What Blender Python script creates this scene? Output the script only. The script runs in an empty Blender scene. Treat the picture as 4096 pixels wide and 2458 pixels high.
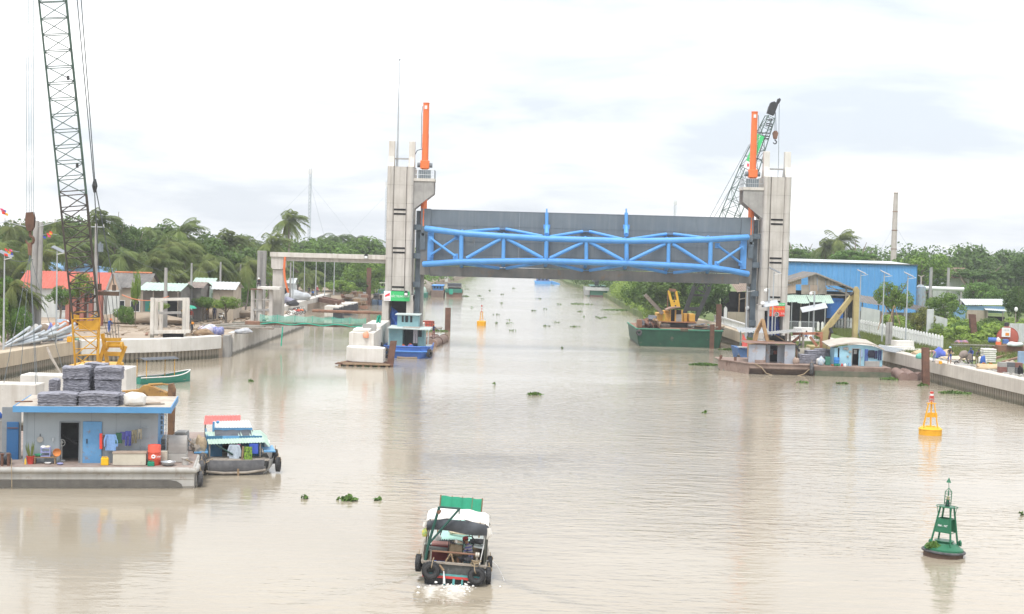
import bpy,bmesh,math,random
import numpy as np
from mathutils import Vector as Vr,Matrix,Euler
R=math.radians
random.seed(7)
np.random.seed(7)
S=bpy.context.scene
COL=S.collection
CAM_H=12.5
LENS_PX,CX,CY=5797.0,2048.0,1229.0
cd=bpy.data.cameras.new('camera')
cam=bpy.data.objects.new('camera',cd)
COL.objects.link(cam)
cd.sensor_width=36.0
cd.lens=36.0*LENS_PX/4096.0
cd.clip_start,cd.clip_end=0.5,6000
CROT=Matrix.Rotation(R(90-2.57),3,'X')@Matrix.Rotation(R(1.55),3,'Z')
cam.location=(0,0,CAM_H)
cam.rotation_euler=CROT.to_euler()
S.camera=cam
SUN_EL,SUN_AZ=62,200
w=bpy.data.worlds.new('World')
S.world=w
w.use_nodes=1
nt=w.node_tree
N,L=nt.nodes,nt.links
bg=N['Background']
sky=N.new('ShaderNodeTexSky')
sky.sky_type='NISHITA'
sky.sun_disc=0
sky.sun_elevation=R(SUN_EL)
sky.sun_rotation=R(SUN_AZ)
tc=N.new('ShaderNodeTexCoord')
sep=N.new('ShaderNodeSeparateXYZ')
L.new(tc.outputs['Generated'],sep.inputs[0])
den=N.new('ShaderNodeMath');den.operation='ADD';den.inputs[1].default_value=0.16
ab=N.new('ShaderNodeMath');ab.operation='ABSOLUTE'
L.new(sep.outputs[2],ab.inputs[0]);L.new(ab.outputs[0],den.inputs[0])
dv=N.new('ShaderNodeVectorMath');dv.operation='SCALE'
inv=N.new('ShaderNodeMath');inv.operation='DIVIDE';inv.inputs[0].default_value=1.0
L.new(den.outputs[0],inv.inputs[1])
L.new(tc.outputs['Generated'],dv.inputs[0]);L.new(inv.outputs[0],dv.inputs['Scale'])
cn=N.new('ShaderNodeTexNoise')
cn.inputs['Scale'].default_value=1.15
cn.inputs['Detail'].default_value=6
cn.inputs['Roughness'].default_value=0.55
cn.inputs['Distortion'].default_value=0.25
mp=N.new('ShaderNodeMapping')
mp.inputs['Location'].default_value=(3.1,1.7,0.4)
mp.inputs['Scale'].default_value=(1.0,1.0,1.6)
L.new(dv.outputs[0],mp.inputs['Vector'])
L.new(mp.outputs[0],cn.inputs['Vector'])
cr=N.new('ShaderNodeValToRGB')
e=cr.color_ramp.elements
e[0].position,e[0].color=0.36,(0.53,0.57,0.625,1)
e[1].position,e[1].color=0.64,(1.14,1.11,1.095,1)
m_=cr.color_ramp.elements.new(0.5);m_.color=(0.72,0.745,0.775,1)
L.new(cn.outputs['Fac'],cr.inputs[0])
sc_=N.new('ShaderNodeMix');sc_.data_type='RGBA';sc_.blend_type='MULTIPLY';sc_.inputs[0].default_value=1
sc_.inputs[7].default_value=(10.2,10.2,10.2,1)
L.new(cr.outputs[0],sc_.inputs[6])
mx=N.new('ShaderNodeMix');mx.data_type='RGBA';mx.inputs[0].default_value=0.9
L.new(sky.outputs[0],mx.inputs[6]);L.new(sc_.outputs[2],mx.inputs[7])
el=N.new('ShaderNodeMapRange');el.inputs[1].default_value=0;el.inputs[2].default_value=1;el.inputs[3].default_value=0.84;el.inputs[4].default_value=1.35
L.new(ab.outputs[0],el.inputs[0])
zs=N.new('ShaderNodeVectorMath');zs.operation='SCALE'
L.new(mx.outputs[2],zs.inputs[0]);L.new(el.outputs[0],zs.inputs['Scale'])
L.new(zs.outputs[0],bg.inputs[0])
bg.inputs[1].default_value=0.1
sl=bpy.data.lights.new('sun','SUN')
sl.energy=1.5
sl.angle=R(14)
sl.color=(1.0,0.96,0.90)
sun=bpy.data.objects.new('sun',sl)
COL.objects.link(sun)
_d=Vr((math.sin(R(SUN_AZ))*math.cos(R(SUN_EL)),math.cos(R(SUN_AZ))*math.cos(R(SUN_EL)),math.sin(R(SUN_EL))))
sun.rotation_euler=_d.to_track_quat('Z','Y').to_euler()
S.view_settings.view_transform='Standard'
S.view_settings.look='None'
S.view_settings.exposure=0.86
S.view_settings.gamma=1
S.view_settings.use_curve_mapping=0
S.cycles.max_bounces=6
S.cycles.diffuse_bounces=2
S.cycles.glossy_bounces=3
S.cycles.transparent_max_bounces=8
S.cycles.volume_bounces=0
S.cycles.caustics_reflective=0
S.cycles.caustics_refractive=0
def ray(x,y):
 return CROT@Vr(((x-CX)/LENS_PX,-(y-CY)/LENS_PX,-1.0))
def W(x,y,z=0.0):
 d=ray(x,y)
 t=(z-CAM_H)/d.z
 return Vr((d.x*t,d.y*t,z))
def D(x,y,Y):
 d=ray(x,y)
 t=Y/d.y
 return Vr((d.x*t,Y,CAM_H+d.z*t))
MATS={}
def mat(name,c,c2=None,ro=0.75,metal=0.0,sc=1.5,rust=0.0,sk=0.0,bump=0.0,rC=(0.16,0.07,0.035),spec=0.4,bsc=None,skc=None,emit=None,transl=0.0,objrand=0.0,detail=5.0,tide=0.0):
 if name in MATS:
  return MATS[name]
 m=bpy.data.materials.new(name)
 m.use_nodes=1
 nt=m.node_tree;N,L=nt.nodes,nt.links
 b=N['Principled BSDF']
 b.inputs['Roughness'].default_value=ro
 b.inputs['Metallic'].default_value=metal
 b.inputs['Specular IOR Level'].default_value=spec
 if c2 is None:
  c2=tuple(x*0.78 for x in c)
 tc=N.new('ShaderNodeTexCoord')
 vec=tc.outputs['Object']
 n1=N.new('ShaderNodeTexNoise');n1 .inputs['Scale'].default_value=sc;n1 .inputs['Detail'].default_value=detail
 n1 .inputs['Roughness'].default_value=0.6
 L.new(vec,n1 .inputs['Vector'])
 r1=N.new('ShaderNodeValToRGB')
 r1 .color_ramp.elements[0].position=0.32;r1 .color_ramp.elements[0].color=(*c2,1)
 r1 .color_ramp.elements[1].position=0.66;r1 .color_ramp.elements[1].color=(*c,1)
 L.new(n1 .outputs['Fac'],r1 .inputs[0])
 col=r1 .outputs[0]
 def mixin(fac,colour,col,amt):
  mx=N.new('ShaderNodeMix');mx.data_type='RGBA'
  mm=N.new('ShaderNodeMath');mm.operation='MULTIPLY';mm.inputs[1].default_value=amt
  L.new(fac,mm.inputs[0]);L.new(mm.outputs[0],mx.inputs[0])
  L.new(col,mx.inputs[6]);mx.inputs[7].default_value=(*colour,1)
  return mx.outputs[2]
 if sk:
  mp=N.new('ShaderNodeMapping');mp.inputs['Scale'].default_value=(2.2,2.2,0.12)
  L.new(vec,mp.inputs['Vector'])
  n2=N.new('ShaderNodeTexNoise');n2 .inputs['Scale'].default_value=1.6;n2 .inputs['Detail'].default_value=4
  L.new(mp.outputs[0],n2 .inputs['Vector'])
  r2=N.new('ShaderNodeMapRange');r2 .inputs[1].default_value=0.48;r2 .inputs[2].default_value=0.72
  L.new(n2 .outputs['Fac'],r2 .inputs[0])
  col=mixin(r2 .outputs[0],skc or tuple(x*0.55 for x in c),col,sk)
 if rust:
  n3=N.new('ShaderNodeTexNoise');n3 .inputs['Scale'].default_value=sc*1.7;n3 .inputs['Detail'].default_value=8
  n3 .inputs['Roughness'].default_value=0.68
  L.new(vec,n3 .inputs['Vector'])
  r3=N.new('ShaderNodeMapRange');r3 .inputs[1].default_value=0.66-0.28*rust;r3 .inputs[2].default_value=0.76-0.22*rust
  L.new(n3 .outputs['Fac'],r3 .inputs[0])
  col=mixin(r3 .outputs[0],rC,col,0.85)
 if tide:
  sz=N.new('ShaderNodeSeparateXYZ');L.new(vec,sz.inputs[0])
  ta=N.new('ShaderNodeMath');ta.operation='MULTIPLY_ADD';ta.inputs[1].default_value=.5;L.new(n1 .outputs['Fac'],ta.inputs[0]);L.new(sz.outputs[2],ta.inputs[2])
  rt=N.new('ShaderNodeMapRange');rt.inputs[1].default_value=tide+.35;rt.inputs[2].default_value=tide+.15;L.new(ta.outputs[0],rt.inputs[0])
  col=mixin(rt.outputs[0],(0.085,0.08,0.05),col,.75)
 if objrand:
  oi=N.new('ShaderNodeObjectInfo')
  hs=N.new('ShaderNodeHueSaturation')
  mr=N.new('ShaderNodeMapRange');mr.inputs[3].default_value=1-objrand;mr.inputs[4].default_value=1+objrand
  L.new(oi.outputs['Random'],mr.inputs[0]);L.new(mr.outputs[0],hs.inputs['Value'])
  mr2=N.new('ShaderNodeMapRange');mr2 .inputs[3].default_value=0.5-objrand*0.06;mr2 .inputs[4].default_value=0.5+objrand*0.05
  ml=N.new('ShaderNodeMath');ml.operation='FRACT';mk=N.new('ShaderNodeMath');mk.operation='MULTIPLY';mk.inputs[1].default_value=7.31
  L.new(oi.outputs['Random'],mk.inputs[0]);L.new(mk.outputs[0],ml.inputs[0]);L.new(ml.outputs[0],mr2 .inputs[0]);L.new(mr2 .outputs[0],hs.inputs['Hue'])
  L.new(col,hs.inputs['Color']);col=hs.outputs[0]
 L.new(col,b.inputs['Base Color'])
 if bump:
  n4=N.new('ShaderNodeTexNoise');n4 .inputs['Scale'].default_value=bsc or sc*6;n4 .inputs['Detail'].default_value=6
  L.new(vec,n4 .inputs['Vector'])
  bp=N.new('ShaderNodeBump');bp.inputs['Strength'].default_value=bump;bp.inputs['Distance'].default_value=0.05
  L.new(n4 .outputs['Fac'],bp.inputs['Height']);L.new(bp.outputs[0],b.inputs['Normal'])
 if emit:
  b.inputs['Emission Color'].default_value=(*emit[0],1);b.inputs['Emission Strength'].default_value=emit[1]
 if transl:
  out=N['Material Output']
  tb=N.new('ShaderNodeBsdfTranslucent');L.new(col,tb.inputs[0])
  ms=N.new('ShaderNodeMixShader');ms.inputs[0].default_value=transl
  L.new(b.outputs[0],ms.inputs[1]);L.new(tb.outputs[0],ms.inputs[2]);L.new(ms.outputs[0],out.inputs[0])
 MATS[name]=m
 return m
c0=mat('concrete',(0.58,0.55,0.51),(0.46,0.43,0.39),ro=0.9,sc=0.5,sk=0.65,bump=0.25,bsc=9,skc=(0.34,0.31,0.27))
cp=mat('concrete_pale',(0.68,0.65,0.60),(0.55,0.52,0.47),ro=0.9,sc=0.6,sk=0.5,bump=0.2,bsc=9,skc=(0.40,0.35,0.29),tide=.25)
cw=mat('concrete_white',(0.72,0.70,0.66),(0.60,0.58,0.53),ro=0.9,sc=0.6,sk=0.3,bump=0.15,skc=(0.5,0.46,0.4))
cg=mat('concrete_grey',(0.40,0.39,0.37),(0.28,0.27,0.26),ro=0.9,sc=0.8,sk=0.5,bump=0.2)
concrete_joint=mat('concrete_joint',(0.36,0.33,0.30),ro=0.95)
pile_mat=mat('pile_concrete',(0.38,0.34,0.27),(0.24,0.21,0.165),ro=0.9,sc=0.9,sk=0.6,tide=.3,bump=0.2,skc=(0.13,0.11,0.08))
pile_dark=mat('pile_joint',(0.09,0.08,0.065),ro=0.95)
steel_gate=mat('gate_steel',(0.16,0.195,0.225),(0.125,0.155,0.18),ro=0.5,sc=0.25,sk=0.38,skc=(0.23,0.25,0.26),spec=0.45,rust=.08,rC=(.2,.19,.17))
steel_gate_low=mat('gate_steel_stained',(0.21,0.20,0.185),(0.135,0.145,0.15),ro=0.65,sc=0.5,rust=0.35,rC=(0.22,0.165,0.12),sk=0.3)
steel_guide=mat('guide_steel',(0.12,0.155,0.185),ro=0.5,sc=0.6)
tb_=mat('truss_blue',(0.105,0.36,0.78),(0.08,0.29,0.66),ro=0.42,sc=0.7,sk=.3,skc=(.14,.36,.68),rust=.06,rC=(.16,.26,.4),spec=0.5)
truss_blue_d=mat('truss_blue_weathered',(0.10,0.33,0.72),(0.08,0.27,0.62),ro=0.5,sc=0.9,rust=0.12,rC=(0.12,0.2,0.3))
orange=mat('orange_paint',(0.86,0.20,0.055),(0.78,0.17,0.045),ro=0.4,sc=0.7)
grey_paint=mat('grey_paint',(0.20,0.235,0.26),ro=0.5)
wp=mat('white_paint',(0.80,0.80,0.78),(0.68,0.68,0.66),ro=0.55,sc=1.2)
gv=mat('galvanised',(0.52,0.55,0.57),(0.42,0.45,0.47),ro=0.42,metal=0.35,sc=1.5)
rY=mat('rusty_steel',(0.20,0.10,0.065),(0.11,0.06,0.045),ro=0.85,sc=2.0,sk=0.3,bump=0.2)
rL=mat('rusty_steel_light',(0.30,0.16,0.10),(0.18,0.10,0.07),ro=0.85,sc=2.0,sk=0.3,bump=0.2)
ds=mat('dark_steel',(0.045,0.048,0.052),(0.03,0.03,0.03),ro=0.6,sc=2)
crane_lattice=mat('crane_lattice',(0.085,0.075,0.06),(0.05,0.045,0.04),ro=0.6,sc=1.0,rust=0.35,rC=(0.09,0.06,0.045))
crane_lattice_g=mat('crane_lattice_green',(0.085,0.15,0.12),(0.06,0.09,0.075),ro=0.6,sc=1.0,rust=0.2,rC=(0.1,0.09,0.07))
cyw=mat('crane_yellow',(0.70,0.38,0.03),(0.56,0.29,0.025),ro=0.5,sc=1.6,rust=0.12,rC=(0.25,0.13,0.05))
ca=mat('cable',(0.10,0.12,0.13),ro=0.5)
cable_pale=mat('cable_pale',(0.38,0.44,0.47),ro=0.5)
rope=mat('rope',(0.42,0.33,0.22),(0.30,0.23,0.15),ro=0.95,sc=8)
rbb=mat('rubber',(0.035,0.035,0.037),(0.055,0.055,0.057),ro=0.8,sc=4,bump=0.4,bsc=30)
ro_=mat('rubber_old',(0.13,0.13,0.135),(0.06,0.06,0.065),ro=0.85,sc=4,bump=0.3,bsc=20)
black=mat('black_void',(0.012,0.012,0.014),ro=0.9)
wd_=mat('wood',(0.33,0.23,0.14),(0.20,0.135,0.08),ro=0.85,sc=3,bump=0.2)
wg=mat('wood_grey',(0.36,0.32,0.27),(0.22,0.19,0.16),ro=0.9,sc=3,bump=0.2)
earth=mat('earth',(0.36,0.29,0.22),(0.23,0.18,0.13),ro=0.95,sc=0.35,bump=0.6,bsc=2)
sand=mat('sand',(0.58,0.45,0.29),(0.45,0.34,0.21),ro=0.95,sc=1,bump=0.4)
grey_mesh=mat('wire_mesh_grey',(0.36,0.36,0.41),(0.17,0.17,0.20),ro=0.7,sc=6,bump=0.8,bsc=26)
_n=grey_mesh.node_tree.nodes;_m=_n.new('ShaderNodeMapping');_m.inputs['Scale'].default_value=(1.2,1.2,6.5)
_t=[x for x in _n if x.type=='TEX_NOISE'][0];grey_mesh.node_tree.links.new([x for x in _n if x.type=='TEX_COORD'][0].outputs['Object'],_m.inputs['Vector']);grey_mesh.node_tree.links.new(_m.outputs[0],_t.inputs['Vector'])
tw=mat('tarpaulin_white',(0.74,0.72,0.68),(0.62,0.59,0.54),ro=0.7,sc=2,bump=0.4,bsc=4)
tarp_grey=mat('tarpaulin_grey',(0.085,0.095,0.11),(0.05,0.055,0.065),ro=0.6,sc=2,bump=0.4,bsc=4)
tarp_blue=mat('tarpaulin_blue',(0.05,0.16,0.55),(0.03,0.10,0.40),ro=0.6,sc=2,bump=0.4,bsc=4)
tarp_red=mat('tarpaulin_red',(0.72,0.13,0.11),(0.60,0.10,0.085),ro=0.6,sc=2,bump=0.3,bsc=4)
net_green=mat('netting_green',(0.03,0.40,0.27),(0.02,0.33,0.22),ro=0.7,sc=2)
red_paint=mat('red_paint',(0.62,0.07,0.05),(0.50,0.055,0.04),ro=0.5,sc=2)
yellow_buoy_m=mat('buoy_yellow',(0.83,0.43,0.02),(0.74,0.36,0.015),ro=0.5,sc=2)
gbm=mat('buoy_green',(0.02,0.155,0.075),(0.015,0.12,0.06),ro=0.38,sc=2)
rust_brown=mat('rust_brown',(0.12,0.075,0.055),ro=0.8,sc=3)
skin_m=mat('skin',(0.36,0.19,0.11),(0.31,0.16,0.09),ro=0.6,sc=6)
class MB:
 def __init__(s):
  s.v,s.f,s.mi=[],[],[]
  s.cur=0
 def add(s,vs,fs):
  o=len(s.v)
  s.v.extend([tuple(p)for p in vs])
  for f in fs:
   s.f.append([i+o for i in f]);s.mi.append(s.cur)
  return s
 def m(s,i):
  s.cur=i;return s
 def box(s,c,d,rz=0.0,rot=None):
  x,y,z=d[0]/2,d[1]/2,d[2]/2
  M=rot if rot is not None else Matrix.Rotation(rz,3,'Z')
  c=Vr(c)
  vs=[c+M@Vr(p)for p in((-x,-y,-z),(x,-y,-z),(x,y,-z),(-x,y,-z),(-x,-y,z),(x,-y,z),(x,y,z),(-x,y,z))]
  return s.add(vs,[(0,3,2,1),(4,5,6,7),(0,1,5,4),(1,2,6,5),(2,3,7,6),(3,0,4,7)])
 def beam(s,p,q,wd,ht,up=(0,0,1)):
  p,q=Vr(p),Vr(q)
  d=(q-p).normalized()
  up=Vr(up)
  if abs(d.dot(up))>0.97:up=Vr((0,1,0))
  sx=d.cross(up).normalized()*wd/2
  sz=sx.cross(d).normalized()*ht/2
  vs=[p-sx-sz,p+sx-sz,p+sx+sz,p-sx+sz,q-sx-sz,q+sx-sz,q+sx+sz,q-sx+sz]
  return s.add(vs,[(0,1,2,3),(7,6,5,4),(4,5,1,0),(5,6,2,1),(6,7,3,2),(7,4,0,3)])
 def tube(s,pts,r,n=8,cap=1,closed=0):
  pts=[Vr(p)for p in pts]
  rs=r if isinstance(r,(list,tuple))else[r]*len(pts)
  k=len(pts)
  d0=(pts[1]-pts[0]).normalized()
  up=Vr((0,0,1))if abs(d0 .z)<0.9 else Vr((0,1,0))
  u=d0 .cross(up).normalized()
  vs=[]
  for i,p in enumerate(pts):
   if closed:d=pts[(i+1)%k]-pts[i-1]
   elif i==0:d=pts[1]-pts[0]
   elif i==k-1:d=pts[-1]-pts[-2]
   else:d=(pts[i+1]-p).normalized()+(p-pts[i-1]).normalized()
   d=d.normalized()if d.length>1e-9 else d0
   u=(u-d*u.dot(d))
   u=u.normalized()if u.length>1e-6 else d.orthogonal().normalized()
   v=d.cross(u)
   for j in range(n):
    a=2*math.pi*j/n
    vs.append(p+(u*math.cos(a)+v*math.sin(a))*rs[i])
  fs=[]
  for i in range(k if closed else k-1):
   i2=(i+1)%k
   for j in range(n):
    j2=(j+1)%n
    fs.append((i*n+j,i*n+j2,i2*n+j2,i2*n+j))
  if cap and not closed:
   fs.append(tuple(range(n))[::-1]);fs.append(tuple((k-1)*n+j for j in range(n)))
  return s.add(vs,fs)
 def cyl(s,p,q,r,r2=None,n=12,cap=1):
  return s.tube([p,q],[r,r if r2 is None else r2],n,cap)
 def lathe(s,prof,n=20,c=(0,0,0),cap=1,sx=1.0,sy=1.0):
  vs,fs=[],[]
  for r_,z in prof:
   for j in range(n):
    a=2*math.pi*j/n
    vs.append((c[0]+r_*math.cos(a)*sx,c[1]+r_*math.sin(a)*sy,c[2]+z))
  for i in range(len(prof)-1):
   for j in range(n):
    j2=(j+1)%n
    fs.append((i*n+j,i*n+j2,(i+1)*n+j2,(i+1)*n+j))
  if cap:
   fs.append(tuple(range(n))[::-1]);fs.append(tuple((len(prof)-1)*n+j for j in range(n)))
  return s.add(vs,fs)
 def ext(s,pts,vec):
  pts=[Vr(p)for p in pts];vec=Vr(vec);n=len(pts)
  vs=pts+[p+vec for p in pts]
  fs=[tuple(range(n))[::-1],tuple(range(n,2*n))]
  for i in range(n):
   j=(i+1)%n
   fs.append((i,j,n+j,n+i))
  return s.add(vs,fs)
 def prism(s,po,z0,z1):
  return s.ext([(x,y,z0)for x,y in po],(0,0,z1-z0))
 def grid(s,fn,nu,nv):
  vs=[fn(i/nu,j/nv)for i in range(nu+1)for j in range(nv+1)]
  fs=[(i*(nv+1)+j,(i+1)*(nv+1)+j,(i+1)*(nv+1)+j+1,i*(nv+1)+j+1)for i in range(nu)for j in range(nv)]
  return s.add(vs,fs)
 def ball(s,c,r,nu=12,nv=7,jit=0.0):
  if not isinstance(r,(tuple,list)):r=(r,r,r)
  vs=[(c[0],c[1],c[2]-r[2])]
  for i in range(1,nv):
   t=math.pi*i/nv
   for j in range(nu):
    a=2*math.pi*j/nu
    k=1+random.uniform(-jit,jit)
    vs.append((c[0]+k*r[0]*math.sin(t)*math.cos(a),c[1]+k*r[1]*math.sin(t)*math.sin(a),c[2]-k*r[2]*math.cos(t)))
  vs.append((c[0],c[1],c[2]+r[2]))
  fs=[]
  for j in range(nu):fs.append((0,1+(j+1)%nu,1+j))
  for i in range(nv-2):
   for j in range(nu):
    a,b=1+i*nu+j,1+i*nu+(j+1)%nu
    fs.append((a,b,b+nu,a+nu))
  t=len(vs)-1
  for j in range(nu):fs.append((t-nu+j,t-nu+(j+1)%nu,t))
  return s.add(vs,fs)
 def torus(s,c,axis,Rr,r,n=24,m=10):
  ax=Vr(axis).normalized();u=ax.orthogonal().normalized();v=ax.cross(u)
  c=Vr(c)
  pts=[c+(u*math.cos(2*math.pi*i/n)+v*math.sin(2*math.pi*i/n))*Rr for i in range(n)]
  return s.tube(pts,r,m,closed=1)
 def mesh(s,name,mats,off=None,sm=0,autosmooth=None):
  me=bpy.data.meshes.new(name)
  v=s.v if off is None else[(p[0]-off[0],p[1]-off[1],p[2]-off[2])for p in s.v]
  me.from_pydata(v,[],s.f)
  ms=mats if isinstance(mats,(list,tuple))else[mats]
  for m in ms:me.materials.append(m)
  if len(ms)>1:me.polygons.foreach_set('material_index',s.mi)
  me.update()
  bm=bmesh.new();bm.from_mesh(me)
  bmesh.ops.recalc_face_normals(bm,faces=bm.faces)
  bm.to_mesh(me);bm.free()
  if sm:
   me.polygons.foreach_set('use_smooth',[1]*len(me.polygons))
   me.set_sharp_from_angle(angle=R(40))
  return me
def tag(o,label=None,cat=None,group=None,kind=None):
 if label:o['label']=label
 if cat:o['category']=cat
 if group:o['group']=group
 if kind:o['kind']=kind
 return o
def TH(name,label,cat,loc=(0,0,0),rz=0.0,group=None):
 o=bpy.data.objects.new(name,None)
 o.empty_display_size=0.3
 COL.objects.link(o)
 o.location=loc;o.rotation_euler=(0,0,rz)
 return tag(o,label,cat,group)
def rootloc(o):
 p=Vr(o.location)
 q=o.parent
 while q is not None:
  p+=Vr(q.location);q=q.parent
 return p
def pa(name,mb,m,parent,lc=0,sm=0,loc=None,bv=0.0):
 """A mesh under `parent`.  World coordinates unless local (parent unrotated when world)."""
 off=None if lc else rootloc(parent)
 o=bpy.data.objects.new(name,mb.mesh(name,m,off,sm))
 COL.objects.link(o)
 o.parent=parent
 if loc is not None:o.location=loc
 if bv:bev(o,bv)
 return o
def slo(name,mb,m,label=None,cat=None,group=None,kind=None,sm=0,loc=None,rz=0,bv=0.0):
 """A thing that is one mesh; world-coordinate builder, origin moved to the centre of its foot when loc is None."""
 if loc is None:
  a=np.array(mb.v);lo,hi=a.min(0),a.max(0)
  off=((lo[0]+hi[0])/2,(lo[1]+hi[1])/2,lo[2])
  o=bpy.data.objects.new(name,mb.mesh(name,m,off,sm));o.location=off
 else:
  o=bpy.data.objects.new(name,mb.mesh(name,m,None,sm));o.location=loc;o.rotation_euler=(0,0,rz)
 COL.objects.link(o)
 if bv:bev(o,bv)
 return tag(o,label,cat,group,kind)
def bev(o,wdt,seg=2):
 b=o.modifiers.new('bevel','BEVEL');b.width=wdt;b.segments=seg;b.limit_method='ANGLE';b.angle_limit=R(40)
 return o
def dup(o,parent=None):
 c=o.copy();COL.objects.link(c);c.parent=parent
 for ch in list(o.children):dup(ch,c)
 return c
def clone(o,loc,rz=0.0,label=None,group=None,scale=None):
 c=dup(o);c.location=loc;c.rotation_euler=(0,0,rz)
 if label:c['label']=label
 if group:c['group']=group
 if scale is not None:c.scale=(scale,)*3 if not isinstance(scale,(tuple,list))else scale
 return c
def dupe_part(o,parent,loc,rz=0.0,scale=None,name=None):
 c=o.copy();COL.objects.link(c);c.parent=parent;c.location=loc;c.rotation_euler=(0,0,rz)
 if scale is not None:c.scale=scale
 return c
def ltr(name,text,size,m,parent,loc,rot=(R(90),0,0),depth=0.01,align='CENTER',shear=0.0,fit=None):
 cu=bpy.data.curves.new(name,'FONT')
 cu.body=text;cu.size=size;cu.extrude=depth;cu.align_x=align;cu.align_y='CENTER';cu.shear=shear
 tmp=bpy.data.objects.new(name+'_tmp',cu);COL.objects.link(tmp)
 dg=bpy.context.evaluated_depsgraph_get()
 me=bpy.data.meshes.new_from_object(tmp.evaluated_get(dg))
 bpy.data.objects.remove(tmp)
 if fit:
  xs=[v.co.x for v in me.vertices];k=fit/(max(xs)-min(xs))
  for v in me.vertices:v.co.x*=k
 me.materials.clear();me.materials.append(m)
 o=bpy.data.objects.new(name,me);COL.objects.link(o)
 o.parent=parent;o.location=loc;o.rotation_euler=rot
 return o
def jit(a):return random.uniform(-a,a)
def lr(a,b,t):return a+(b-a)*t
# THE SETTING
BOATX,BOATY=-1.9,52.0
def water_material():
 m=bpy.data.materials.new('muddy_water');m.use_nodes=1
 nt=m.node_tree;N,L=nt.nodes,nt.links
 b=N['Principled BSDF']
 tc=N.new('ShaderNodeTexCoord');vec=tc.outputs['Object']
 n=N.new('ShaderNodeTexNoise');n.inputs['Scale'].default_value=0.05;n.inputs['Detail'].default_value=4
 L.new(vec,n.inputs['Vector'])
 r=N.new('ShaderNodeValToRGB')
 r.color_ramp.elements[0].position=.3;r.color_ramp.elements[0].color=(0.30,0.255,0.19,1)
 r.color_ramp.elements[1].position=.7;r.color_ramp.elements[1].color=(0.37,0.325,0.25,1)
 L.new(n.outputs['Fac'],r.inputs[0])
 at=N.new('ShaderNodeAttribute');at.attribute_name='foam'
 fn=N.new('ShaderNodeTexNoise');fn.inputs['Scale'].default_value=3.2;fn.inputs['Detail'].default_value=7;fn.inputs['Roughness'].default_value=.7
 L.new(vec,fn.inputs['Vector'])
 ad=N.new('ShaderNodeMath');ad.operation='MULTIPLY_ADD';ad.inputs[1].default_value=1.0
 L.new(at.outputs['Fac'],ad.inputs[0]);L.new(fn.outputs['Fac'],ad.inputs[2])
 fr=N.new('ShaderNodeMapRange');fr.inputs[1].default_value=0.9;fr.inputs[2].default_value=1.35
 L.new(ad.outputs[0],fr.inputs[0])
 mx=N.new('ShaderNodeMix');mx.data_type='RGBA'
 L.new(fr.outputs[0],mx.inputs[0]);L.new(r.outputs[0],mx.inputs[6]);mx.inputs[7].default_value=(0.74,0.71,0.66,1)
 L.new(mx.outputs[2],b.inputs['Base Color'])
 b.inputs['IOR'].default_value=1.35
 rr=N.new('ShaderNodeMapRange');rr.inputs[3].default_value=0.09;rr.inputs[4].default_value=0.7
 L.new(fr.outputs[0],rr.inputs[0]);L.new(rr.outputs[0],b.inputs['Roughness'])
 def noise(scale,sx,sy,det):
  mp=N.new('ShaderNodeMapping');mp.inputs['Scale'].default_value=(sx,sy,1)
  mp.inputs['Rotation'].default_value=(0,0,R(9))
  L.new(vec,mp.inputs['Vector'])
  q=N.new('ShaderNodeTexNoise');q.inputs['Scale'].default_value=scale;q.inputs['Detail'].default_value=det
  q.inputs['Roughness'].default_value=.55
  L.new(mp.outputs[0],q.inputs['Vector'])
  return q.outputs['Fac']
 a1=noise(1.0,0.55,1.5,3)
 a2=noise(2.6,0.6,1.3,2)
 pat=noise(0.035,0.6,1.6,3)
 pr=N.new('ShaderNodeMapRange');pr.inputs[1].default_value=.38;pr.inputs[2].default_value=.64;pr.inputs[3].default_value=.25;pr.inputs[4].default_value=1.0
 L.new(pat,pr.inputs[0])
 s1=N.new('ShaderNodeMath');s1 .operation='MULTIPLY_ADD';s1 .inputs[1].default_value=0.35
 L.new(a2,s1 .inputs[0]);L.new(a1,s1 .inputs[2])
 s2=N.new('ShaderNodeMath');s2 .operation='MULTIPLY'
 sx_=N.new('ShaderNodeSeparateXYZ');L.new(vec,sx_.inputs[0])
 lee=N.new('ShaderNodeMapRange');lee.inputs[1].default_value=-15;lee.inputs[2].default_value=-3;lee.inputs[3].default_value=.24;lee.inputs[4].default_value=1
 L.new(sx_.outputs[0],lee.inputs[0])
 pl=N.new('ShaderNodeMath');pl.operation='MULTIPLY';L.new(pr.outputs[0],pl.inputs[0]);L.new(lee.outputs[0],pl.inputs[1])
 L.new(s1 .outputs[0],s2 .inputs[0]);L.new(pl.outputs[0],s2 .inputs[1])
 bp=N.new('ShaderNodeBump');bp.inputs['Strength'].default_value=1.0;bp.inputs['Distance'].default_value=0.095
 L.new(s2 .outputs[0],bp.inputs['Height']);L.new(bp.outputs[0],b.inputs['Normal'])
 return m
def axis(lo,hi,dlo,dhi,fine,coarse):
 out=list(np.arange(dlo,dhi+1e-6,fine))
 x,st=dlo,fine
 while x>lo:st*=coarse;x-=st;out.insert(0,max(x,lo))
 x,st=dhi,fine
 while x<hi:st*=coarse;x+=st;out.append(min(x,hi))
 return np.array(out)
xs=axis(-1600,1600,-11,8,0.22,1.25)
ys=axis(-250,1650,38,66,0.22,1.22)
X,Y=np.meshgrid(xs,ys,indexing='ij')
dx,dy=X-BOATX,(BOATY+0.2)-Y
Z=np.zeros_like(X)
near=(np.abs(dx)<11)&(Y>38)&(Y<66)
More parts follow.
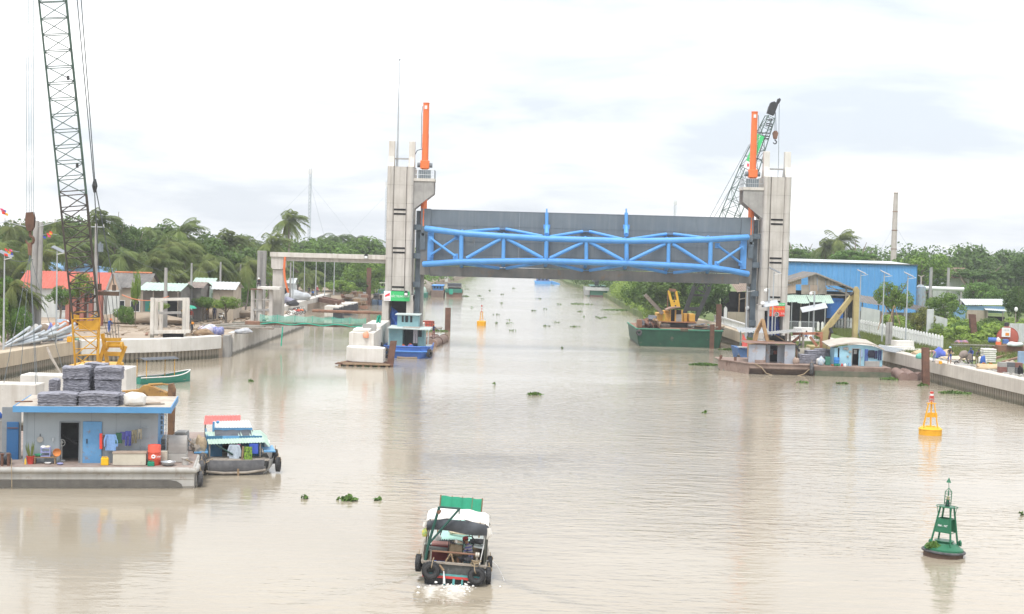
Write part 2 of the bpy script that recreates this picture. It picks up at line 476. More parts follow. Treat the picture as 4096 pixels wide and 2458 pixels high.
for sgn in(-1,1):
 for k,(ang,amp)in enumerate(((0.75,.05),(0.42,.03))):
  line=sgn*dx-(1.2+(dy+1.0)*ang)
  Z+=np.where(dy>-3.5,amp*np.exp(-(line/(.5+.09*np.clip(dy,0,14)))**2)*np.exp(-np.clip(np.abs(dx)-3,0,9)/5),0)
Z+=np.where(dy>0,0.07*np.sin(dy*2.4)*np.exp(-(dx/(1.0+.12*np.clip(dy,0,20)))**2)*np.exp(-np.clip(dy,0,20)/7),0)
Z=np.where(near,Z,0)
foam=np.exp(-(dx/(1.05+.05*np.clip(dy,0,20)))**4)*np.exp(-np.clip(dy,0,20)/2.4)*(dy>-.3)*.62
foam+=.42*np.exp(-((np.abs(dx+.35)-.5)/.45)**2)*np.exp(-np.clip(dy,0,30)/5)*(dy>0)
for sgn in(-1,1):
 line=sgn*dx-(1.25+(dy+1.0)*.75)
 foam+=.26*np.exp(-(line/.45)**2)*np.exp(-np.abs(dy-.2)/2.0)*(dy>-2.5)
foam=np.where(near,foam,0)
nx,ny=len(xs),len(ys)
vv=np.stack([X,Y,Z],-1).reshape(-1,3)
ii=(np.arange(nx-1)[:,None]*ny+np.arange(ny-1)[None,:]).ravel()
ff=np.stack([ii,ii+ny,ii+ny+1,ii+1],-1)
me=bpy.data.meshes.new('water')
me.from_pydata(vv.tolist(),[],ff.tolist())
fa=me.attributes.new('foam','FLOAT','POINT');fa.data.foreach_set('value',foam.ravel().astype(np.float32))
me.polygons.foreach_set('use_smooth',[1]*len(me.polygons))
me.materials.append(water_material())
wo=bpy.data.objects.new('water',me);COL.objects.link(wo);tag(wo,'wide muddy brown canal water with small wind ripples','water',kind='structure')
def ground_mat():
 m=mat('bank_soil',(0.40,0.325,0.25),(0.27,0.21,0.155),ro=.95,sc=.22,bump=.6,bsc=1.2)
 return m
def grass_ground():
 return mat('bank_grass',(0.155,0.20,0.055),(0.075,0.115,0.03),ro=.95,sc=.35,bump=.7,bsc=3)
LEFT=[(-60,-240),(-48,60),(-43.6,110),(-42.3,119),(-41.2,131),(-40.2,135.6),(-36.9,138.0),(-33.2,141.2),(-30.2,145.3),(-29.2,147.6),(-28.6,199.5),(-33.2,202),(-32.6,262),(-27,268),(-22.5,300),(-20.9,396),(-19.6,430),(-16.9,496),(-15,620),(-12,900),(-10,1640)]
RIGHT=[(60,-240),(48,60),(43.4,112),(43.0,120.3),(41.9,130),(41.0,140),(39.9,152.7),(38.4,164.0),(29.6,164.2),(29.6,172.5),(28.6,176),(28.0,193),(26,212),(23.0,222),(22.0,260),(22.0,336),(19.5,400),(16.5,447),(15.5,600),(14,900),(12,1640)]
def bank(name,line,far,label,m,zt,seed):
 mb=MB()
 n=len(line)
 rows=[]
 for x,y in line:
  z=zt(y)
  cols=[(x,y,-1.2),(x,y,z)]
  for k in(1,4,12,30,80,300,800,1550):
   xx=x+(k if far>0 else-k)
   cols.append((xx,y+0,z+(0.12*math.sin(xx*1.7+y)if 1<k<80 else 0)-0.02))
  rows.append(cols)
 c=len(rows[0])
 for r in rows:mb.v.extend(r)
 for i in range(n-1):
  for j in range(c-1):
   mb.f.append([i*c+j,(i+1)*c+j,(i+1)*c+j+1,i*c+j+1]);mb.mi.append(0)
 o=slo(name,mb,m,label,'ground',kind='structure',loc=(0,0,0))
 return o
bank('left_bank',LEFT,-1,'bare trampled earth of the worksite bank beside the left quay',ground_mat(),lambda y:2.08 if y<262 else(1.2 if y<400 else .8),1)
bank('right_bank',RIGHT,1,'grassy right bank behind the white picket fence',grass_ground(),lambda y:2.08 if y<215 else(1.0 if y<400 else .8),2)
def arc_points(path,step):
 pts,out=[Vr((x,y,0))for x,y in path],[]
 carry=0.0
 for a,b in zip(pts[:-1],pts[1:]):
  d=(b-a);L_=d.length;d.normalize()
  t=carry
  while t<L_:
   out.append((a+d*t,d));t+=step
  carry=t-L_
 return out
def pile_mesh(h,wd,name='sheet_pile'):
 mb=MB()
 prof=[(-wd/2,0.16),(-wd/2,.02),(-wd*.42,-.02),(-wd*.3,-.17),(wd*.3,-.17),(wd*.42,-.02),(wd/2,.02),(wd/2,.16)]
 mb.prism(prof,-1.0,h)
 return mb
def quay(label,path,side,cap_m,ztop=2.2,cap_h=1.15,step=0.46,joint=9.0,pm=None,thick=.9):
 o=TH('quay_wall',label,'quay wall',(path[0][0],path[0][1],0))
 zb=ztop-cap_h
 pts=arc_points(path,.9)
 pts.append((Vr((*path[-1],0)),pts[-1][1]))
 k=0
 per=int(joint/.9)
 while k<len(pts)-1:
  seg=pts[k:k+per+1]
  if len(seg)<2:break
  mb=MB()
  ring=[]
  for i,(p,d)in enumerate(seg):
   nrm=Vr((d.y,-d.x,0))*side
   g=0.012 if i in(0,len(seg)-1)else 0
   q=p+d*(g if i==0 else-g)
   a,b=q-nrm*.28,q+nrm*thick
   ring.append([(a.x,a.y,zb),(a.x,a.y,ztop-.05),((a+nrm*.06).x,(a+nrm*.06).y,ztop),(b.x,b.y,ztop),(b.x,b.y,zb)])
  for r_ in ring:mb.v.extend(r_)
  for i in range(len(ring)-1):
   for j in range(5):
    mb.f.append([i*5+j,i*5+(j+1)%5,(i+1)*5+(j+1)%5,(i+1)*5+j]);mb.mi.append(0)
  mb.f.append([0,1,2,3,4]);mb.mi.append(0)
  mb.f.append([(len(ring)-1)*5+j for j in(4,3,2,1,0)]);mb.mi.append(0)
  pa('cap_beam',mb,cap_m,o)
  k+=per
 pm_=pm or pile_mat
 me=pile_mesh(zb-.004,step*.95).mesh('sheet_pile',pm_)
 for i,(p,d)in enumerate(arc_points(path,step)[:290]):
  q=bpy.data.objects.new('sheet_pile',me);COL.objects.link(q);q.parent=o
  nrm=Vr((d.y,-d.x,0))*side
  q.location=(p.x-path[0][0]+nrm.x*.02,p.y-path[0][1]+nrm.y*.02,jit(.012))
  q.rotation_euler=(0,0,math.atan2(d.y,d.x)+(0 if side<0 else math.pi)+jit(.02))
 mb=MB()
 for(a,b)in zip(path[:-1],path[1:]):
  d=(Vr(b)-Vr(a)).normalized();nrm=Vr((d.y,-d.x))*side*.14
  mb.beam((a[0]+nrm.x,a[1]+nrm.y,(zb-1)/2),(b[0]+nrm.x,b[1]+nrm.y,(zb-1)/2),.1,zb+.98)
 pa('backing_sheet',mb,pile_dark,o)
 return o
cap_beige=mat('cap_beige',(0.56,0.47,0.35),(0.45,0.37,0.275),ro=.9,sc=.4,sk=.5,bump=.15,skc=(.36,.30,.22))
cap_pale=mat('cap_pale',(0.60,0.56,0.50),(0.49,0.45,0.40),ro=.9,sc=.5,sk=.45,bump=.15,skc=(.38,.33,.28))
quay('beige quay wall on sheet piles below the heap of galvanised lamp poles',[(-44.6,96),(-43.1,111),(-42.3,119),(-41.3,130.5),(-40.6,134.6)],-1,cap_beige,ztop=2.22,cap_h=1.25)
quay('white curved quay wall on sheet piles in front of the worksite frame',[(-40.2,135.0),(-36.9,137.5),(-33.1,140.7),(-30.4,144.6),(-29.6,146.6)],-1,cw,ztop=2.25,cap_h=1.3)
quay('long quay wall on sheet piles below the concrete mixing workers',[(47.6,64),(43.3,112),(42.9,120.3),(41.8,130),(40.9,140),(39.8,152.7),(38.3,163.5)],1,cap_pale,ztop=2.2,cap_h=1.2)
quay('short quay wall on sheet piles under the white baluster railing',[(28.5,176.5),(27.9,193),(26.2,210)],1,cap_beige,ztop=2.2,cap_h=1.3)
ab_=TH('abutment_wall','straight concrete abutment wall of the side span with a grey stop log slot','retaining wall',(-29,147,0))
mb=MB()
mb.box((-29.05,147.9,.75),(.6,1.3,2.9));mb.box((-29.3,150.6,.6),(.5,.5,2.4))
pa('slot_column',mb,cg,ab_)
pa('slot_recess',MB().box((-29.25,149.45,.55),(.35,1.7,2.3)),cg,ab_)
for k in range(6):
 mb=MB();y0,y1=150.9+k*8.1,150.9+(k+1)*8.1-.03
 mb.ext([(-28.95+k*.06,y0,-1),(-29.6,y0,-1),(-29.6,y0,2.25),(-28.95+k*.06,y0,2.25)],(.06,y1-y0,0))
 pa('wall_bay',mb,cp,ab_)
w2=TH('quay_wall','pale quay wall with a row of lamp posts upstream of the side span','quay wall',(-33,202,0))
for k in range(6):
 mb=MB();y0=202.5+k*9.9
 mb.ext([(-32.9,y0,.55),(-34.2,y0,.55),(-34.2,y0,2.3),(-32.9,y0,2.3)],(.1,9.85,0));pa('cap_beam',mb,cp,w2)
pa('slope',MB().ext([(-32.0,202.5,-.8),(-33.6,202.5,-.8),(-33.6,202.5,.55),(-32.85,202.5,.55)],(.4,59.5,0)),earth,w2)
def tower(label,x0,x1,sgn,base_z,top_z,sign):
 """Front face at Y=165.6; sgn = side of the gate (+1 gate lies to the right)."""
 xc,wd=(x0+x1)/2,x1-x0
 yf,yb=165.6,170.6
 t=TH('sluice_tower',label,'tower',(xc,168,base_z))
 r=.42
 lifts=np.linspace(6.1,top_z,8)
 for a,b in zip(lifts[:-1],lifts[1:]):
  mb=MB()
  for sx in(-1,1):
   cx_=xc+sx*(wd/2-r)
   arc=[(cx_+r*math.cos(R(180+d_)),yf+r+r*math.sin(R(180+d_)))for d_ in range(0,181,20)]
   mb.prism(arc+[(cx_+r,yb),(cx_-r,yb)],a+.012,b-.012)
  mb.prism([(x0+2*r,yf+.09),(x1-2*r,yf+.09),(x1-2*r,yb-.1),(x0+2*r,yb-.1)],a+.012,b-.012)
  pa('tower_lift',mb,c0,t)
  mb=MB();mb.prism([(x0+.06,yf+.10),(x1-.06,yf+.10),(x1-.06,yb-.05),(x0+.06,yb-.05)],b-.02,b+.02 if b<top_z-.1 else b-.012)
  pa('construction_joint',mb,concrete_joint,t)
 for z in(15.6,11.2,6.75):
  for dz in(.25,-.25):
   pa('slot_opening',MB().box((xc,yf+.08,z+dz),(1.36,.06,.2)),black,t)
   pa('slot_lip',MB().box((xc,yf+.06,z+dz+.115),(1.42,.1,.03)),c0,t)
 lg=.62
 for sx in(-1,1):
  pa('portal_leg',MB().box((xc+sx*(wd/2-lg/2+.18),168.1,(base_z+6.05)/2),(lg+.12,5.2,6.1-base_z)),c0,t)
 pa('portal_lintel',MB().box((xc,168.1,5.75),(wd+.48,5.26,.62)),c0,t)
 pa('portal_back',MB().box((xc,169.9,4.6),(wd-.8,.2,2.2)),ds,t)
 for sx in(-1,1):
  fx=xc+sx*(wd/2-.36)
  mb=MB()
  prof=[(166.0,top_z),(166.35,top_z+.5),(166.6,top_z+1.2),(166.72,top_z+2.95),(167.5,top_z+2.95),(167.6,top_z+1.0),(168.3,top_z)]
  mb.ext([(fx-.34,y,z)for y,z in prof],(.68,0,0))
  pa('roof_fin',mb,cw if sgn<0 else cp,t,bv=.03)
 pa('roof_beam',MB().beam((xc-.8,167.2,top_z+.95),(xc+.8,167.2,top_z+.95),.22,.16),cg,t)
 xa=x1 if sgn>0 else x0
 wb=2.3*sgn
 mb=MB();mb.ext([(xa+.01*sgn,166.0,19.15),(xa+wb,166.0,19.15),(xa+wb,166.0,17.75),(xa+.01*sgn,166.0,15.9)],(0,.42,0))
 pa('bracket',mb,cg,t);mb=MB();mb.ext([(xa+.01*sgn,168.6,19.15),(xa+wb,168.6,19.15),(xa+wb,168.6,17.75),(xa+.01*sgn,168.6,15.9)],(0,.42,0))
 pa('bracket',mb,cg,t)
 cxp=xa+1.12*sgn
 mb=MB()
 for sx in(-1,1):mb.box((cxp+sx*.82,167.5,19.32),(.86,3.2,.32))
 mb.box((cxp,166.33,19.32),(.78,.86,.32));mb.box((cxp,168.67,19.32),(.78,.86,.32))
 pa('platform_slab',mb,cp,t)
 rail=[]
 mb=MB()
 ptsr=[(xa+.1*sgn,165.98),(xa+wb,165.98),(xa+wb,169.0)]
 for(a,b)in zip(ptsr[:-1],ptsr[1:]):
  for z in(19.9,20.45):mb.tube([(a[0],a[1],z),(b[0],b[1],z)],.025,5)
  n_=9
  for i in range(n_+1):
   x,y=lr(a[0],b[0],i/n_),lr(a[1],b[1],i/n_)
   mb.tube([(x,y,19.48),(x,y,20.45)],.018,4)
 pa('railing',mb,gv,t)
 mb=MB();mb.box((cxp,166.75,20.0),(1.25,.12,1.0));mb.box((cxp-.62,167.3,20.0),(.14,.9,1.05));mb.box((cxp+.62,167.3,20.0),(.14,.9,1.05))
 mb.cyl((cxp-.86,167.3,21.05),(cxp-.55,167.3,21.05),.28);mb.cyl((cxp+.55,167.3,21.05),(cxp+.86,167.3,21.05),.28)
 pa('trunnion',mb,grey_paint,t)
 return t,cxp
towL,cylLx=tower('left concrete sluice tower with the green company board over its portal',-14.62,-11.58,1,2.2,20.75,1)
towR,cylRx=tower('right concrete sluice tower with the red greeting banner over its portal',28.38,31.52,-1,2.2,20.72,1)
def cylinder(label,x,ytop,cable_side):
 o=TH('hydraulic_cylinder',label,'hydraulic cylinder',(x,167.3,14))
 zt=28.1
 mb=MB();mb.cyl((x,167.3,22.0),(x,167.3,zt),.36,n=20);mb.cyl((x,167.3,zt),(x,167.3,zt+.1),.39,n=20);pa('upper_barrel',mb,orange,o,sm=1)
 mb=MB();mb.cyl((x,167.3,21.5),(x,167.3,24.6),.385,n=20);mb.cyl((x,167.3,24.25),(x,167.3,24.32),.40,n=20);pa('barrel_sleeve',mb,orange,o,sm=1)
 pa('trunnion_collar',MB().box((x,167.3,21.1),(1.02,.9,.95)),orange,o,bv=.05)
 mb=MB();mb.cyl((x,167.3,14.05),(x,167.3,20.65),.36,n=20)
 for z in(17.0,15.6,14.6):mb.cyl((x,167.3,z),(x,167.3,z+.07),.375,n=20)
 pa('lower_barrel',mb,orange,o,sm=1)
 pa('rod_gland',MB().cyl((x,167.3,13.75),(x,167.3,14.05),.28,n=14),orange,o)
 pa('piston_rod',MB().cyl((x,167.3,13.2),(x,167.3,13.75),.14,n=12),gv,o,sm=1)
 mb=MB();mb.tube([(x+.42*cable_side,167.25,zt-.3),(x+.5*cable_side,167.25,zt-1.2),(x+.46*cable_side,167.25,23)],.035,5)
 mb.tube([(x+.3*cable_side,167.1,22.9),(x+.9*cable_side,167.1,22.7),(x+1.3*cable_side,167.2,22.0)],.05,5)
 pa('oil_hose',mb,ca,o)
 pa('name_plate',MB().box((x-.02,166.91,zt-.45),(.3,.02,.4)),wp,o)
cylinder('orange hydraulic hoist cylinder standing on the left tower bracket',cylLx,0,-1)
cylinder('orange hydraulic hoist cylinder standing on the right tower bracket',cylRx,0,1)
def guide(label,x,sgn):
 o=TH('gate_guide',label,'gate guide',(x,167.5,2.2))
 pa('guide_column',MB().box((x,167.9,9.0),(.6,.9,13.6)),steel_guide,o)
 pa('guide_pad',MB().box((x+.5*sgn,168.3,5.6),(.35,.5,6.6)),cg,o)
 for z in(13.9,10.6,7.3,3.9):
  pa('guide_bracket',MB().box((x-.08*sgn,167.6,z),(.82,1.5,.62)),steel_guide,o)
guide('blue grey steel gate guide against the left tower',-11.0,1)
guide('blue grey steel gate guide against the right tower',27.85,-1)
g=TH('lift_gate','long grey steel lift gate with a blue tubular truss hanging above the canal','sluice gate',(8.5,167,8.35))
zb,zt_=8.36,15.98
plates=np.linspace(-9.6,26.1,8)
for a,b in zip(plates[:-1],plates[1:]):
 pa('skin_plate',MB().box(((a+b)/2,167.25,(zt_+9.55)/2),(b-a-.012,.36,zt_-9.55-.01)),steel_gate,g)
pa('top_flange',MB().box((8.25,167.25,zt_-.02),(35.7,.42,.06)),steel_gate,g)
for z in(14.2,12.4,10.9):
 pa('weld_seam',MB().box((8.25,167.06,z),(35.6,.03,.025)),steel_guide,g)
pa('bottom_girder',MB().box((8.25,167.2,8.93),(35.7,.5,1.14)),steel_gate_low,g)
mb=MB();mb.box((8.25,166.94,9.02),(35.6,.02,.05));mb.box((8.25,167.15,8.37),(35.7,.75,.05));pa('bottom_flange',mb,steel_gate_low,g)
for x0_,x1_ in((-10.75,-9.62),(26.12,27.5)):
 pa('end_post',MB().box(((x0_+x1_)/2,167.3,12.3),(x1_-x0_,.7,7.5)),steel_gate,g)
 pa('end_patch',MB().box(((x0_+x1_)/2,166.92,9.9),(x1_-x0_-.06,.06,2.9)),steel_gate_low,g)
for cx_ in(cylLx,cylRx):
 mb=MB();mb.box((cx_,167.1,12.3),(.62,.7,1.9));mb.box((cx_,167.0,13.2),(.3,.5,.5));pa('lifting_lug',mb,steel_guide,g)
def yfront(x):
 u=min(abs(x-D(1846,940,166).x),99)if x<D(1846,940,166).x else(x-D(2843,960,166).x if x>D(2843,960,166).x else 0)
 return 164.7+min(u/4.1,1)**1.4*1.75
def CH(x,y):
 p=D(x,y,165.2)
 for _ in range(3):p=D(x,y,yfront(p.x))
 return p
TOPC=[(1703,915),(1770,924),(1846,934),(2015,946),(2186,956),(2345,960),(2506,965),(2675,963),(2843,959),(2920,954),(2992,950)]
BOTC=[(1694,1058),(1770,1053),(1844,1048),(2013,1046),(2184,1045),(2345,1050),(2506,1054),(2673,1062),(2840,1071),(2920,1083),(2992,1097)]
pa('top_chord',MB().tube([CH(x,y)for x,y in TOPC],.345,14),tb_,g,sm=1)
pa('bottom_chord',MB().tube([CH(x,y)for x,y in BOTC],.345,14),truss_blue_d,g,sm=1)
for xt,xb in((1846,1844),(2015,2013),(2186,2184),(2345,2345),(2506,2506),(2675,2673),(2843,2840)):
 a=CH(xt,dict(TOPC)[xt]);b=CH(xb,dict(BOTC)[xb])
 pa('truss_post',MB().tube([a,b],.25 if xt in(1846,2186,2506,2843)else .22,12,cap=0),tb_,g,sm=1)
 q=a.copy();q.y=167.1;q.z+=.25
 pa('truss_strut',MB().tube([a,q],.22,10),tb_,g,sm=1);mb=MB();q2=b.copy();q2 .y=167;q2 .z-=.55
 mb.tube([b,q2],.22,10);pa('truss_strut',mb,tb_,g,sm=1)
for(xa,ya),(xb,yb)in(((1866,1034),(2003,956)),((2027,956),(2170,1034)),((2200,1034),(2331,971)),((2360,970),(2492,1043)),((2520,1044),(2661,976)),((2690,976),(2826,1062))):
 pa('truss_diagonal',MB().tube([CH(xa,ya),CH(xb,yb)],.205,12),tb_,g,sm=1)
for(xa,ya),(xb,yb),dy in(((1725,956),(1822,1026),0),((1826,950),(1724,1020),.35),((2968,988),(2868,1056),0),((2872,983),(2966,1054),.35)):
 a,b=CH(xa,ya),CH(xb,yb);a.y+=dy;b.y+=dy
 mb=MB();mb.tube([a,b],.14,10)
 mb.box(a+Vr((0,.08,0)),(.55,.06,.6));mb.box(b+Vr((0,.08,0)),(.55,.06,.6));pa('end_brace',mb,tb_,g,sm=0)
for row,peaks in((TOPC,((1858,928,2010,917,2170,946),(2200,948,2344,927,2490,958),(2520,958,2680,937,2835,955))),(BOTC,((1858,1056,2010,1074,2170,1052),(2200,1052,2344,1083,2490,1062),(2520,1062,2680,1092,2835,1078)))):
 for xa,ya,xp,yp,xb,yb in peaks:
  p1,p2=D(xp-14,yp,166.6),D(xp+14,yp,166.6)
  for src,p in(((xa,ya),p1),((xb,yb),p2)):
   pa('plan_brace',MB().tube([CH(*src),p],.18,10),tb_ if row is TOPC else truss_blue_d,g,sm=1)
  pa('gusset_plate',MB().beam(p1+Vr((-.3,.15,0)),p2+Vr((.3,.15,0)),.5,.05),tb_,g)
for xp in(2187,2505):
 a=CH(xp,940);t1=D(xp,908,166.4);t2=D(xp,852,166.6);t3=D(xp,836,166.7)
 mb=MB();mb.tube([a,t1],.27,10);mb.box(t1,(.75,.1,.5));pa('stay_foot',mb,tb_,g)
 mb=MB();mb.tube([t1,t2],.2,10);mb.tube([t2,t3],.09,8);pa('stay_rod',mb,tb_,g)
 b=CH(xp,1042);pa('lug_plate',MB().box(b+Vr((0,-.36,.55)),(.1,.5,.5)),tb_,g)
for x,y in((1722,985),(2975,1005)):
 p=D(x,y,166.6);pa('end_plate',MB().box((p.x,166.8,11.9),(.7,.1,3.6)),tb_,g)
sign_green=mat('sign_green',(0.05,0.52,0.16),(0.05,0.50,0.155),ro=.5)
sw=mat('sign_white',(0.85,0.85,0.85),(0.83,0.83,0.83),ro=.5)
sign_red=mat('sign_red',(0.80,0.07,0.045),(0.78,0.065,0.04),ro=.55)
sign_yellow=mat('sign_yellow',(0.90,0.60,0.06),(0.9,.58,.05),ro=.5)
logo_red=mat('logo_red',(0.80,0.05,0.07),(0.78,0.05,0.07),ro=.5)
b0=D(1535.5,1168,165.2);b1=D(1638,1206.5,165.2)
sg=TH('company_board','green and white company board reading BAC TRUNG NAM on the left tower','sign',((b0 .x+b1 .x)/2,165.2,b1 .z))
wS,hS=b1 .x-b0 .x,1.12
pa('white_panel',MB().box((b0 .x+wS*.135,165.25,b1 .z+hS/2),(wS*.27,.08,hS)),sw,sg)
pa('green_panel',MB().box((b0 .x+wS*.635,165.25,b1 .z+hS/2),(wS*.73,.08,hS)),sign_green,sg)
ltr('lettering','BẮC TRUNG NAM',.34,sw,sg,(wS*.135,.0,hS*.48),fit=wS*.68)
mb=MB();x,z=b0 .x+wS*.05,b1 .z+hS*.36
mb.ext([(x,165.19,z),(x,165.19,z+.24),(x+wS*.18,165.19,z+.52),(x+wS*.18,165.19,z+.2),(x+wS*.1,165.19,z+.16)],(0,.02,0));pa('logo',mb,logo_red,sg)
ltr('lettering','BẮC TRUNG NAM',.1,logo_red,sg,(-wS*.365,0,hS*.17),fit=wS*.19)
def floodlight(label,p):
 o=TH('floodlight',label,'floodlight',p)
 mb=MB();mb.box((0,0,0),(.42,.16,.42));mb.box((0,.06,.26),(.3,.1,.16));pa('housing',mb,ds,o,lc=1)
 pa('lens',MB().box((0,-.085,-.05),(.34,.012,.26)),sw,o,lc=1)
floodlight('small floodlight clamped over the green company board',(D(1624,1176,165).x,165.0,D(1624,1176,165).z))
g0=D(3074,1212,165.0);g1=D(3139.5,1267,165.0)
sg=TH('greeting_banner','red banner with yellow greeting under a green strip on the right tower','banner',((g0 .x+g1 .x)/2,165.1,g1 .z))
wB,hB=g1 .x-g0 .x,g0 .z-g1 .z
pa('red_cloth',MB().box(((g0 .x+g1 .x)/2,165.2,g1 .z+hB*.385),(wB,.05,hB*.77)),sign_red,sg)
pa('green_strip',MB().box(((g0 .x+g1 .x)/2,165.2,g1 .z+hB*.885),(wB,.05,hB*.225)),sign_green,sg)
ltr('lettering','CÔNG TY BẮC TRUNG NAM',.2,sw,sg,(.06,.06,hB*.885),fit=wB*.88)
ltr('lettering','Chào Mừng Năm Mới',.42,sign_yellow,sg,(0,.06,hB*.56),shear=.35,fit=wB*.94)
ltr('lettering','Tết',.34,sign_yellow,sg,(-wB*.4,.06,hB*.2),shear=.35,fit=wB*.16)
ltr('lettering','Tết',.36,sw,sg,(wB*.36,.06,hB*.18),shear=.3,fit=wB*.24)
def he(name,label,cat,c,r,m,group=None,jt=.16,kind=None):
 big=max(r)>.3
 mb=MB();mb.ball((0,0,r[2]*.62),r,22 if big else 12,12 if big else 7,jt*.35)
 a,b,c_=random.uniform(0,6),random.uniform(0,6),random.uniform(0,6)
 def dent(x,y,z):
  u,v,q=x/r[0],y/r[1],z/r[2]
  k=1+.16*math.sin(u*3.1+a+q*2)*math.sin(v*2.7+b)+.10*abs(math.sin(u*5.3+q*4.1+c_))-.06
  return(x*k,y*k,max((z*(1+.12*math.sin(u*4+c_))if q>.5 else z),0))
 mb.v=[dent(*p)for p in mb.v]
 return slo(name,mb,m,label,cat,group,kind,sm=1,loc=c)
mb=MB();mb.grid(lambda u,v:(-14.0+u*1.35+.1*math.sin(v*9),166.6+.25*math.sin(u*9+v*4)+v*.5,2.4+v*2.3*(1-.45*u)),12,10)
slo('tarpaulin',mb,tarp_blue,'blue tarpaulin hung inside the left tower portal','tarpaulin',sm=1)
mb=MB();mb.grid(lambda u,v:(29.3+u*1.6,166.9+.2*math.sin(u*11+v*3),2.5+v*2.2),14,8)
slo('tarpaulin',mb,mat('tarpaulin_navy',(.02,.06,.3),(.012,.035,.2),ro=.6),'dark blue tarpaulin hung inside the right tower portal','tarpaulin',sm=1)
m_t,m_b=D(1598,240,167.3),D(1589,650,167.3)
o=TH('lightning_mast','tall thin lightning mast on the left tower roof','mast',(m_b.x,167.3,20.7))
pa('pole',MB().tube([(m_b.x,167.3,20.7),(m_b.x,167.3,25),(m_b.x,167.3,30),(m_b.x,167.3,m_t.z)],[.13,.1,.065,.03],8),gv,o)
pa('finial',MB().ball((m_b.x,167.3,m_t.z),(.14,.14,.08),8,4),grey_paint,o)
p=TH('river_pier','stepped white concrete pier nose rising from a rotten timber raft','pier',(-15,145,0))
def blk(name,x0,x1,y0,y1,z0,z1,m,b=.06):
 mb=MB();mb.box(((x0+x1)/2,(y0+y1)/2,(z0+z1)/2),(x1-x0,y1-y0,z1-z0));return pa(name,mb,m,p,bv=b)
pa('nose_block',MB().prism([(-16.3,143.5),(-15.6,142.3),(-12.45,141.6),(-12.45,143.6),(-13.7,145),(-16.3,145)],.3,1.72),cw,p,bv=.05)
blk('upper_block',-16.25,-13.75,145.02,152,.3,3.02,cp)
blk('upper_slab',-16.0,-14.3,146,149.6,3.02,3.3,cw)
blk('shaft_block',-15.7,-13.72,152.02,163,0,3.3,cp)
blk('tower_footing',-15.6,-10.6,163.02,175,-1,2.18,cp)
blk('pier_tail',-15.2,-11.0,175.02,184,-1,2.0,cp)
pa('form_plate',MB().box((-14.5,148,3.35),(1.4,.12,.75)),cg,p)
raft=TH('timber_raft','rotten timber raft with weeds around the white pier nose','raft',(-14.5,143,0))
for k in range(11):
 mb=MB();y=140.4+k*.42;x0=-17.2+.22*abs(k-3)+jit(.2)
 mb.box(((x0-11.6)/2+jit(.1),y,.2+jit(.04)),(-11.6-x0+jit(.3),.36,.12));pa('plank',mb,rY if k%3 else wd_,raft)
for x in np.linspace(-16.6,-12,7):
 pa('log',MB().cyl((x,140.3,.03),(x,145,.03),.14,n=8),wd_,raft)
def hpile(label,x,y,z0,z1,lean=(0,0),wd=.62,group=None,m=None):
 mb=MB()
 t=.05
 dx,dy=lean
 for off,sx,sy in(((0,-wd*.42),wd,t),((0,wd*.42),wd,t),((0,0),t,wd*.84)):
  a=Vr((off[0],off[1],z0));
  vs=[]
  for z in(z0,z1):
   k=(z-z0)/(z1-z0)
   for ax,ay in((-sx/2,-sy/2),(sx/2,-sy/2),(sx/2,sy/2),(-sx/2,sy/2)):
    vs.append((off[0]+ax+dx*k,off[1]+ay+dy*k,z))
  mb.add(vs,[(0,3,2,1),(4,5,6,7),(0,1,5,4),(1,2,6,5),(2,3,7,6),(3,0,4,7)])
 return slo('steel_pile',mb,m or rY,label,'pile',group,loc=(x,y,0))
hpile('rusty steel pile leaning beside the white pier nose',-11.95,141.6,-1,2.5,(.45,0))
hpile('rusty steel pile standing alone off the right quay',39.55,137.3,-1,3.55,(-.22,0),.62)
hpile('brown steel pile at the right front corner of the green barge',24.75,178.4,-1,3.0,wd=.5)
hpile('tall brown steel pile behind the green barge corner',25.9,181.2,-1,5.4,wd=.62)
hpile('tall brown steel pile in the water left of the company board',-26.6,268,-1,7.0,wd=.8)
hpile('short rusty steel pile behind the red tub',-8.8,199.5,-.5,3.2,wd=.75)
hpile('dark rusty pile standing in the right bank scrub',D(3898,1350,172).x,172,2,5.4,(-.4,0),.7)
# VEGETATION
def leafmat(name,a,b,transl=.25,objrand=.16,sc=2.2):
 return mat(name,a,b,ro=.6,sc=sc,transl=transl,objrand=objrand,spec=.3,detail=3)
leaf_dark=leafmat('leaf_dark',(0.115,0.195,0.042),(0.045,0.095,0.02))
leaf_mid=leafmat('leaf_mid',(0.17,0.285,0.045),(0.07,0.15,0.025))
leaf_light=leafmat('leaf_light',(0.25,0.36,0.055),(0.115,0.205,0.03))
leaf_yellow=leafmat('leaf_yellow',(0.25,0.26,0.055),(0.12,0.16,0.03))
leaf_palm=leafmat('leaf_palm',(0.21,0.26,0.075),(0.085,0.135,0.036),objrand=.22,sc=1.2)
leaf_palm_far=leafmat('leaf_palm_far',(0.15,0.215,0.075),(0.085,0.14,0.045),objrand=.15)
grass_m=leafmat('grass_blades',(0.20,0.23,0.06),(0.11,0.145,0.032),objrand=.1)
hyac=leafmat('hyacinth_leaf',(0.11,0.20,0.035),(0.06,0.125,0.02),objrand=.1)
bark=mat('bark',(0.24,0.20,0.16),(0.14,0.115,0.09),ro=.95,sc=4,bump=.4)
bark_palm=mat('bark_palm',(0.30,0.27,0.23),(0.19,0.165,0.135),ro=.95,sc=4)
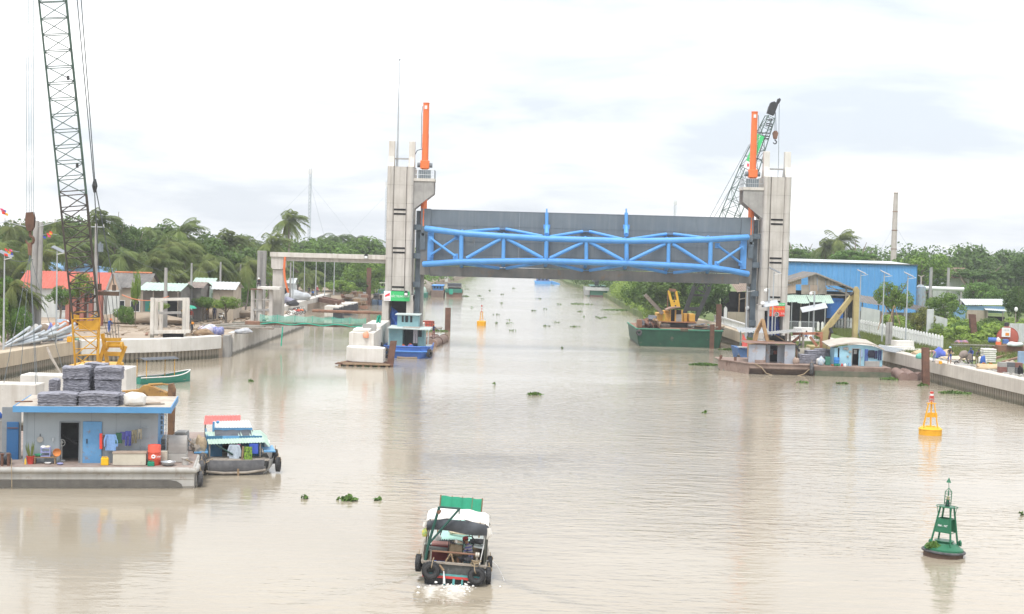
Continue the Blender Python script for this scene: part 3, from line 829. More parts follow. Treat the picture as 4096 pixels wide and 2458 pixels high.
def quads_mesh(name,C,Nrm,size,m,aspect=1.6,rng=None):
 """n leaf quads at C facing Nrm."""
 n=len(C)
 rng=rng or np.random.RandomState(1)
 t=rng.normal(size=(n,3));t-=Nrm*(t*Nrm).sum(1)[:,None];t/=np.linalg.norm(t,axis=1)[:,None]+1e-9
 b=np.cross(Nrm,t)
 s=(size*rng.uniform(.6,1.35,n))[:,None]
 a=t*s*aspect/2;c=b*s/2
 v=np.stack([C-a,C-c*.9+a*.1,C+a,C+c*.9+a*.1],1).reshape(-1,3)
 me=bpy.data.meshes.new(name)
 me.vertices.add(4*n);me.vertices.foreach_set('co',v.astype(np.float32).ravel())
 me.loops.add(4*n);me.loops.foreach_set('vertex_index',np.arange(4*n,dtype=np.int32))
 me.polygons.add(n);me.polygons.foreach_set('loop_start',np.arange(0,4*n,4,dtype=np.int32));me.polygons.foreach_set('loop_total',np.full(n,4,np.int32))
 me.materials.append(m)
 me.update(calc_edges=1)
 return me
def crown_points(n,seed,blobs=26,shape=(1,1,.8),br=(.2,.42),flat=0.0):
 r=np.random.RandomState(seed)
 c=r.normal(size=(blobs,3));c/=np.linalg.norm(c,axis=1)[:,None]
 c*=r.uniform(.25,.82,blobs)[:,None]**.7
 c*=np.array(shape)
 if flat:c[:,2]=np.round(c[:,2]/flat)*flat+r.normal(size=blobs)*.03
 rad=r.uniform(*br,blobs)
 k=r.choice(blobs,n,p=rad**2/(rad**2).sum())
 d=r.normal(size=(n,3));d/=np.linalg.norm(d,axis=1)[:,None]
 if flat:d[:,2]*=.45
 p=c[k]+d*(rad[k]*r.uniform(.55,1.08,n)**.5)[:,None]
 nr=d*.7+r.normal(size=(n,3))*.5+np.array([0,0,.35]);nr/=np.linalg.norm(nr,axis=1)[:,None]
 return p,nr,r
def crown_mesh(name,m,n,seed,leaf=.1,**k):
 p,nr,r=crown_points(n,seed,**k)
 return quads_mesh(name,p,nr,leaf,m,rng=r)
def trunk_mesh(seed,h=1.0,r0=.05,limbs=5,m=None):
 r=random.Random(seed)
 mb=MB()
 top=Vr((r.uniform(-.1,.1),r.uniform(-.1,.1),h))
 mb.tube([(0,0,-.06),(r.uniform(-.03,.03),0,h*.35),top],[r0*1.3,r0,r0*.5],8)
 for i in range(limbs):
  a=2*math.pi*i/limbs+r.uniform(-.4,.4)
  b=Vr((0,0,h*r.uniform(.4,.75)))
  e_=b+Vr((math.cos(a)*.5,math.sin(a)*.5,r.uniform(.35,.7)))
  mb.tube([b,(b+e_)/2+Vr((0,0,-.05)),e_],[r0*.55,r0*.4,r0*.15],5)
 return mb.mesh('trunk',m or bark,sm=1)
CROWNS={}
def crown(kind,var):
 key=(kind,var)
 if key not in CROWNS:
  m={'dark':leaf_dark,'mid':leaf_mid,'light':leaf_light,'yellow':leaf_yellow,'flat':leaf_dark}[kind]
  if kind=='flat':me=crown_mesh('crown',m,4200,50+var,leaf=.062,blobs=24,shape=(1,1,.34),br=(.16,.3),flat=.16)
  else:me=crown_mesh('crown',m,5600,10+var*7+len(kind),leaf=.062,blobs=34,br=(.13,.36))
  CROWNS[key]=me
 return CROWNS[key]
TRUNKS=[trunk_mesh(s)for s in range(3)]
def tree(label,x,y,z0,rad,h,kind='mid',var=0,group=None,name='broadleaf_tree',cat='tree',squash=None,trunk=1):
 """h = height of crown top above z0."""
 t=TH(name,label,cat,(x,y,z0),random.uniform(0,6.28),group)
 rz=squash if squash else min(rad*1.0,h*.48)
 low=h-2*rz<1.3
 if low:rz=h*.53;trunk=0
 c=bpy.data.objects.new('crown',crown(kind,var));COL.objects.link(c);c.parent=t
 c.scale=(rad,rad*random.uniform(.9,1.1),rz);c.location=(0,0,h-rz*(.93 if not low else .9))
 if trunk:
  k=bpy.data.objects.new('trunk',TRUNKS[var%3]);COL.objects.link(k);k.parent=t
  kx=min(h*.9,rad*1.5);k.scale=(kx,kx,max(h-rz*.9,.6))
 return t
def palm_crown(seed,m,wind=(1,.2),n=22,droop=1.0,L_=1.0,el0=-.35,el1=.98):
 r=np.random.RandomState(seed)
 V,F=[],[]
 wd=np.array([wind[0],wind[1],0.0])
 for i in range(n):
  a=2*math.pi*i/n*2.4+r.uniform(-.3,.3)
  el=r.uniform(el0,el1)
  ln=L_*r.uniform(.8,1.1)
  d=np.array([math.cos(a)*math.cos(el),math.sin(a)*math.cos(el),math.sin(el)])
  p=np.zeros(3);pts=[p.copy()]
  K=12
  for k in range(K):
   d=d+np.array([0,0,-.165*droop])+wd*.07;d/=np.linalg.norm(d)
   p=p+d*ln/K;pts.append(p.copy())
  pts=np.array(pts)
  for k in range(K):
   t=(pts[k+1]-pts[k]);t/=np.linalg.norm(t)
   side=np.cross(t,[0,0,1.0]);side/=np.linalg.norm(side)+1e-6
   up=np.cross(side,t)
   f=k/K
   o=len(V);w=.012*(1-f*.6)
   V+=[pts[k]-side*w,pts[k]+side*w,pts[k+1]+side*w,pts[k+1]-side*w];F.append((o,o+1,o+2,o+3))
   if k==0:continue
   for sub in(.0,.5):
    b=pts[k]+t*sub*ln/K
    wl=.25*(math.sin(math.pi*min(.12+f*.95,1))**.6)*L_
    for sg in(-1,1):
     dr=side*sg*.8+t*.55+np.array([0,0,-.5-.45*r.rand()])+wd*.25+up*.15;dr/=np.linalg.norm(dr)
     tip=b+dr*wl*r.uniform(.8,1.1)
     o=len(V);q=t*.0115
     V+=[b-q,b+q,tip+q*.35+np.array([0,0,-.03]),tip-q*.35];F.append((o,o+1,o+2,o+3))
 for i in range(4):
  a=r.uniform(0,6.28);o=len(V)
  s=np.array([math.cos(a),math.sin(a),0])*.10;u=np.array([-math.sin(a),math.cos(a),0])*.05
  V+=[s-u,s+u,s*1.8+u+np.array([0,0,-.55]),s*1.8-u+np.array([0,0,-.6])];F.append((o,o+1,o+2,o+3))
 me=bpy.data.meshes.new('crown');me.from_pydata([tuple(x)for x in V],[],F);me.materials.append(m);me.update()
 return me
PALMS=[palm_crown(s,leaf_palm,wind=wv)for s,wv in((3,(1,.1)),(8,(.8,-.3)),(13,(.5,.4)),(21,(.9,.2)))]
PALMS.append(palm_crown(77,leaf_palm,wind=(.7,.1),n=30,droop=.72,el0=-1.0,el1=1.2))
PALMS_FAR=[palm_crown(s,leaf_palm_far,wind=wv,n=16)for s,wv in((31,(.9,.1)),(35,(.5,.2)))]
def palm_trunk(seed):
 r=random.Random(seed);mb=MB();b=r.uniform(-.07,.07)
 mb.tube([(0,0,-.03),(b,0,.3),(b*1.5,b*.5,.65),(b,0,1)],[.022,.016,.013,.011],7)
 return mb.mesh('trunk',bark_palm,sm=1),b
PT=[palm_trunk(s)for s in range(4)]
def palm(label,x,ytop,Y,L_=4.0,zg=2.0,group=None,far=0,cat='palm tree',name='coconut_palm',var=None):
 v=random.randrange(4)if var is None else var
 p=D(x,ytop,Y)
 hh=p.z-zg-L_*.55
 hh=max(hh,3.0)
 t=TH(name,label,cat,(p.x,Y,zg),random.uniform(-.5,.5),group)
 me,b=PT[v%4]
 k=bpy.data.objects.new('trunk',me);COL.objects.link(k);k.parent=t;k.scale=(hh,hh,hh)if not far else(hh*.9,hh*.9,hh)
 c=bpy.data.objects.new('crown',(PALMS_FAR[v%2]if far else PALMS[v]));COL.objects.link(c);c.parent=t
 c.location=(b*hh*(.9 if far else 1),0,hh);c.scale=(L_,L_,L_)
 c.rotation_euler=(0,0,jit(.5))
 return t
for pi_,(lab,x,yt,Y,L_)in enumerate((('tall coconut palm standing alone above the woods left of the slender mast',1139,826,262,4.6),('windblown coconut palm over the blue metal roof at the far left',66,848,196,4.2),('windblown coconut palm behind the hook block of the big crane',205,842,205,4.2),('coconut palm rising behind the big lattice boom',372,818,205,4.6),('coconut palm right of the dark tree behind the grey tiled house',582,874,224,4.2),('coconut palm in a pair above the teal shed',630,870,230,4.0),('tallest shaggy coconut palm above the awning shed',712,856,215,4.8),('broad drooping coconut palm in front of the shaggy tall one',755,905,200,5.2),('low coconut palm with a full drooping crown right above the white roofed house',808,972,192,5.4),('coconut palm with a dense crown left of the light green tree',890,900,228,4.8),('smaller coconut palm beside the dense crowned one',940,916,240,4.0),('coconut palm at the left foot of the lone tall palm',1010,926,262,4.2),('coconut palm with hanging yellow fronds beside the lone tall palm',1075,914,240,4.6),('low bowed coconut palm leaning behind the quay lamp posts',1235,1046,268,4.6),('young coconut palm behind the slanted column of the side span',1120,1000,235,4.6),('young coconut palm above the red roof house, lowest of the fronds there',150,955,182,4.8),('dark coconut palm between the big pole and the lattice boom',285,905,190,4.6),('pale coconut palm right of the transformer pole',480,945,190,4.6),('low coconut palm behind the orange ridge of the grey tiled house',600,985,182,4.8),('pale coconut palm at the far left edge above the bunting',12,905,186,4.6))):
 palm(lab,x,yt,Y,L_,var=4 if pi_%3==0 else None)
for x,yt,Y in((1205,936,330),(1252,938,330),(1311,918,330),(1358,908,325),(1392,920,335),(1432,914,330),(1476,926,335),(1170,940,330),(1520,985,380)):
 palm('coconut palm in the far row above the woods left of the gate',x,yt,Y,4.4,zg=1.5,group='far row of coconut palms left of the gate',far=1)
rq=random.Random(41)
for i in range(26):
 x=rq.uniform(-60,1020);sk=np.interp(x,[0,200,350,450,620,720,800,1000],[900,880,865,905,915,890,930,950])
 palm('coconut palm crowding the woods behind the left village',x,sk+rq.uniform(0,130),rq.uniform(188,226),rq.uniform(3.6,4.8),group='coconut palms crowding the woods behind the left village',var=i%4)
def tpx(label,x,yt,yb,Y,wpx,kind,var,zg=2.0,group=None,**k):
 p,b=D(x,yt,Y),D(x,yb,Y)
 s=LENS_PX/Y
 rad=wpx/2/s
 h=p.z-zg
 return tree(label,p.x,Y,zg,rad,h,kind,var,group,squash=max((p.z-b.z)/2,.5),**k)
for a in(('dark broad tree rising behind the lattice boom and the grey tiled house',455,868,1060,212,190,'dark',0),('dark rounded tree left of the pair of palms',530,905,1060,208,130,'dark',1),('light green spreading tree behind the slanted column',965,990,1165,222,250,'light',0),('mid green tree above the cross beam of the side span',1190,975,1120,275,190,'mid',1),('dark tree behind the quay lamp posts',1270,990,1190,280,190,'dark',2),('bright green tree above the end of the cross beam',1390,985,1150,290,190,'mid',2),('bright yellow green tree left of the left tower',1470,1000,1185,275,170,'light',1),('dark flat tiered tree beside the tall brown pile',1440,1095,1200,268,110,'flat',0),('low bush at the end of the quay near the floating sheds',1372,1118,1215,262,130,'light',2),('dark tree hidden behind the left tower edge',1535,985,1170,300,120,'dark',0),('dense shrub by the footpath left of the slanted column',1010,1110,1215,206,120,'mid',0),('leafy shrub behind the motorbike and the sign plate',870,1145,1215,186,160,'light',1),('bright shrub on the wall in front of the grey tiled house',545,1060,1250,160,40,'light',0),('shrub in front of the grey corrugated fence',500,1215,1275,158,90,'mid',1),('shrub between the pole and the lattice boom before the red roof',330,1085,1230,158,110,'light',2),('bush in front of the red roof house beside the solar lamp',245,1140,1235,150,110,'mid',2),('light green bush in front of the low white roofed house',905,1178,1250,168,130,'light',0),('mid green bush in front of the mint walled house',815,1180,1245,172,110,'mid',1),('small bush between the mint awning shed and the square pole',628,1200,1258,158,80,'light',2),('leafy banana clump at the far left behind the lamp poles',35,1085,1310,131,130,'mid',0),('dark green bush beside the pipe section at the far left',80,1210,1345,129,90,'mid',1),('yellow green bush at the far left edge',8,1180,1360,128,90,'light',2)):
 tpx(*a)
for lab,x,yt,Y,L_ in(('broad leaved young palm at the left edge above the lamp pole heap',40,1080,130,2.6),('young palm with yellowing fronds beside the big pole',95,1130,131,2.2)):
 palm(lab,x,yt,Y,L_,zg=2.0,cat='palm tree',name='young_palm')
def mass(name,label,pts,m,n,leaf,seed,kind='stuff'):
 """pts: (x, y, z, rx, ry, rz) clumps in world metres."""
 r=np.random.RandomState(seed)
 P=np.array(pts)
 area=P[:,3]*P[:,5]
 k=r.choice(len(P),n,p=area/area.sum())
 d=r.normal(size=(n,3));d/=np.linalg.norm(d,axis=1)[:,None]
 d[:,1]=-np.abs(d[:,1])*.9+.1*d[:,1]
 sub=r.normal(size=(len(P),9,3));sub/=np.linalg.norm(sub,axis=2)[...,None]
 j=r.randint(0,9,n)
 c=P[k,:3]+sub[k,j]*P[k,3:]*.62
 p=c+d*P[k,3:]*.45*r.uniform(.7,1.05,n)[:,None]
 nr=d*.7+r.normal(size=(n,3))*.5+np.array([0,0,.35]);nr/=np.linalg.norm(nr,axis=1)[:,None]
 me=quads_mesh(name,p,nr,leaf,m,rng=r)
 o=bpy.data.objects.new(name,me);COL.objects.link(o)
 return tag(o,label,'trees',kind=kind)
def woods(x0,x1,skyline,Y0,Y1,rows,per,seed,zg=1.5,rr=(3.5,5.5)):
 r=random.Random(seed);out=[]
 for i in range(rows):
  Y=lr(Y0,Y1,i/max(rows-1,1))
  for j in range(per):
   x=lr(x0,x1,(j+r.random())/per)
   yt=np.interp(x,[a for a,b in skyline],[b for a,b in skyline])
   top=D(x,yt,Y).z*1.0
   rad=r.uniform(*rr)
   ztop=top-r.uniform(0,2.2)
   z=zg+1
   while z<ztop-rad*.5:
    out.append((D(x,1000,Y).x+r.uniform(-1,1),Y+r.uniform(-3,3),z+rad*.4,rad,rad*.8,rad*.7));z+=rad*.95
   out.append((D(x,1000,Y).x,Y,max(ztop-rad*.75,zg+.5),rad,rad*.8,rad*.7))
 return out
SKY_L=[(-300,880),(0,915),(200,895),(350,880),(450,905),(620,930),(720,910),(800,955),(960,965),(1100,970),(1210,970),(1300,955),(1400,950),(1480,958),(1560,985),(1700,1000)]
mass('woodland_foliage','dense dark coconut and fruit woods behind the left village',woods(-300,1000,SKY_L,216,246,3,26,3,rr=(2.6,4.4)),leaf_dark,100000,.40,5)
mass('woodland_foliage','mid green woods behind the side span of the left tower',woods(800,1640,[(a,b+10)for a,b in SKY_L],300,352,3,20,4,rr=(3,5)),leaf_mid,86000,.46,6)
def bankmass(line,depth,h,seed,step=6.0,rr=(2.2,4.5)):
 r=random.Random(seed);out=[]
 for(x0,y0),(x1,y1)in zip(line[:-1],line[1:]):
  L_=math.hypot(x1-x0,y1-y0);n_=max(2,int(L_/step))
  for i in range(n_):
   t=(i+r.random())/n_;x,y=lr(x0,x1,t),lr(y0,y1,t)
   for k in range(3):
    rad=r.uniform(*rr);dd=depth*(k+.25)*(.9)
    out.append((x+dd,y,1.0+(h*(.35+.3*k)*r.uniform(.6,1.1)),rad,rad*1.3,rad*.9))
 return out
mass('bank_scrub','green scrub and trees lining the left bank far beyond the gate',bankmass([(-29,285),(-23.5,330),(-22.3,396),(-20.5,450),(-18,520),(-15.6,640),(-13,900)],-3.0,7,8),leaf_mid,46000,.46,9)
mass('bank_scrub','bright green scrub spilling to the water on the right bank beyond the gate',bankmass([(23.6,226),(23.2,258),(23.5,300),(23.6,340)],2.6,4.2,12,4,(1.4,2.8)),leaf_light,44000,.3,10)
mass('bank_scrub','dark scrub and trees far along the right bank beyond the grey white boat',bankmass([(23.4,345),(20.8,400),(18,450),(17,600),(15.5,900)],3.2,7.5,14),leaf_dark,36000,.48,11)
for a in(('big dark tree drooping behind the green barge and the yellow crane',2700,1060,1265,212,330,'dark',1),('grey green willowy tree between the barge crane and the right tower',2835,1075,1290,200,190,'dark',2),('leafy tree at the bend right of the bright scrub',2570,1090,1240,228,170,'mid',0),('large bright tree standing behind the blue corrugated warehouse corner',3695,988,1190,248,230,'mid',1),('flat topped spreading rain tree above the white walled house',3905,1035,1165,262,330,'flat',1),('young leafy street tree in front of the blue warehouse',3577,1112,1262,180,150,'light',0),('thin leafy tree staked behind the picket fence near the white wall',3785,1165,1290,188,150,'mid',2),('dark dense tree at the right edge above the red tank',4075,1135,1300,190,130,'dark',0),('tall dark tree at the far right edge above the flowering shrubs',4085,1020,1180,275,150,'dark',2),('yellow leaved sapling behind the picket fence',3690,1225,1320,178,110,'yellow',1),('flowering shrub mass right of the white walled house',3925,1120,1230,240,190,'mid',0),('low dark tree behind the warehouse roof, left of the chimney',3420,1000,1060,262,230,'mid',2),('dark tree top peeping over the warehouse roof beside the right tower',3200,990,1060,285,150,'mid',0),('small shrub at the foot of the lamp with the camera',3280,1318,1345,165,50,'light',0),('green shrub in the scrub beside the blue roofed hut',3860,1280,1375,175,130,'mid',1),('yellow green bush at the fence end',3750,1290,1380,176,100,'light',2),('green bush before the blue roofed hut',3960,1270,1350,182,130,'mid',2)):
 tpx(*a)
palm('tall royal palm with a full crown above the blue warehouse',3345,905,272,4.8,name='royal_palm',var=4)
palm('royal palm with an upright spear leaf left of the full crowned one',3290,940,272,4.2,name='royal_palm',var=4)
palm('small palm top peeping above the warehouse right of the two royal palms',3467,1000,300,3.6,name='royal_palm')
palm('palm top over the small house left of the rain tree',3830,1000,300,4.0,far=1)
palm('palm top right beside the first one above the rain tree',3885,998,305,4.0,far=1)
SKY_R=[(3100,1000),(3400,1010),(3600,1022),(3800,1015),(3960,1000),(4100,995),(4400,990)]
mass('woodland_foliage','pale distant woods along the skyline at the right',woods(3080,4500,SKY_R,300,380,3,18,6,rr=(4,6)),leaf_dark,80000,.52,13)
mass('bank_scrub','tangled weeds and scrub on the right bank around the blue roofed hut',[(lr(51,76,random.random()),lr(170,205,random.random()),2.2+random.random(),2.2,2.2,1.1)for _ in range(70)],leaf_light,30000,.3,15)
mass('bank_scrub','low scrub behind the fence before the blue warehouse',[(lr(49,62,random.random()),lr(168,196,random.random()),2.1+random.random()*.5,1.6,1.6,.7)for _ in range(46)],leaf_light,20000,.26,16)
def grass_patch(name,label,area,n,h,m,seed,cat='grass'):
 r=np.random.RandomState(seed)
 x=r.uniform(0,1,n);y=r.uniform(0,1,n)
 p=area(x,y)
 a=r.uniform(0,6.28,n);hh=h*r.uniform(.5,1.3,n);wdt=.035*r.uniform(.7,1.5,n)
 s=np.stack([np.cos(a)*wdt,np.sin(a)*wdt,np.zeros(n)],1)
 t=np.stack([r.normal(size=n)*.35*hh,r.normal(size=n)*.35*hh,hh],1)
 v=np.stack([p-s,p+s,p+t],1).reshape(-1,3)
 me=bpy.data.meshes.new(name)
 me.vertices.add(3*n);me.vertices.foreach_set('co',v.astype(np.float32).ravel())
 me.loops.add(3*n);me.loops.foreach_set('vertex_index',np.arange(3*n,dtype=np.int32))
 me.polygons.add(n);me.polygons.foreach_set('loop_start',np.arange(0,3*n,3,dtype=np.int32));me.polygons.foreach_set('loop_total',np.full(n,3,np.int32))
 me.materials.append(m);me.update(calc_edges=1)
 o=bpy.data.objects.new(name,me);COL.objects.link(o)
 return tag(o,label,cat,kind='stuff')
grass_patch('grass','yellow green grass between the right quay and the picket fence',lambda u,v:np.stack([41.0+u*4.2-v*.8,150+v*40,np.full(len(u),2.05)],1),16000,.42,grass_m,2)
grass_patch('grass','rough grass around the red tank and the plank pile',lambda u,v:np.stack([45+u*22,146+v*30,np.full(len(u),2.05)],1),24000,.5,grass_m,3)
def hy(label,x,y,wd,dp,n,seed,group=None,h=.28,pos=None):
 r=np.random.RandomState(seed)
 p=pos or W(x,y)
 k=np.sqrt(r.uniform(0,1,n));a=r.uniform(0,6.28,n)
 c=np.stack([np.cos(a)*k*wd/2*(1+.3*np.sin(3*a+seed)),np.sin(a)*k*dp/2,r.uniform(.02,h,n)*(1-.6*k)],1)
 nr=r.normal(size=(n,3))*.6+np.array([0,-.3,.7]);nr/=np.linalg.norm(nr,axis=1)[:,None]
 me=quads_mesh('water_hyacinth',c,nr,.2,hyac,aspect=1.25,rng=r)
 o=bpy.data.objects.new('water_hyacinth',me);COL.objects.link(o);o.location=p
 return tag(o,label,'water plant',group)
for i,(lab,x,y,wd,dp,n)in enumerate((('thick mat of water hyacinth at the left end of the rusty barge',2815,1462,3.2,1.6,420),('mat of water hyacinth against the quay beside the green barge',2935,1402,3.6,1.5,340),('small floating hyacinth clump near the middle boat, the greenest one',1395,2003,.85,.6,70),('flat sparse hyacinth clump left of the greenest one',1215,1996,.4,.3,12),('brownish thin weed patch right of the greenest clump',1510,2003,.4,.3,10),('floating hyacinth clump in open water below the gate middle',2136,1581,1.2,.9,60),('hyacinth clump at the foot of the single pile off the right quay',3690,1545,1.0,.6,50),('long hyacinth mat along the right quay behind the near yellow buoy',3815,1575,2.6,1.6,180),('hyacinth clump off the right end of the rusty barge',3560,1520,1.6,.8,140),('small hyacinth clump in front of the rusty barge middle',3370,1537,1.1,.6,70),('thin hyacinth clump in front of the rusty barge left part',3215,1533,1.1,.6,40),('tiny weed clump left of the middle in open water',1005,1527,.5,.5,22),('hyacinth mat far out beyond the gate near the grey white boat',2320,1218,4.2,5,160),('hyacinth fringe along the right bank scrub',2480,1243,7,5,420),('hyacinth tuft at the stern of the green fishing boat',1862,1187,1.6,1.4,70),('hyacinth fringe under the red tub raft',1740,1326,4.2,1.2,160),('hyacinth caught along the white pier raft',1460,1467,3.8,.7,110),('hyacinth fringe beside the small green boat with a canopy',668,1525,.9,1.2,90))):
 hy(lab,x,y,wd,dp,n,40+i)
rr_=random.Random(77)
for i in range(34):
 u=rr_.random()
 x,y=rr_.uniform(1850,2420),lr(1140,1330,u**1.3)
 if x<1960 and y>1290:continue
 hy('small drifting weed clump on the bright water beyond the gate',x,y,rr_.uniform(.4,1.4),rr_.uniform(.4,1.2),rr_.randrange(8,26),100+i,group='drifting weed clumps beyond the gate')
for i,(x,y)in enumerate(((1975,1540),(2820,1655),(2540,1350),(2250,1395),(4090,2063),(1700,1405))):
 hy('tiny scrap of weed drifting on the near water',x,y,.35,.3,9,200+i,group='tiny weed scraps on the near water')
# BUILDINGS
def corr_mb(mb,a,b,d,n=20,amp=.03,seg=2,sag=0.0):
 """Corrugated sheet: a->b across the ribs, a->d down the slope."""
 a,b,d=Vr(a),Vr(b),Vr(d)
 nr=(b-a).cross(d-a).normalized()
 if nr.z<0:nr=-nr
 cols=n*2
 def f(u,v):
  k=round(u*cols)%2
  return a+(b-a)*u+(d-a)*v+nr*(amp*(1 if k else-1))+Vr((0,0,-sag*math.sin(math.pi*u)))
 mb.grid(f,cols,seg)
 return mb
def rmat(name,c,c2,ro=.7,sc=.8,**k):return mat(name,c,c2,ro=ro,sc=sc,**k)
roof_red=rmat('roof_red',(0.50,0.12,0.085),(0.42,0.10,0.07),sk=.25)
roof_grey=rmat('roof_grey_tile',(0.20,0.185,0.17),(0.12,0.115,0.11),sk=.3)
roof_blue=rmat('roof_blue',(0.27,0.46,0.72),(0.22,0.40,0.64))
roof_white=rmat('roof_white',(0.58,0.61,0.61),(0.44,0.47,0.47),sk=.25)
roof_mint=rmat('roof_mint',(0.44,0.56,0.48),(0.34,0.45,0.38),sk=.25)
wall_white=rmat('wall_white',(0.62,0.64,0.62),(0.5,0.53,0.52),sk=.3)
wall_pink=rmat('wall_brick_red',(0.42,0.17,0.13),(0.33,0.13,0.10),sk=.3)
wall_teal=rmat('wall_teal',(0.06,0.33,0.28),(0.045,0.27,0.23))
wall_beige=rmat('wall_beige',(0.50,0.43,0.34),(0.40,0.34,0.27),sk=.4)
wall_greyc=rmat('wall_corrugated_grey',(0.26,0.24,0.22),(0.16,0.15,0.14),sk=.5)
ware_blue=rmat('warehouse_blue',(0.14,0.40,0.74),(0.115,0.35,0.66),sc=.25,sk=.35,skc=(.2,.47,.78),ro=.55)
clad_old=rmat('cladding_old',(0.42,0.37,0.31),(0.25,0.215,0.185),sk=.7,skc=(.14,.12,.11),sc=.7)
clad_rust=rmat('cladding_pinkish',(0.50,0.39,0.31),(0.38,0.30,0.24),sk=.4,sc=.7)
window_dark=mat('window_glass',(0.03,0.04,0.05),ro=.15,spec=.6)
def house(name,label,x0,x1,ye,yr,Y,depth,roof_m,wall_m,zg=2.05,over=.4,ribs=None,wins=3,gable=1,cat='house'):
 a,b=D(x0,ye,Y),D(x1,ye,Y)
 ze=(a.z+b.z)/2
 zr=D((x0+x1)/2,yr,Y+depth/2).z
 X0,X1=a.x,b.x
 o=TH(name,label,cat,((X0+X1)/2,Y+depth/2,zg))
 ribs=ribs or int((X1-X0)*2.2)
 mb=corr_mb(MB(),(X0,Y+depth/2,zr),(X1,Y+depth/2,zr),(X0,Y-over,ze-.1),ribs,.03);pa('roof_slope',mb,roof_m,o)
 mb=corr_mb(MB(),(X0,Y+depth/2+.02,zr),(X1,Y+depth/2+.02,zr),(X0,Y+depth+over,ze-.1),ribs,.03);pa('roof_slope',mb,roof_m,o)
 i=.35
 pa('front_wall',MB().ext([(X0+i,Y,zg-.2),(X1-i,Y,zg-.2),(X1-i,Y,ze-.08),(X0+i,Y,ze-.08)],(0,.18,0)),wall_m,o)
 for xx in(X0+i,X1-i-.18):
  pa('gable_wall',MB().ext([(xx,Y+.19,zg-.2),(xx,Y+depth-.02,zg-.2),(xx,Y+depth-.02,ze-.1),(xx,Y+depth/2,zr-.12),(xx,Y+.19,ze-.1)],(.18,0,0)),wall_m,o)
 wd=(X1-X0-1.2)/max(wins,1)
 for k in range(wins):
  cx_=X0+.6+wd*(k+.5)
  mb=MB();mb.box((cx_,Y-.02,zg+1.5),(min(1.1,wd*.55),.05,1.2));w_=pa('window',mb,window_dark,o)
  mb=MB();q=min(1.1,wd*.55)/2+.05
  for sx in(-q,q):mb.box((cx_+sx,Y-.03,zg+1.5),(.09,.1,1.38))
  for sz in(-.65,.65):mb.box((cx_,Y-.03,zg+1.5+sz),(q*2-.1,.1,.09))
  pa('window_frame',mb,wp,w_)
 return o,X0,X1,ze,zr
h1,*_=house('house','long house with a faded red metal roof behind the big lattice boom',66,430,1152,1086,172,7,roof_red,wall_white,wins=3)
rg=mat('ridge_orange',(.62,.22,.1),(.5,.17,.08))
h2,X0,X1,ze,zr=house('house','old house with grey roof tiles and an orange ridge',432,592,1148,1092,174,7,roof_grey,wall_beige,wins=2)
pa('ridge_cap',MB().tube([(X0-.1,177.5,zr+.05),(X1-.4,177.5,zr+.05)],.12,6),rg,h2)
o=TH('gable_parapet','concrete and brick gable wall between the red roof and the grey tiled roof','wall',(D(452,1150,171).x,171,2))
a,b,c=D(430,1160,171),D(478,1160,171),D(455,1096,171)
pa('wall_panel',MB().ext([a,b,(b.x-.1,171,b.z+.5),c,(a.x,171,a.z+.4)],(0,.3,0)),rmat('parapet_beige',(.55,.40,.29),(.48,.35,.26)),o)
mb=MB();mb.beam(a+Vr((-.08,.1,0)),c+Vr((-.08,.1,.1)),.5,.22);mb.beam(b+Vr((.08,.1,0)),c+Vr((.08,.1,.1)),.5,.22);pa('coping',mb,cg,o)
pa('lower_wall',MB().box(((a.x+b.x)/2,171.15,(a.z+1.9)/2),(b.x-a.x,.3,a.z-1.9)),wall_white,o)
o=TH('house','pale blue hipped metal roof standing behind the red roofed house','house',(D(250,1080,192).x,194,2))
a,b,r0,r1=D(82,1092,190),D(432,1090,190),D(205,1049,195),D(300,1050,195)
pa('roof_slope',MB().add([a,b,r1,r0],[(0,1,2,3)]),roof_blue,o)
c_,d_=Vr((a.x,201,a.z)),Vr((b.x,201,b.z))
pa('roof_slope',MB().add([a,r0,c_],[(0,1,2)]),roof_blue,o)
pa('roof_slope',MB().add([b,d_,r1],[(0,1,2)]),roof_blue,o)
pa('roof_slope',MB().add([c_,d_,r1,r0],[(0,1,2,3)]),roof_blue,o)
pa('wall',MB().box(((a.x+b.x)/2,195.5,(a.z+2)/2),(b.x-a.x-1,10,a.z-2.1)),wall_white,o)
o=TH('pillared_house','brick red pillared front of a house behind the yellow boom foot','house',(D(330,1290,158).x,158,2))
for i,x in enumerate((272,300,330,365,400)):
 a,b=D(x,1165,158),D(x,1290,158)
 pa('pillar',MB().box((a.x,158,(a.z+2)/2),(.42,.42,a.z-2)),wall_pink,o)
a,b=D(262,1160,158),D(408,1160,158)
pa('wall',MB().box(((a.x+b.x)/2,158.6,(a.z+2)/2),(b.x-a.x,.2,a.z-2)),wall_pink,o)
pa('door',MB().box((D(352,1255,158).x,158.45,D(352,1255,158).z),(.5,.1,2.0)),wall_white,o)
o,X0,X1,ze,zr=house('shed','dark plank shed with a long mint awning roof and a teal panel',560,735,1158,1132,166,5,roof_mint,wall_greyc,wins=0,cat='shed',over=1.6)
pa('teal_panel',MB().box((X0+1.6,165.9,3.9),(1.9,.06,1.5)),wall_teal,o)
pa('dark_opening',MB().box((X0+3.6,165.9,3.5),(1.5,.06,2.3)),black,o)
for k in range(4):
 pa('awning_post',MB().tube([(X0+.5+k*1.4,164.5,2.0),(X0+.5+k*1.4,164.5,ze-.1)],.05,6),wg,o)
house('shed','grey plank shed with a rusty roof left of the white roofed house',735,815,1148,1128,172,5,rmat('roof_rusty',(.25,.2,.17),(.16,.13,.11)),wall_greyc,wins=0,cat='shed')
house('house','small mint walled house with a pale roof near the pole row',760,850,1146,1112,182,6,roof_mint,roof_mint,wins=2)
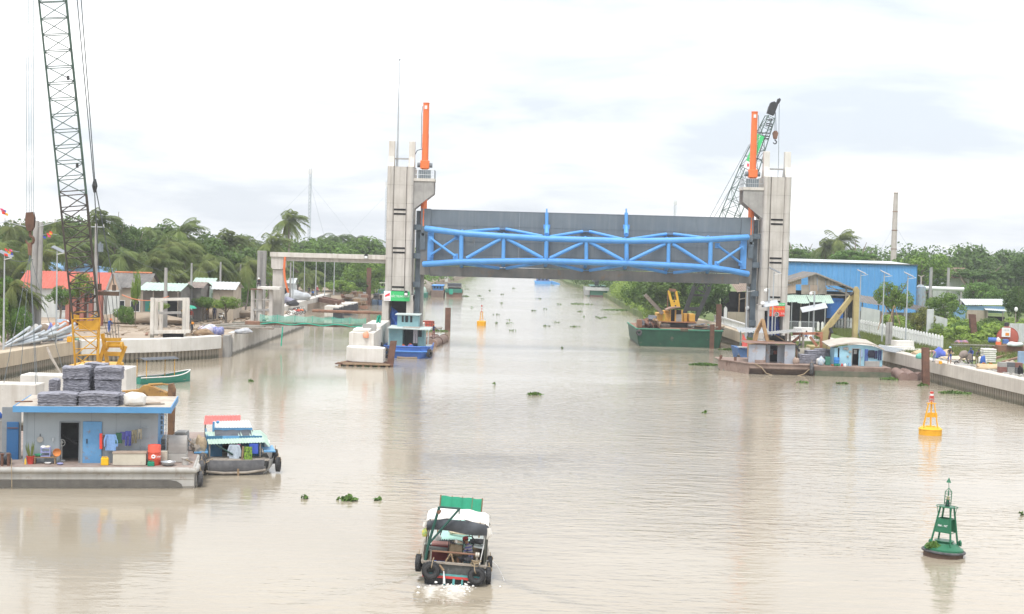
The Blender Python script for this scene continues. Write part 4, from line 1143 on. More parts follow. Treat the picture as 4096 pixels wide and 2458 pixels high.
house('house','low house with a white sheet roof by the shrubs, right of the mint walled house',840,945,1155,1128,176,5,roof_white,wall_beige,wins=0)
house('kiosk','white roofed kiosk behind the side span column',1110,1182,1131,1112,232,4,roof_white,wall_white,wins=1,cat='kiosk')
def sheet_fence(label,pts,h,m,zg=2.05,wd=.95,name='sheet_fence',cat='fence'):
 o=TH(name,label,cat,(pts[0][0],pts[0][1],zg))
 for p,d in arc_points(pts,wd):
  q=p+d*(wd-.03)
  mb=corr_mb(MB(),(p.x,p.y,zg+h+jit(.06)),(q.x,q.y,zg+h+jit(.06)),(p.x,p.y,zg-.05),5,.025,1);pa('sheet',mb,m,o)
 return o
p0,p1=W(505,1262,2.1),W(605,1240,2.1)
sheet_fence('grey corrugated sheet fence before the teal shed',[(p0 .x,158),(p1 .x,161)],2.6,wall_greyc)
p0,p1=W(868,1230,2.1),W(985,1225,2.1)
sheet_fence('low grey sheet hoarding with a round sign plate by the slanted column',[(p0 .x,p0 .y),(p1 .x,p1 .y)],1.1,wall_greyc)
q=D(883,1212,p0 .y-.3)
o=TH('sign_plate','white sign plate with a red ring on the grey hoarding','sign',(q.x,q.y,q.z-.4))
pa('plate',MB().box((q.x,q.y,q.z),(.95,.04,1.1)),sw,o)
pa('ring',MB().torus((q.x,q.y-.03,q.z+.1),(0,1,0),.27,.05,18,5),sign_red,o)
gp=W(148,1268,2.1)
o=TH('railing_fence','white barred yard fence with green netting left of the solar lamp','fence',(gp.x,148,2.1))
x1_=W(228,1262,2.1).x
for k in range(18):
 mb=MB();x=lr(gp.x,x1_-.2,k/17);mb.tube([(x,148,2.5),(x,148,4.1)],.03,5);pa('bar',mb,wp,o)
for z in(2.55,3.3,3.95):
 pa('rail',MB().beam((gp.x,148,z),(x1_,148,z),.06,.07),wp,o)
for x in(gp.x-.2,x1_+.15):
 mb=MB();mb.box((x,148,3.2),(.36,.36,2.5));mb.box((x,148,4.5),(.46,.46,.14));pa('gate_pillar',mb,wall_white,o)
pa('plinth',MB().box(((gp.x+x1_)/2,148.1,2.25),(x1_-gp.x,.2,.5)),wall_white,o)
pa('netting',MB().grid(lambda u,v:(gp.x+u*(x1_-gp.x+1.2),148.25,3.1+v*.7-.35*math.sin(u*3.1)),10,2),net_green,o)
o=TH('warehouse','long bright blue corrugated warehouse on the right bank','warehouse',(D(3400,1200,215).x,218,2))
a,b=D(3085,1046,213),D(3668,1062,216)
nW=24
for k in range(nW):
 u0,u1=k/nW,(k+1)/nW-.0006
 A,B=a.lerp(b,u0),a.lerp(b,u1)
 mb=corr_mb(MB(),A,B,(A.x,A.y,2.0),4,.045,1);pa('wall_sheet',mb,ware_blue,o)
pa('eave_trim',MB().beam(a+Vr((0,-.1,.05)),b+Vr((.1,-.1,.05)),.3,.14),mat('eave_dark',(.1,.11,.12)),o)
B2=Vr((b.x+.02,230,b.z))
mb=corr_mb(MB(),b+Vr((.05,0,0)),B2,(b.x+.05,b.y,2.0),14,.04,1);pa('end_wall',mb,ware_blue,o)
pa('roof',MB().add([a+Vr((0,.1,0)),b+Vr((0,.1,0)),(b.x,231,b.z+.4),(a.x,228,a.z+.4)],[(0,1,2,3)]),roof_white,o)
o=TH('warehouse','white roofed building showing over the left end of the blue warehouse','warehouse',(D(3230,1050,246).x,248,2))
a,b=D(3090,1036,246),D(3320,1046,246)
pa('roof',MB().ext([a,b,(b.x,246,b.z-.5),(a.x,246,a.z-.5)],(0,8,0)),roof_white,o)
pa('wall',MB().box(((a.x+b.x)/2,250,(a.z-.5+2)/2),(b.x-a.x-.4,7,a.z-2.52)),wall_beige,o)
Ys=188
o=TH('gabled_shed','derelict gabled shed of weathered sheets with dark gaps behind the right tower','shed',(D(3270,1280,Ys).x,Ys+3,2))
ap,le,re=D(3266,1092,Ys),D(3120,1136,Ys),D(3440,1164,Ys)
for A,B in((ap,le),(ap,re)):
 bk=Vr((0,9,0))
 mb=corr_mb(MB(),A,A+bk,B,14,.035,3);pa('roof_slope',mb,roof_grey,o)
 pa('barge_board',MB().beam(A+Vr((0,-.06,-.12)),B+Vr((0,-.06,-.12)),.12,.16),wg,o)
for k,(xa,ya,xb,yb,yc_,yd,m)in enumerate(((3150,1123,3205,1107,1140,1138,clad_rust),(3232,1102,3268,1097,1142,1142,clad_old),(3269,1097,3302,1108,1142,1143,clad_old),(3303,1108,3336,1120,1143,1144,clad_old),(3337,1121,3368,1133,1144,1145,clad_rust),(3142,1142,3183,1138,1176,1174,clad_rust),(3205,1140,3238,1140,1178,1178,clad_old),(3239,1140,3271,1141,1178,1178,clad_rust),(3272,1141,3303,1143,1178,1178,clad_old))):
 A,B,C_=D(xa,ya,Ys+.2),D(xb,yb,Ys+.2),D(xa,yc_,Ys+.2)
 mb=MB();Dd=D(xb,yd,Ys+.2)
 n_=7
 mb.grid(lambda u,v:A.lerp(B,u).lerp(C_.lerp(Dd,u),v)+Vr((0,.03*(1 if round(u*n_*2)%2 else-1),0)),n_*2,1);pa('cladding_sheet',mb,m,o)
for x in(3148,3205,3304,3385,3430):
 t_=D(x,1185 if x<3300 else 1150,Ys+.4);pa('post',MB().box((t_.x,Ys+.4,(t_.z+2)/2),(.16,.16,t_.z-2)),wg,o)
for(xa,ya,xb,yb)in((3305,1160,3438,1162),(3310,1145,3400,1180),(3300,1180,3420,1182)):
 pa('rafter',MB().beam(D(xa,ya,Ys+.35),D(xb,yb,Ys+.35),.1,.14),wg,o)
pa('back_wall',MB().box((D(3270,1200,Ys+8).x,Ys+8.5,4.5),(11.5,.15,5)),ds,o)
for k in range(4):
 A,B=D(3140+k*49,1181+k*.5,Ys-2),D(3140+(k+1)*49-1,1181.5+k*.5,Ys-2)
 A.y=B.y=Ys+.1
 C_=D(3140+k*49+2,1208+(k%2)*5,Ys-2.2)
 mb=corr_mb(MB(),A,B,C_,6,.03,2,sag=.05);pa('awning_sheet',mb,roof_mint,o)
for x in(3168,3238,3302):
 t_=D(x,1205,Ys-2.1);pa('awning_post',MB().tube([(t_.x,Ys-2.1,2),(t_.x,Ys-2.1,t_.z)],.05,6),gv,o)
pa('blue_partition',MB().box((D(3342,1235,Ys+.6).x,Ys+.9,D(3342,1235,Ys).z),(2.1,.3,2.6)),mat('blue_sheet',(.04,.17,.5),(.03,.13,.4),rust=.15,rC=(.4,.4,.4)),o)
o=TH('lean_to','low dark lean-to shelter with a sagging grey roof before the warehouse','shed',(D(3430,1230,194).x,195,2))
A,B=D(3385,1170,197),D(3520,1190,197)
mb=corr_mb(MB(),A,B,A+Vr((.2,-3.5,-1.0)),12,.03,2,sag=.1);pa('roof',mb,roof_grey,o)
for x in(3390,3450,3515):
 t_=D(x,1205,194);pa('post',MB().box((t_.x,194,(t_.z+2)/2),(.14,.14,t_.z-2)),wg,o)
pa('back_wall',MB().box((D(3450,1220,198).x,198,3.2),(5.5,.15,2.4)),wall_greyc,o)
A,B=D(3540,1182,204),D(3612,1200,204)
o=TH('lean_to','dark roofed shelter below the right end of the blue warehouse','shed',(D(3600,1240,204).x,204,2))
A,B=D(3536,1190,206),D(3706,1228,206);mb=corr_mb(MB(),A,B,A+Vr((.2,-3,-.8)),12,.03,2,sag=.1);pa('roof',mb,rmat('roof_tar',(.1,.09,.085),(.06,.055,.05)),o)
for x in(3545,3620,3700):
 t_=D(x,1225,203);pa('post',MB().box((t_.x,203,(t_.z+2)/2),(.16,.16,t_.z-2)),cg,o)
pa('back_wall',MB().box((D(3620,1240,206.3).x,206.4,3.0),(5.8,.15,1.9)),wall_beige,o)
o=TH('open_shed','open dark shed over a low concrete wall behind the white baluster railing','shed',(D(2990,1260,196).x,199,2))
A,B=D(2950,1170,196),D(3060,1152,196)
mb=corr_mb(MB(),A+Vr((0,6,1)),B+Vr((0,6,1)),A,14,.03,2);pa('roof',mb,rmat('roof_rusty2',(.27,.2,.15),(.18,.13,.1)),o)
for x,y in((2958,1175),(2984,1172),(3014,1166),(3046,1160)):
 t_=D(x,y,196);pa('post',MB().box((t_.x,196,(t_.z+2)/2),(.14,.14,t_.z-2)),wd_,o)
pa('rail_beam',MB().beam(D(2958,1198,195.9),D(3050,1180,195.9),.1,.12),wg,o)
pa('brace',MB().beam(D(2984,1196,195.8),D(3012,1238,195.8),.1,.1),wd_,o)
pa('low_wall',MB().box((D(2990,1230,196).x+.8,195.7,2.9),(7.0,.25,1.9)),wall_beige,o)
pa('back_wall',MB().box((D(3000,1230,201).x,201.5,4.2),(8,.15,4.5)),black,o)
q=D(3683,1150,220)
o=TH('silo','rusty pale blue steel silo at the right end of the warehouse','silo',(q.x,220,2))
pa('tank',MB().lathe([(.78,0),(.78,q.z-2),(.82,q.z-1.98),(.3,q.z-1.6)],18,(q.x,220,2)),mat('silo_steel',(.36,.44,.5),(.28,.33,.37),rust=.5,rC=(.36,.24,.16),sk=.5),o,sm=1)
mb=MB();t_=D(3682,1108,220);mb.tube([(q.x,220,q.z+.3),(q.x,220,t_.z)],.14,8);mb.beam((q.x-.45,220,t_.z+.25),(q.x,220,t_.z),.12,.12);mb.beam((q.x+.45,220,t_.z+.25),(q.x,220,t_.z),.12,.12);pa('vent_pipe',mb,mat('vent_pink',(.5,.42,.36)),o)
t_=D(3582,772,262);q=D(3573,1050,262)
o=TH('chimney','tall slender pale chimney stack standing behind the blue warehouse','chimney',(q.x,262,2))
zz=np.linspace(3,t_.z,7)
for i in range(6):
 r0,r1=lr(.62,.40,i/6),lr(.62,.40,(i+1)/6)
 pa('stack_section',MB().cyl((q.x,262,zz[i]),(q.x,262,zz[i+1]-.03),r0,r1,16),mat('chimney_pale',(.55,.50,.46),(.45,.40,.37),rust=.15,rC=(.4,.28,.22),sk=.3),o,sm=1)
 pa('band',MB().cyl((q.x,262,zz[i+1]-.08),(q.x,262,zz[i+1]+.04),r1+.06,n=16),rL,o)
mb=MB()
for dx,dy in((9,-4),(-9,-4),(2,9)):mb.tube([(q.x,262,t_.z*.75),(q.x+dx,262+dy,2.5)],.02,4)
pa('guy_wire',mb,cable_pale,o)
h,*_=house('house','white walled house with a brown tiled roof behind the rain tree',3775,3885,1112,1072,268,8,rmat('roof_brown',(.30,.19,.14),(.22,.14,.11)),wall_white,wins=2)
o=TH('pipe_rack','long pale pipe on posts right of the silo','pipe',(D(3770,1150,226).x,226,2))
pa('pipe',MB().tube([D(3700,1153,226),D(3855,1158,226)],.32,10),wp,o,sm=1)
for x in(3725,3790,3845):
 t_=D(x,1158,226);pa('post',MB().box((t_.x,226,(t_.z+2)/2),(.25,.25,t_.z-2)),cg,o)
for lab,x,yt,Y in(('dark weathered pole rising right of the silo',3725,1070,222),('pale square post before the white walled house',3795,1072,240)):
 t_=D(x,yt,Y);slo('post',MB().box((t_.x,Y,(t_.z+2)/2),(.38,.38,t_.z-2)),cg,lab,'post')
Yh=200
o=TH('hut','blue walled hut with a white sheet roof and a lean-to among the weeds','hut',(D(3930,1290,Yh).x,Yh,2))
A,B=D(3862,1222,Yh),D(4018,1224,Yh)
mb=corr_mb(MB(),D(3840,1196,Yh+5),D(4022,1197,Yh+5),D(3862,1220,Yh-.4),22,.03,2);pa('roof',mb,roof_white,o)
hut_blue=rmat('hut_blue',(.27,.46,.66),(.22,.39,.58))
pa('upper_wall',MB().box(((A.x+B.x)/2,Yh,A.z-.5),(B.x-A.x,.14,.95)),hut_blue,o)
mb=MB();C_=D(3868,1240,Yh);E_=D(3952,1240,Yh);mb.box(((C_.x+E_.x)/2,Yh-.02,(C_.z+2)/2),(E_.x-C_.x,.14,C_.z-2));pa('front_wall',mb,wall_beige,o)
mb=corr_mb(MB(),(A.x,Yh,A.z),(A.x-.25,Yh+5,A.z),(A.x,Yh,2),10,.03,1);pa('side_wall',mb,hut_blue,o)
mb=corr_mb(MB(),D(3936,1233,Yh-.1),D(4020,1238,Yh-.1),D(3944,1241,Yh-2.4),10,.025,2);pa('lean_to_roof',mb,roof_white,o)
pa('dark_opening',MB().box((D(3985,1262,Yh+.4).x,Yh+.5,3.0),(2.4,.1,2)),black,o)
for x in(3950,4012):
 t_=D(x,1245,Yh-2.3);pa('lean_to_post',MB().box((t_.x,Yh-2.3,(t_.z+2)/2),(.1,.1,t_.z-2)),wg,o)
for lab,x0,x1,yt,yb,Y in(('broken white wall stub standing behind the picket fence',3710,3736,1238,1330,176),('lower broken white wall piece right of the tall stub',3738,3790,1262,1310,180),('low pale wall left of the street tree',3445,3520,1228,1250,192)):
 a,b=D(x0,yt,Y),D(x1,yt+(14 if x1-x0>40 else 0),Y);slo('broken_wall',MB().ext([(a.x,Y,2),(b.x,Y,2),b,a],(0,.25,0)),wall_white,lab,'wall')
p0=D(4062,1310,166)
sheet_fence('pale corrugated fence right of the red tank',[(p0 .x,168),(p0 .x+6,166)],2.6,wall_white)
FP=[W(3766,1404,2.1),W(3545,1352,2.1),W(3425,1326,2.1),W(3300,1305,2.1)]
o=TH('picket_fence','white picket fence curving along the right bank above the grass','fence',(FP[0].x,FP[0].y,2.1))
prof=[(-.15,0),(.15,0),(.15,1.42),(.11,1.56),(0,1.66),(-.11,1.56),(-.15,1.42)]
mb=MB();mb.ext([(x,-.06,z)for x,z in prof],(0,.12,0));pm=mb.mesh('picket',wp)
pts=arc_points([(p.x,p.y)for p in FP],1.04)
for p_,d_ in pts:
 q=bpy.data.objects.new('picket',pm);COL.objects.link(q);q.parent=o
 q.location=(p_.x-FP[0].x,p_.y-FP[0].y,jit(.02));q.rotation_euler=(0,0,math.atan2(d_.y,d_.x)*.25+jit(.05))
for z in(.35,1.2):
 mb=MB()
 for(a,da),(b,db)in zip(pts[:-1],pts[1:]):mb.beam((a.x,a.y+.08,2.1+z),(b.x,b.y+.08,2.1+z),.05,.1)
 pa('rail',mb,wp,o)
for(xa,ya),(xb,yb)in(((3195,1300),(3270,1303)),):
 pass
o=TH('mesh_fence','grey wire mesh fence with white posts between the right tower and the picket fence','fence',(D(3200,1290,178).x,178,2.1))
for x in(3200,3273,3290):
 q=D(x,1290,178);pa('post',MB().ext([(q.x+a_,177.95,2.1+z)for a_,z in prof],(0,.1,0)),wp,o)
a,b=D(3156,1300,178.2),D(3272,1300,178.2)
for k in range(28):
 x=lr(a.x,b.x,k/27);pa('wire_bar',MB().box((x,178.2,2.95),(.03,.03,1.6)),gv,o)
for z in(2.3,3.65):
 pa('rail',MB().beam((a.x,178.2,z),(b.x,178.2,z),.05,.06),gv,o)
o=TH('baluster_railing','white concrete baluster railing on the short quay beside the green barge','railing',(28.9,176.5,2.2))
rp=arc_points([(28.9,177.0),(28.4,193),(28.0,200)],1.25)
for p_,d_ in rp:
 mb=MB();mb.box((p_.x,p_.y,2.62),(.2,.2,.84));mb.box((p_.x,p_.y,3.02),(.3,.3,.1));pa('baluster',mb,wp,o)
for z,h_ in((2.3,.16),(3.12,.16)):
 mb=MB();mb.beam((28.9,176.8,z),(28.4,193,z),.24,h_);mb.beam((28.4,193,z),(28.0,200,z),.24,h_);pa('rail',mb,wp,o)
q=D(2902,1250,193);slo('marker_post',MB().ext([(q.x+a_*1.4,192.9,2.2+z*1.5)for a_,z in prof],(0,.2,0)),wp,'white round topped post at the far end of the baluster railing','post')
slo('pier_block',MB().box((33.5,168.5,.6),(8.9,8.6,3.2)),cp,'pale concrete footing block under the right tower','pier')
def upole(label,x,yt,Y,r=.14,zg=2.05,arm=1,lean=0.0,m=None):
 t_=D(x,yt,Y)
 o=TH('utility_pole',label,'utility pole',(t_.x-lean,Y,zg))
 pa('pole',MB().tube([(t_.x-lean,Y,zg),t_],[r*1.35,r*.85],10),m or cg,o,sm=1)
 if arm:
  pa('crossarm',MB().beam((t_.x-.9,Y-.1,t_.z-.35),(t_.x+.9,Y-.1,t_.z-.35),.08,.1),gv,o)
  for k in(-.8,0,.8):
   pa('insulator',MB().cyl((t_.x+k,Y-.1,t_.z-.3),(t_.x+k,Y-.1,t_.z-.08),.05,.07,8),wp,o)
 return o,t_
UP={}
for key,lab,x,yt,Y,r,arm,lean in(('a','thick twin concrete pole behind the hook block',146,884,132,.30,0,.35),('b','concrete pole with a transformer behind the lattice boom',385,895,152,.17,1,-.1),('c','square concrete pole beside the mint awning',664,1072,160,.2,0,0),('d','slim concrete pole left of the low full palm',767,1053,172,.13,0,0),('e','slim concrete pole right of the low full palm',883,1049,184,.13,0,0),('f','slim concrete pole in front of the light green tree',963,1058,196,.14,0,0),('g','slim concrete pole behind the cross beam end',1163,1051,228,.13,0,0)):
 UP[key]=upole(lab,x,yt,Y,r,arm=arm,lean=lean)
mb=MB();t_=UP['a'][1];mb.tube([(t_.x+.2,132.05,2.05),(t_.x+.42,132.05,t_.z-.1)],[.3,.2],10);pa('second_pole',mb,cg,UP['a'][0],sm=1)
for sx,yo in((1,0),(-1,.2)):
 pa('bracket_arm',MB().tube([(t_.x,132,t_.z-.6-yo),(t_.x+sx*2.6,131,t_.z+.1-yo)],.04,5),gv,UP['a'][0])
 for k in(1.2,1.9,2.6):
  pa('insulator',MB().cyl((t_.x+sx*k,131.2,t_.z-.45+k*.2-yo),(t_.x+sx*k,131.2,t_.z-.15+k*.2-yo),.06,.09,8),wp,UP['a'][0])
q=D(401,991,151.6);mb=MB();mb.cyl((q.x,q.y,q.z-.45),(q.x,q.y,q.z+.4),.32,n=12);mb.cyl((q.x,q.y,q.z+.4),(q.x,q.y,q.z+.6),.1,n=8);pa('transformer',mb,grey_paint,UP['b'][0],sm=1)
def wire(label,a,b,sag,r=.018,n=12,m=None,group=None):
 a,b=Vr(a),Vr(b)
 mb=MB();mb.tube([a.lerp(b,i/n)-Vr((0,0,sag*4*(i/n)*(1-i/n)))for i in range(n+1)],r,4)
 return slo('power_line',mb,m or ca,label,'power line',group)
g_='power lines along the left village'
tp=lambda k,dx=0,dz=-.3:UP[k][1]+Vr((dx,0,dz))
wire('slack power line from the transformer pole to the square pole',tp('b'),tp('c'),1.0,group=g_)
wire('power line from the square pole to the slim pole left of the full palm',tp('c'),tp('d'),.8,group=g_)
wire('power line between the slim poles around the low full palm',tp('d'),tp('e'),.9,group=g_)
wire('power line from the right slim palm pole to the light green tree pole',tp('e'),tp('f'),.9,group=g_)
wire('power line from the light green tree pole towards the cross beam end',tp('f'),tp('g'),1.2,group=g_)
wire('lower power line between the thick twin pole and the transformer pole',tp('a',.3,-2.5),tp('b',0,-1.0),1.0,group=g_)
wire('thick drooping cable left of the thick twin pole',tp('a',0,-3.4),D(-40,990,128),.7,.03,group=g_)
wire('upper power line running left out of view from the thick twin pole',tp('a',-2.5,0),D(-60,880,126),.3,group=g_)
def solar_lamp(label,x,yt,yb,zg=2.1,base=None,Y=None,flags=0,tilt=.42,group=None,w_=1.2):
 b=W(x,yb,zg)if base is None else base
 if Y is not None:b=Vr((D(x,yb,Y).x,Y,zg))
 h=D(x,yt,b.y).z-zg
 o=TH('solar_lamp',label,'street lamp',b,0,group)
 mb=MB();mb.tube([(0,0,0),(0,0,h)],[.095,.055],8);mb.cyl((0,0,0),(0,0,.03),.2,n=8);pa('pole',mb,gv,o,lc=1,sm=1)
 pa('solar_panel',MB().box((.1,0,h+.12),(w_,.7,.05),rot=Matrix.Rotation(tilt,3,'Y')@Matrix.Rotation(.25,3,'X')),mat('solar_panel',(.20,.22,.25),(.16,.18,.2),ro=.3),o,lc=1)
 pa('lamp_head',MB().beam((0,0,h-.35),(.75,-.5,h-.2),.16,.05),wp,o,lc=1)
 return o,b,h
gl='solar street lamps'
solar_lamp('solar lamp on the left quay between the lamp pole heap and the fence',224,1003,1376,group=gl)
lampA,lb,lh=solar_lamp('solar lamp with bunting at the far left edge',14,1022,1405,group=gl)
for x,yb,i in((1097,1210,'first'),(1171,1203,'second'),(1216,1190,'third'),(1262,1188,'fourth'),(1298,1184,'fifth'),(1335,1180,'sixth')):
 solar_lamp(f'solar lamp under the cross beam, {i} from the side span column',x,1022+(1300-x)*.02,yb,zg=2.3,group='row of lamps on the quay behind the cross beam',w_=.9,tilt=.2)
solar_lamp('solar lamp at the left of the street tree before the blue warehouse',3437,1092,1275,Y=180,group=gl)
solar_lamp('solar lamp rising from the picket fence left of the street tree trunk',3528,1096,1345,Y=164,group=gl)
solar_lamp('solar lamp rising from the picket fence right of the street tree',3622,1103,1362,Y=160,group=gl)
solar_lamp('tall solar lamp standing in front of the right tower portal',3088,1086,1322,Y=162,group=gl,w_=1.4)
solar_lamp('bare topped solar lamp left of the right tower near the railing',2984,1155,1335,Y=166,group=gl,w_=.3)
def camera_pole(label,x,yt,yb,Y):
 b=D(x,yb,Y);t_=D(x,yt,Y)
 o=TH('camera_pole',label,'camera pole',(b.x,Y,2.1))
 pa('pole',MB().tube([(b.x,Y,2.1),(b.x,Y,t_.z)],.1,8),gv,o,sm=1)
 pa('bracket',MB().tube([(b.x,Y,t_.z-.1),(b.x-.3,Y-.2,t_.z),(b.x-.42,Y-.2,t_.z-.12)],.04,6),wp,o)
 pa('camera_dome',MB().ball((b.x-.45,Y-.22,t_.z-.28),(.2,.2,.24),10,6),wp,o,sm=1)
 return o,b,t_
camera_pole('camera pole with a low solar panel right of the right tower',3252,1166,1345,164)
camera_pole('camera pole on the left side of the red greeting banner',3072,1154,1310,160)
def flat_panel(label,x0,y0,x1,y1,Y):
 a,b=D(x0,y0,Y),D(x1,y1,Y)
 o=TH('solar_panel_array',label,'solar panel',((a.x+b.x)/2,Y,(a.z+b.z)/2-.3))
 v=(b-a).normalized()
 for k in range(2):
  pa('panel',MB().ext([a+v*0+Vr((0,-.7+k*.72,-.3+k*.25)),b+Vr((0,-.7+k*.72,-.3+k*.25)),b+Vr((0,-.01+k*.72,-.06+k*.25)),a+Vr((0,-.01+k*.72,-.06+k*.25))],(0,0,.05)),mat('panel_back',(.5,.52,.53),(.42,.44,.46)),o)
 pa('support_rail',MB().beam(a.lerp(b,.2)+Vr((0,0,-.2)),a.lerp(b,.8)+Vr((0,0,-.2)),.08,.08),gv,o)
flat_panel('wide tilted solar panel pair on the camera pole right of the right tower',3205,1240,3306,1221,163.7)
flat_panel('tilted white panel on the camera pole left of the red banner',3046,1220,3112,1210,159.7)
def globe(label,x,y,Y):
 p_=D(x,y,Y);o=TH('globe_lamp',label,'lamp',p_)
 pa('globe',MB().ball((0,0,0),.24,14,9),sw,o,lc=1,sm=1)
 mb=MB();mb.cyl((0,.0,-.34),(0,0,-.2),.1,n=8);mb.tube([(0,0,-.3),(0,.25,-.34),(0,.5,-.3)],.04,5);pa('bracket',mb,ds,o,lc=1)
globe('white globe lamp left of the red greeting banner',3051,1215,159)
globe('white globe lamp by the steel gate guide of the right tower',2990,1233,168)
q=D(3104,1258,161)
o=TH('megaphone','round white loudspeaker horn on a short pole below the red banner','loudspeaker',(q.x,161,2.1))
pa('pole',MB().tube([(q.x-.02,161.2,2.1),(q.x-.02,161.2,q.z)],.07,8),gv,o)
mb=MB();mb.tube([(q.x,161.1,q.z),(q.x,160.85,q.z),(q.x,160.6,q.z)],[.1,.2,.26],18,cap=0);mb.torus((q.x,160.6,q.z),(0,1,0),.25,.03,20,6);mb.cyl((q.x,160.75,q.z),(q.x,160.9,q.z),.08,n=10);pa('horn',mb,wp,o,sm=1)
def flag_bunch(label,x,y,Y,seed):
 r=random.Random(seed);p_=D(x,y,Y)
 o=TH('flag_bunting',label,'bunting',p_)
 cols=(sign_red,mat('flag_blue',(.06,.10,.5)),mat('flag_yellow',(.85,.45,.02)),mat('flag_pink',(.8,.08,.2)))
 for k in range(5):
  a=r.uniform(-.2,1.0);z=r.uniform(-.5,.5)
  a*=.55;z*=.5;pa('flag',MB().grid(lambda u,v:(a+u*.27+.03*math.sin(v*5),.07*math.sin(u*5+k),z+v*.2-.07*u),4,3),cols[k%4],o,lc=1)
 pa('cord',MB().tube([(-.3,0,0),(.5,0,.2),(1.2,0,.1)],.015,4),cable_pale,o,lc=1)
flag_bunch('blue red and yellow flags on the far left solar lamp',20,1012,121,1)
flag_bunch('yellow and blue flags on the thick twin pole bracket',175,943,131,2)
flag_bunch('red and yellow flags high at the far left edge',5,850,124,3)
def mast(label,x,yt,Y,wd,m):
 t_=D(x,yt,Y);o=TH('radio_mast',label,'mast',(t_.x,Y,2))
 mb=MB();w2_=wd/2
 for sx,sy in((-1,-1),(1,-1),(0,1)):mb.tube([(t_.x+sx*w2_,Y+sy*w2_,2),(t_.x+sx*w2_,Y+sy*w2_,t_.z)],.045,4)
 z=4
 while z<t_.z-1:
  mb.tube([(t_.x-w2_,Y-w2_,z),(t_.x+w2_,Y-w2_,z+1)],.05,4);mb.tube([(t_.x+w2_,Y-w2_,z),(t_.x,Y+w2_,z+1)],.05,4);mb.tube([(t_.x,Y+w2_,z),(t_.x-w2_,Y-w2_,z+1)],.05,4);z+=1
 pa('lattice',mb,m,o)
 for k in(-1,0,1):
  pa('antenna',MB().box((t_.x+k*wd*.7,Y-wd*.6,t_.z-1.4),(.28,.2,1.6)),wp,o)
 mb=MB()
 for dx,dy in((22,-10),(-22,-10),(4,24)):mb.tube([(t_.x,Y,t_.z*.85),(t_.x+dx,Y+dy,3)],.03,4)
 pa('guy_wire',mb,cable_pale,o)
mast('slender guyed radio mast above the woods right of the lone palm',1243,668,420,.75,cable_pale)
mast('thin pale mast partly hidden by the left tower',1549,722,520,.8,cable_pale)
mast('small mast seen over the middle of the lift gate',2701,800,640,.9,cable_pale)
# PEOPLE
def body_mesh(J,mats_):
 """J: joint -> (pos, radius); one skinned surface grown along the skeleton, faces coloured by nearest bone."""
 bones=[('pelvis','belly',1),('belly','chest',1),('chest','neck',1),('neck','head0',0),('head0','head1',0),('chest','shL',1),('shL','elL',1),('elL','wrL',0),('wrL','haL',0),('chest','shR',1),('shR','elR',1),('elR','wrR',0),('wrR','haR',0),('pelvis','hipL',2),('hipL','knL',2),('knL','anL',2),('anL','toL',3),('pelvis','hipR',2),('hipR','knR',2),('knR','anR',2),('anR','toR',3)]
 bones=[(a,b,mats_.get((a,b),m))for a,b,m in bones]
 names=list(J);idx={n:i for i,n in enumerate(names)}
 me=bpy.data.meshes.new('person_tmp')
 me.from_pydata([J[n][0]for n in names],[(idx[a],idx[b])for a,b,_ in bones],[])
 o=bpy.data.objects.new('person_tmp',me);COL.objects.link(o)
 o.modifiers.new('skin','SKIN');sd=o.modifiers.new('sub','SUBSURF');sd.levels=sd.render_levels=1
 for n,i in idx.items():
  r=J[n][1];me.skin_vertices[0].data[i].radius=(r if isinstance(r,tuple)else(r,r))
 for i in range(len(names)):me.skin_vertices[0].data[i].use_root=(i==idx['pelvis'])
 dg=bpy.context.evaluated_depsgraph_get()
 m2=bpy.data.meshes.new_from_object(o.evaluated_get(dg))
 bpy.data.objects.remove(o)
 segs=[(Vr(J[a][0]),Vr(J[b][0]),m)for a,b,m in bones]
 for p in m2 .polygons:
  c=p.center;best=None
  for a,b,m in segs:
   ab_=b-a;t=max(0,min(1,(c-a).dot(ab_)/max(ab_.length_squared,1e-9)))
   d=(c-(a+ab_*t)).length
   if best is None or d<best[0]:best=(d,m)
  p.material_index=best[1];p.use_smooth=1
 return m2
def joints(pose,h=1.65):
 k=h/1.65
 def q(x,y,z):return(x*k,y*k,z*k)
 J=dict(pelvis=(q(0,0,.90),(.13,.10)),belly=(q(0,0,1.06),(.125,.09)),chest=(q(0,0,1.25),(.14,.10)),neck=(q(0,-.01,1.41),.052),head0=(q(0,-.02,1.50),.082),head1=(q(0,-.02,1.585),.078),shL=(q(-.17,0,1.33),.058),elL=(q(-.24,.02,1.07),.043),wrL=(q(-.25,-.06,.84),.031),haL=(q(-.25,-.10,.75),.036),shR=(q(.17,0,1.33),.058),elR=(q(.24,.02,1.07),.043),wrR=(q(.25,-.06,.84),.031),haR=(q(.25,-.10,.75),.036),hipL=(q(-.09,0,.86),.088),knL=(q(-.10,-.02,.47),.06),anL=(q(-.10,.02,.09),.043),toL=(q(-.10,-.12,.045),.04),hipR=(q(.09,0,.86),.088),knR=(q(.10,-.02,.47),.06),anR=(q(.10,.02,.09),.043),toR=(q(.10,-.12,.045),.04))
 for n,p in pose.items():J[n]=(q(*p),J[n][1])
 return J
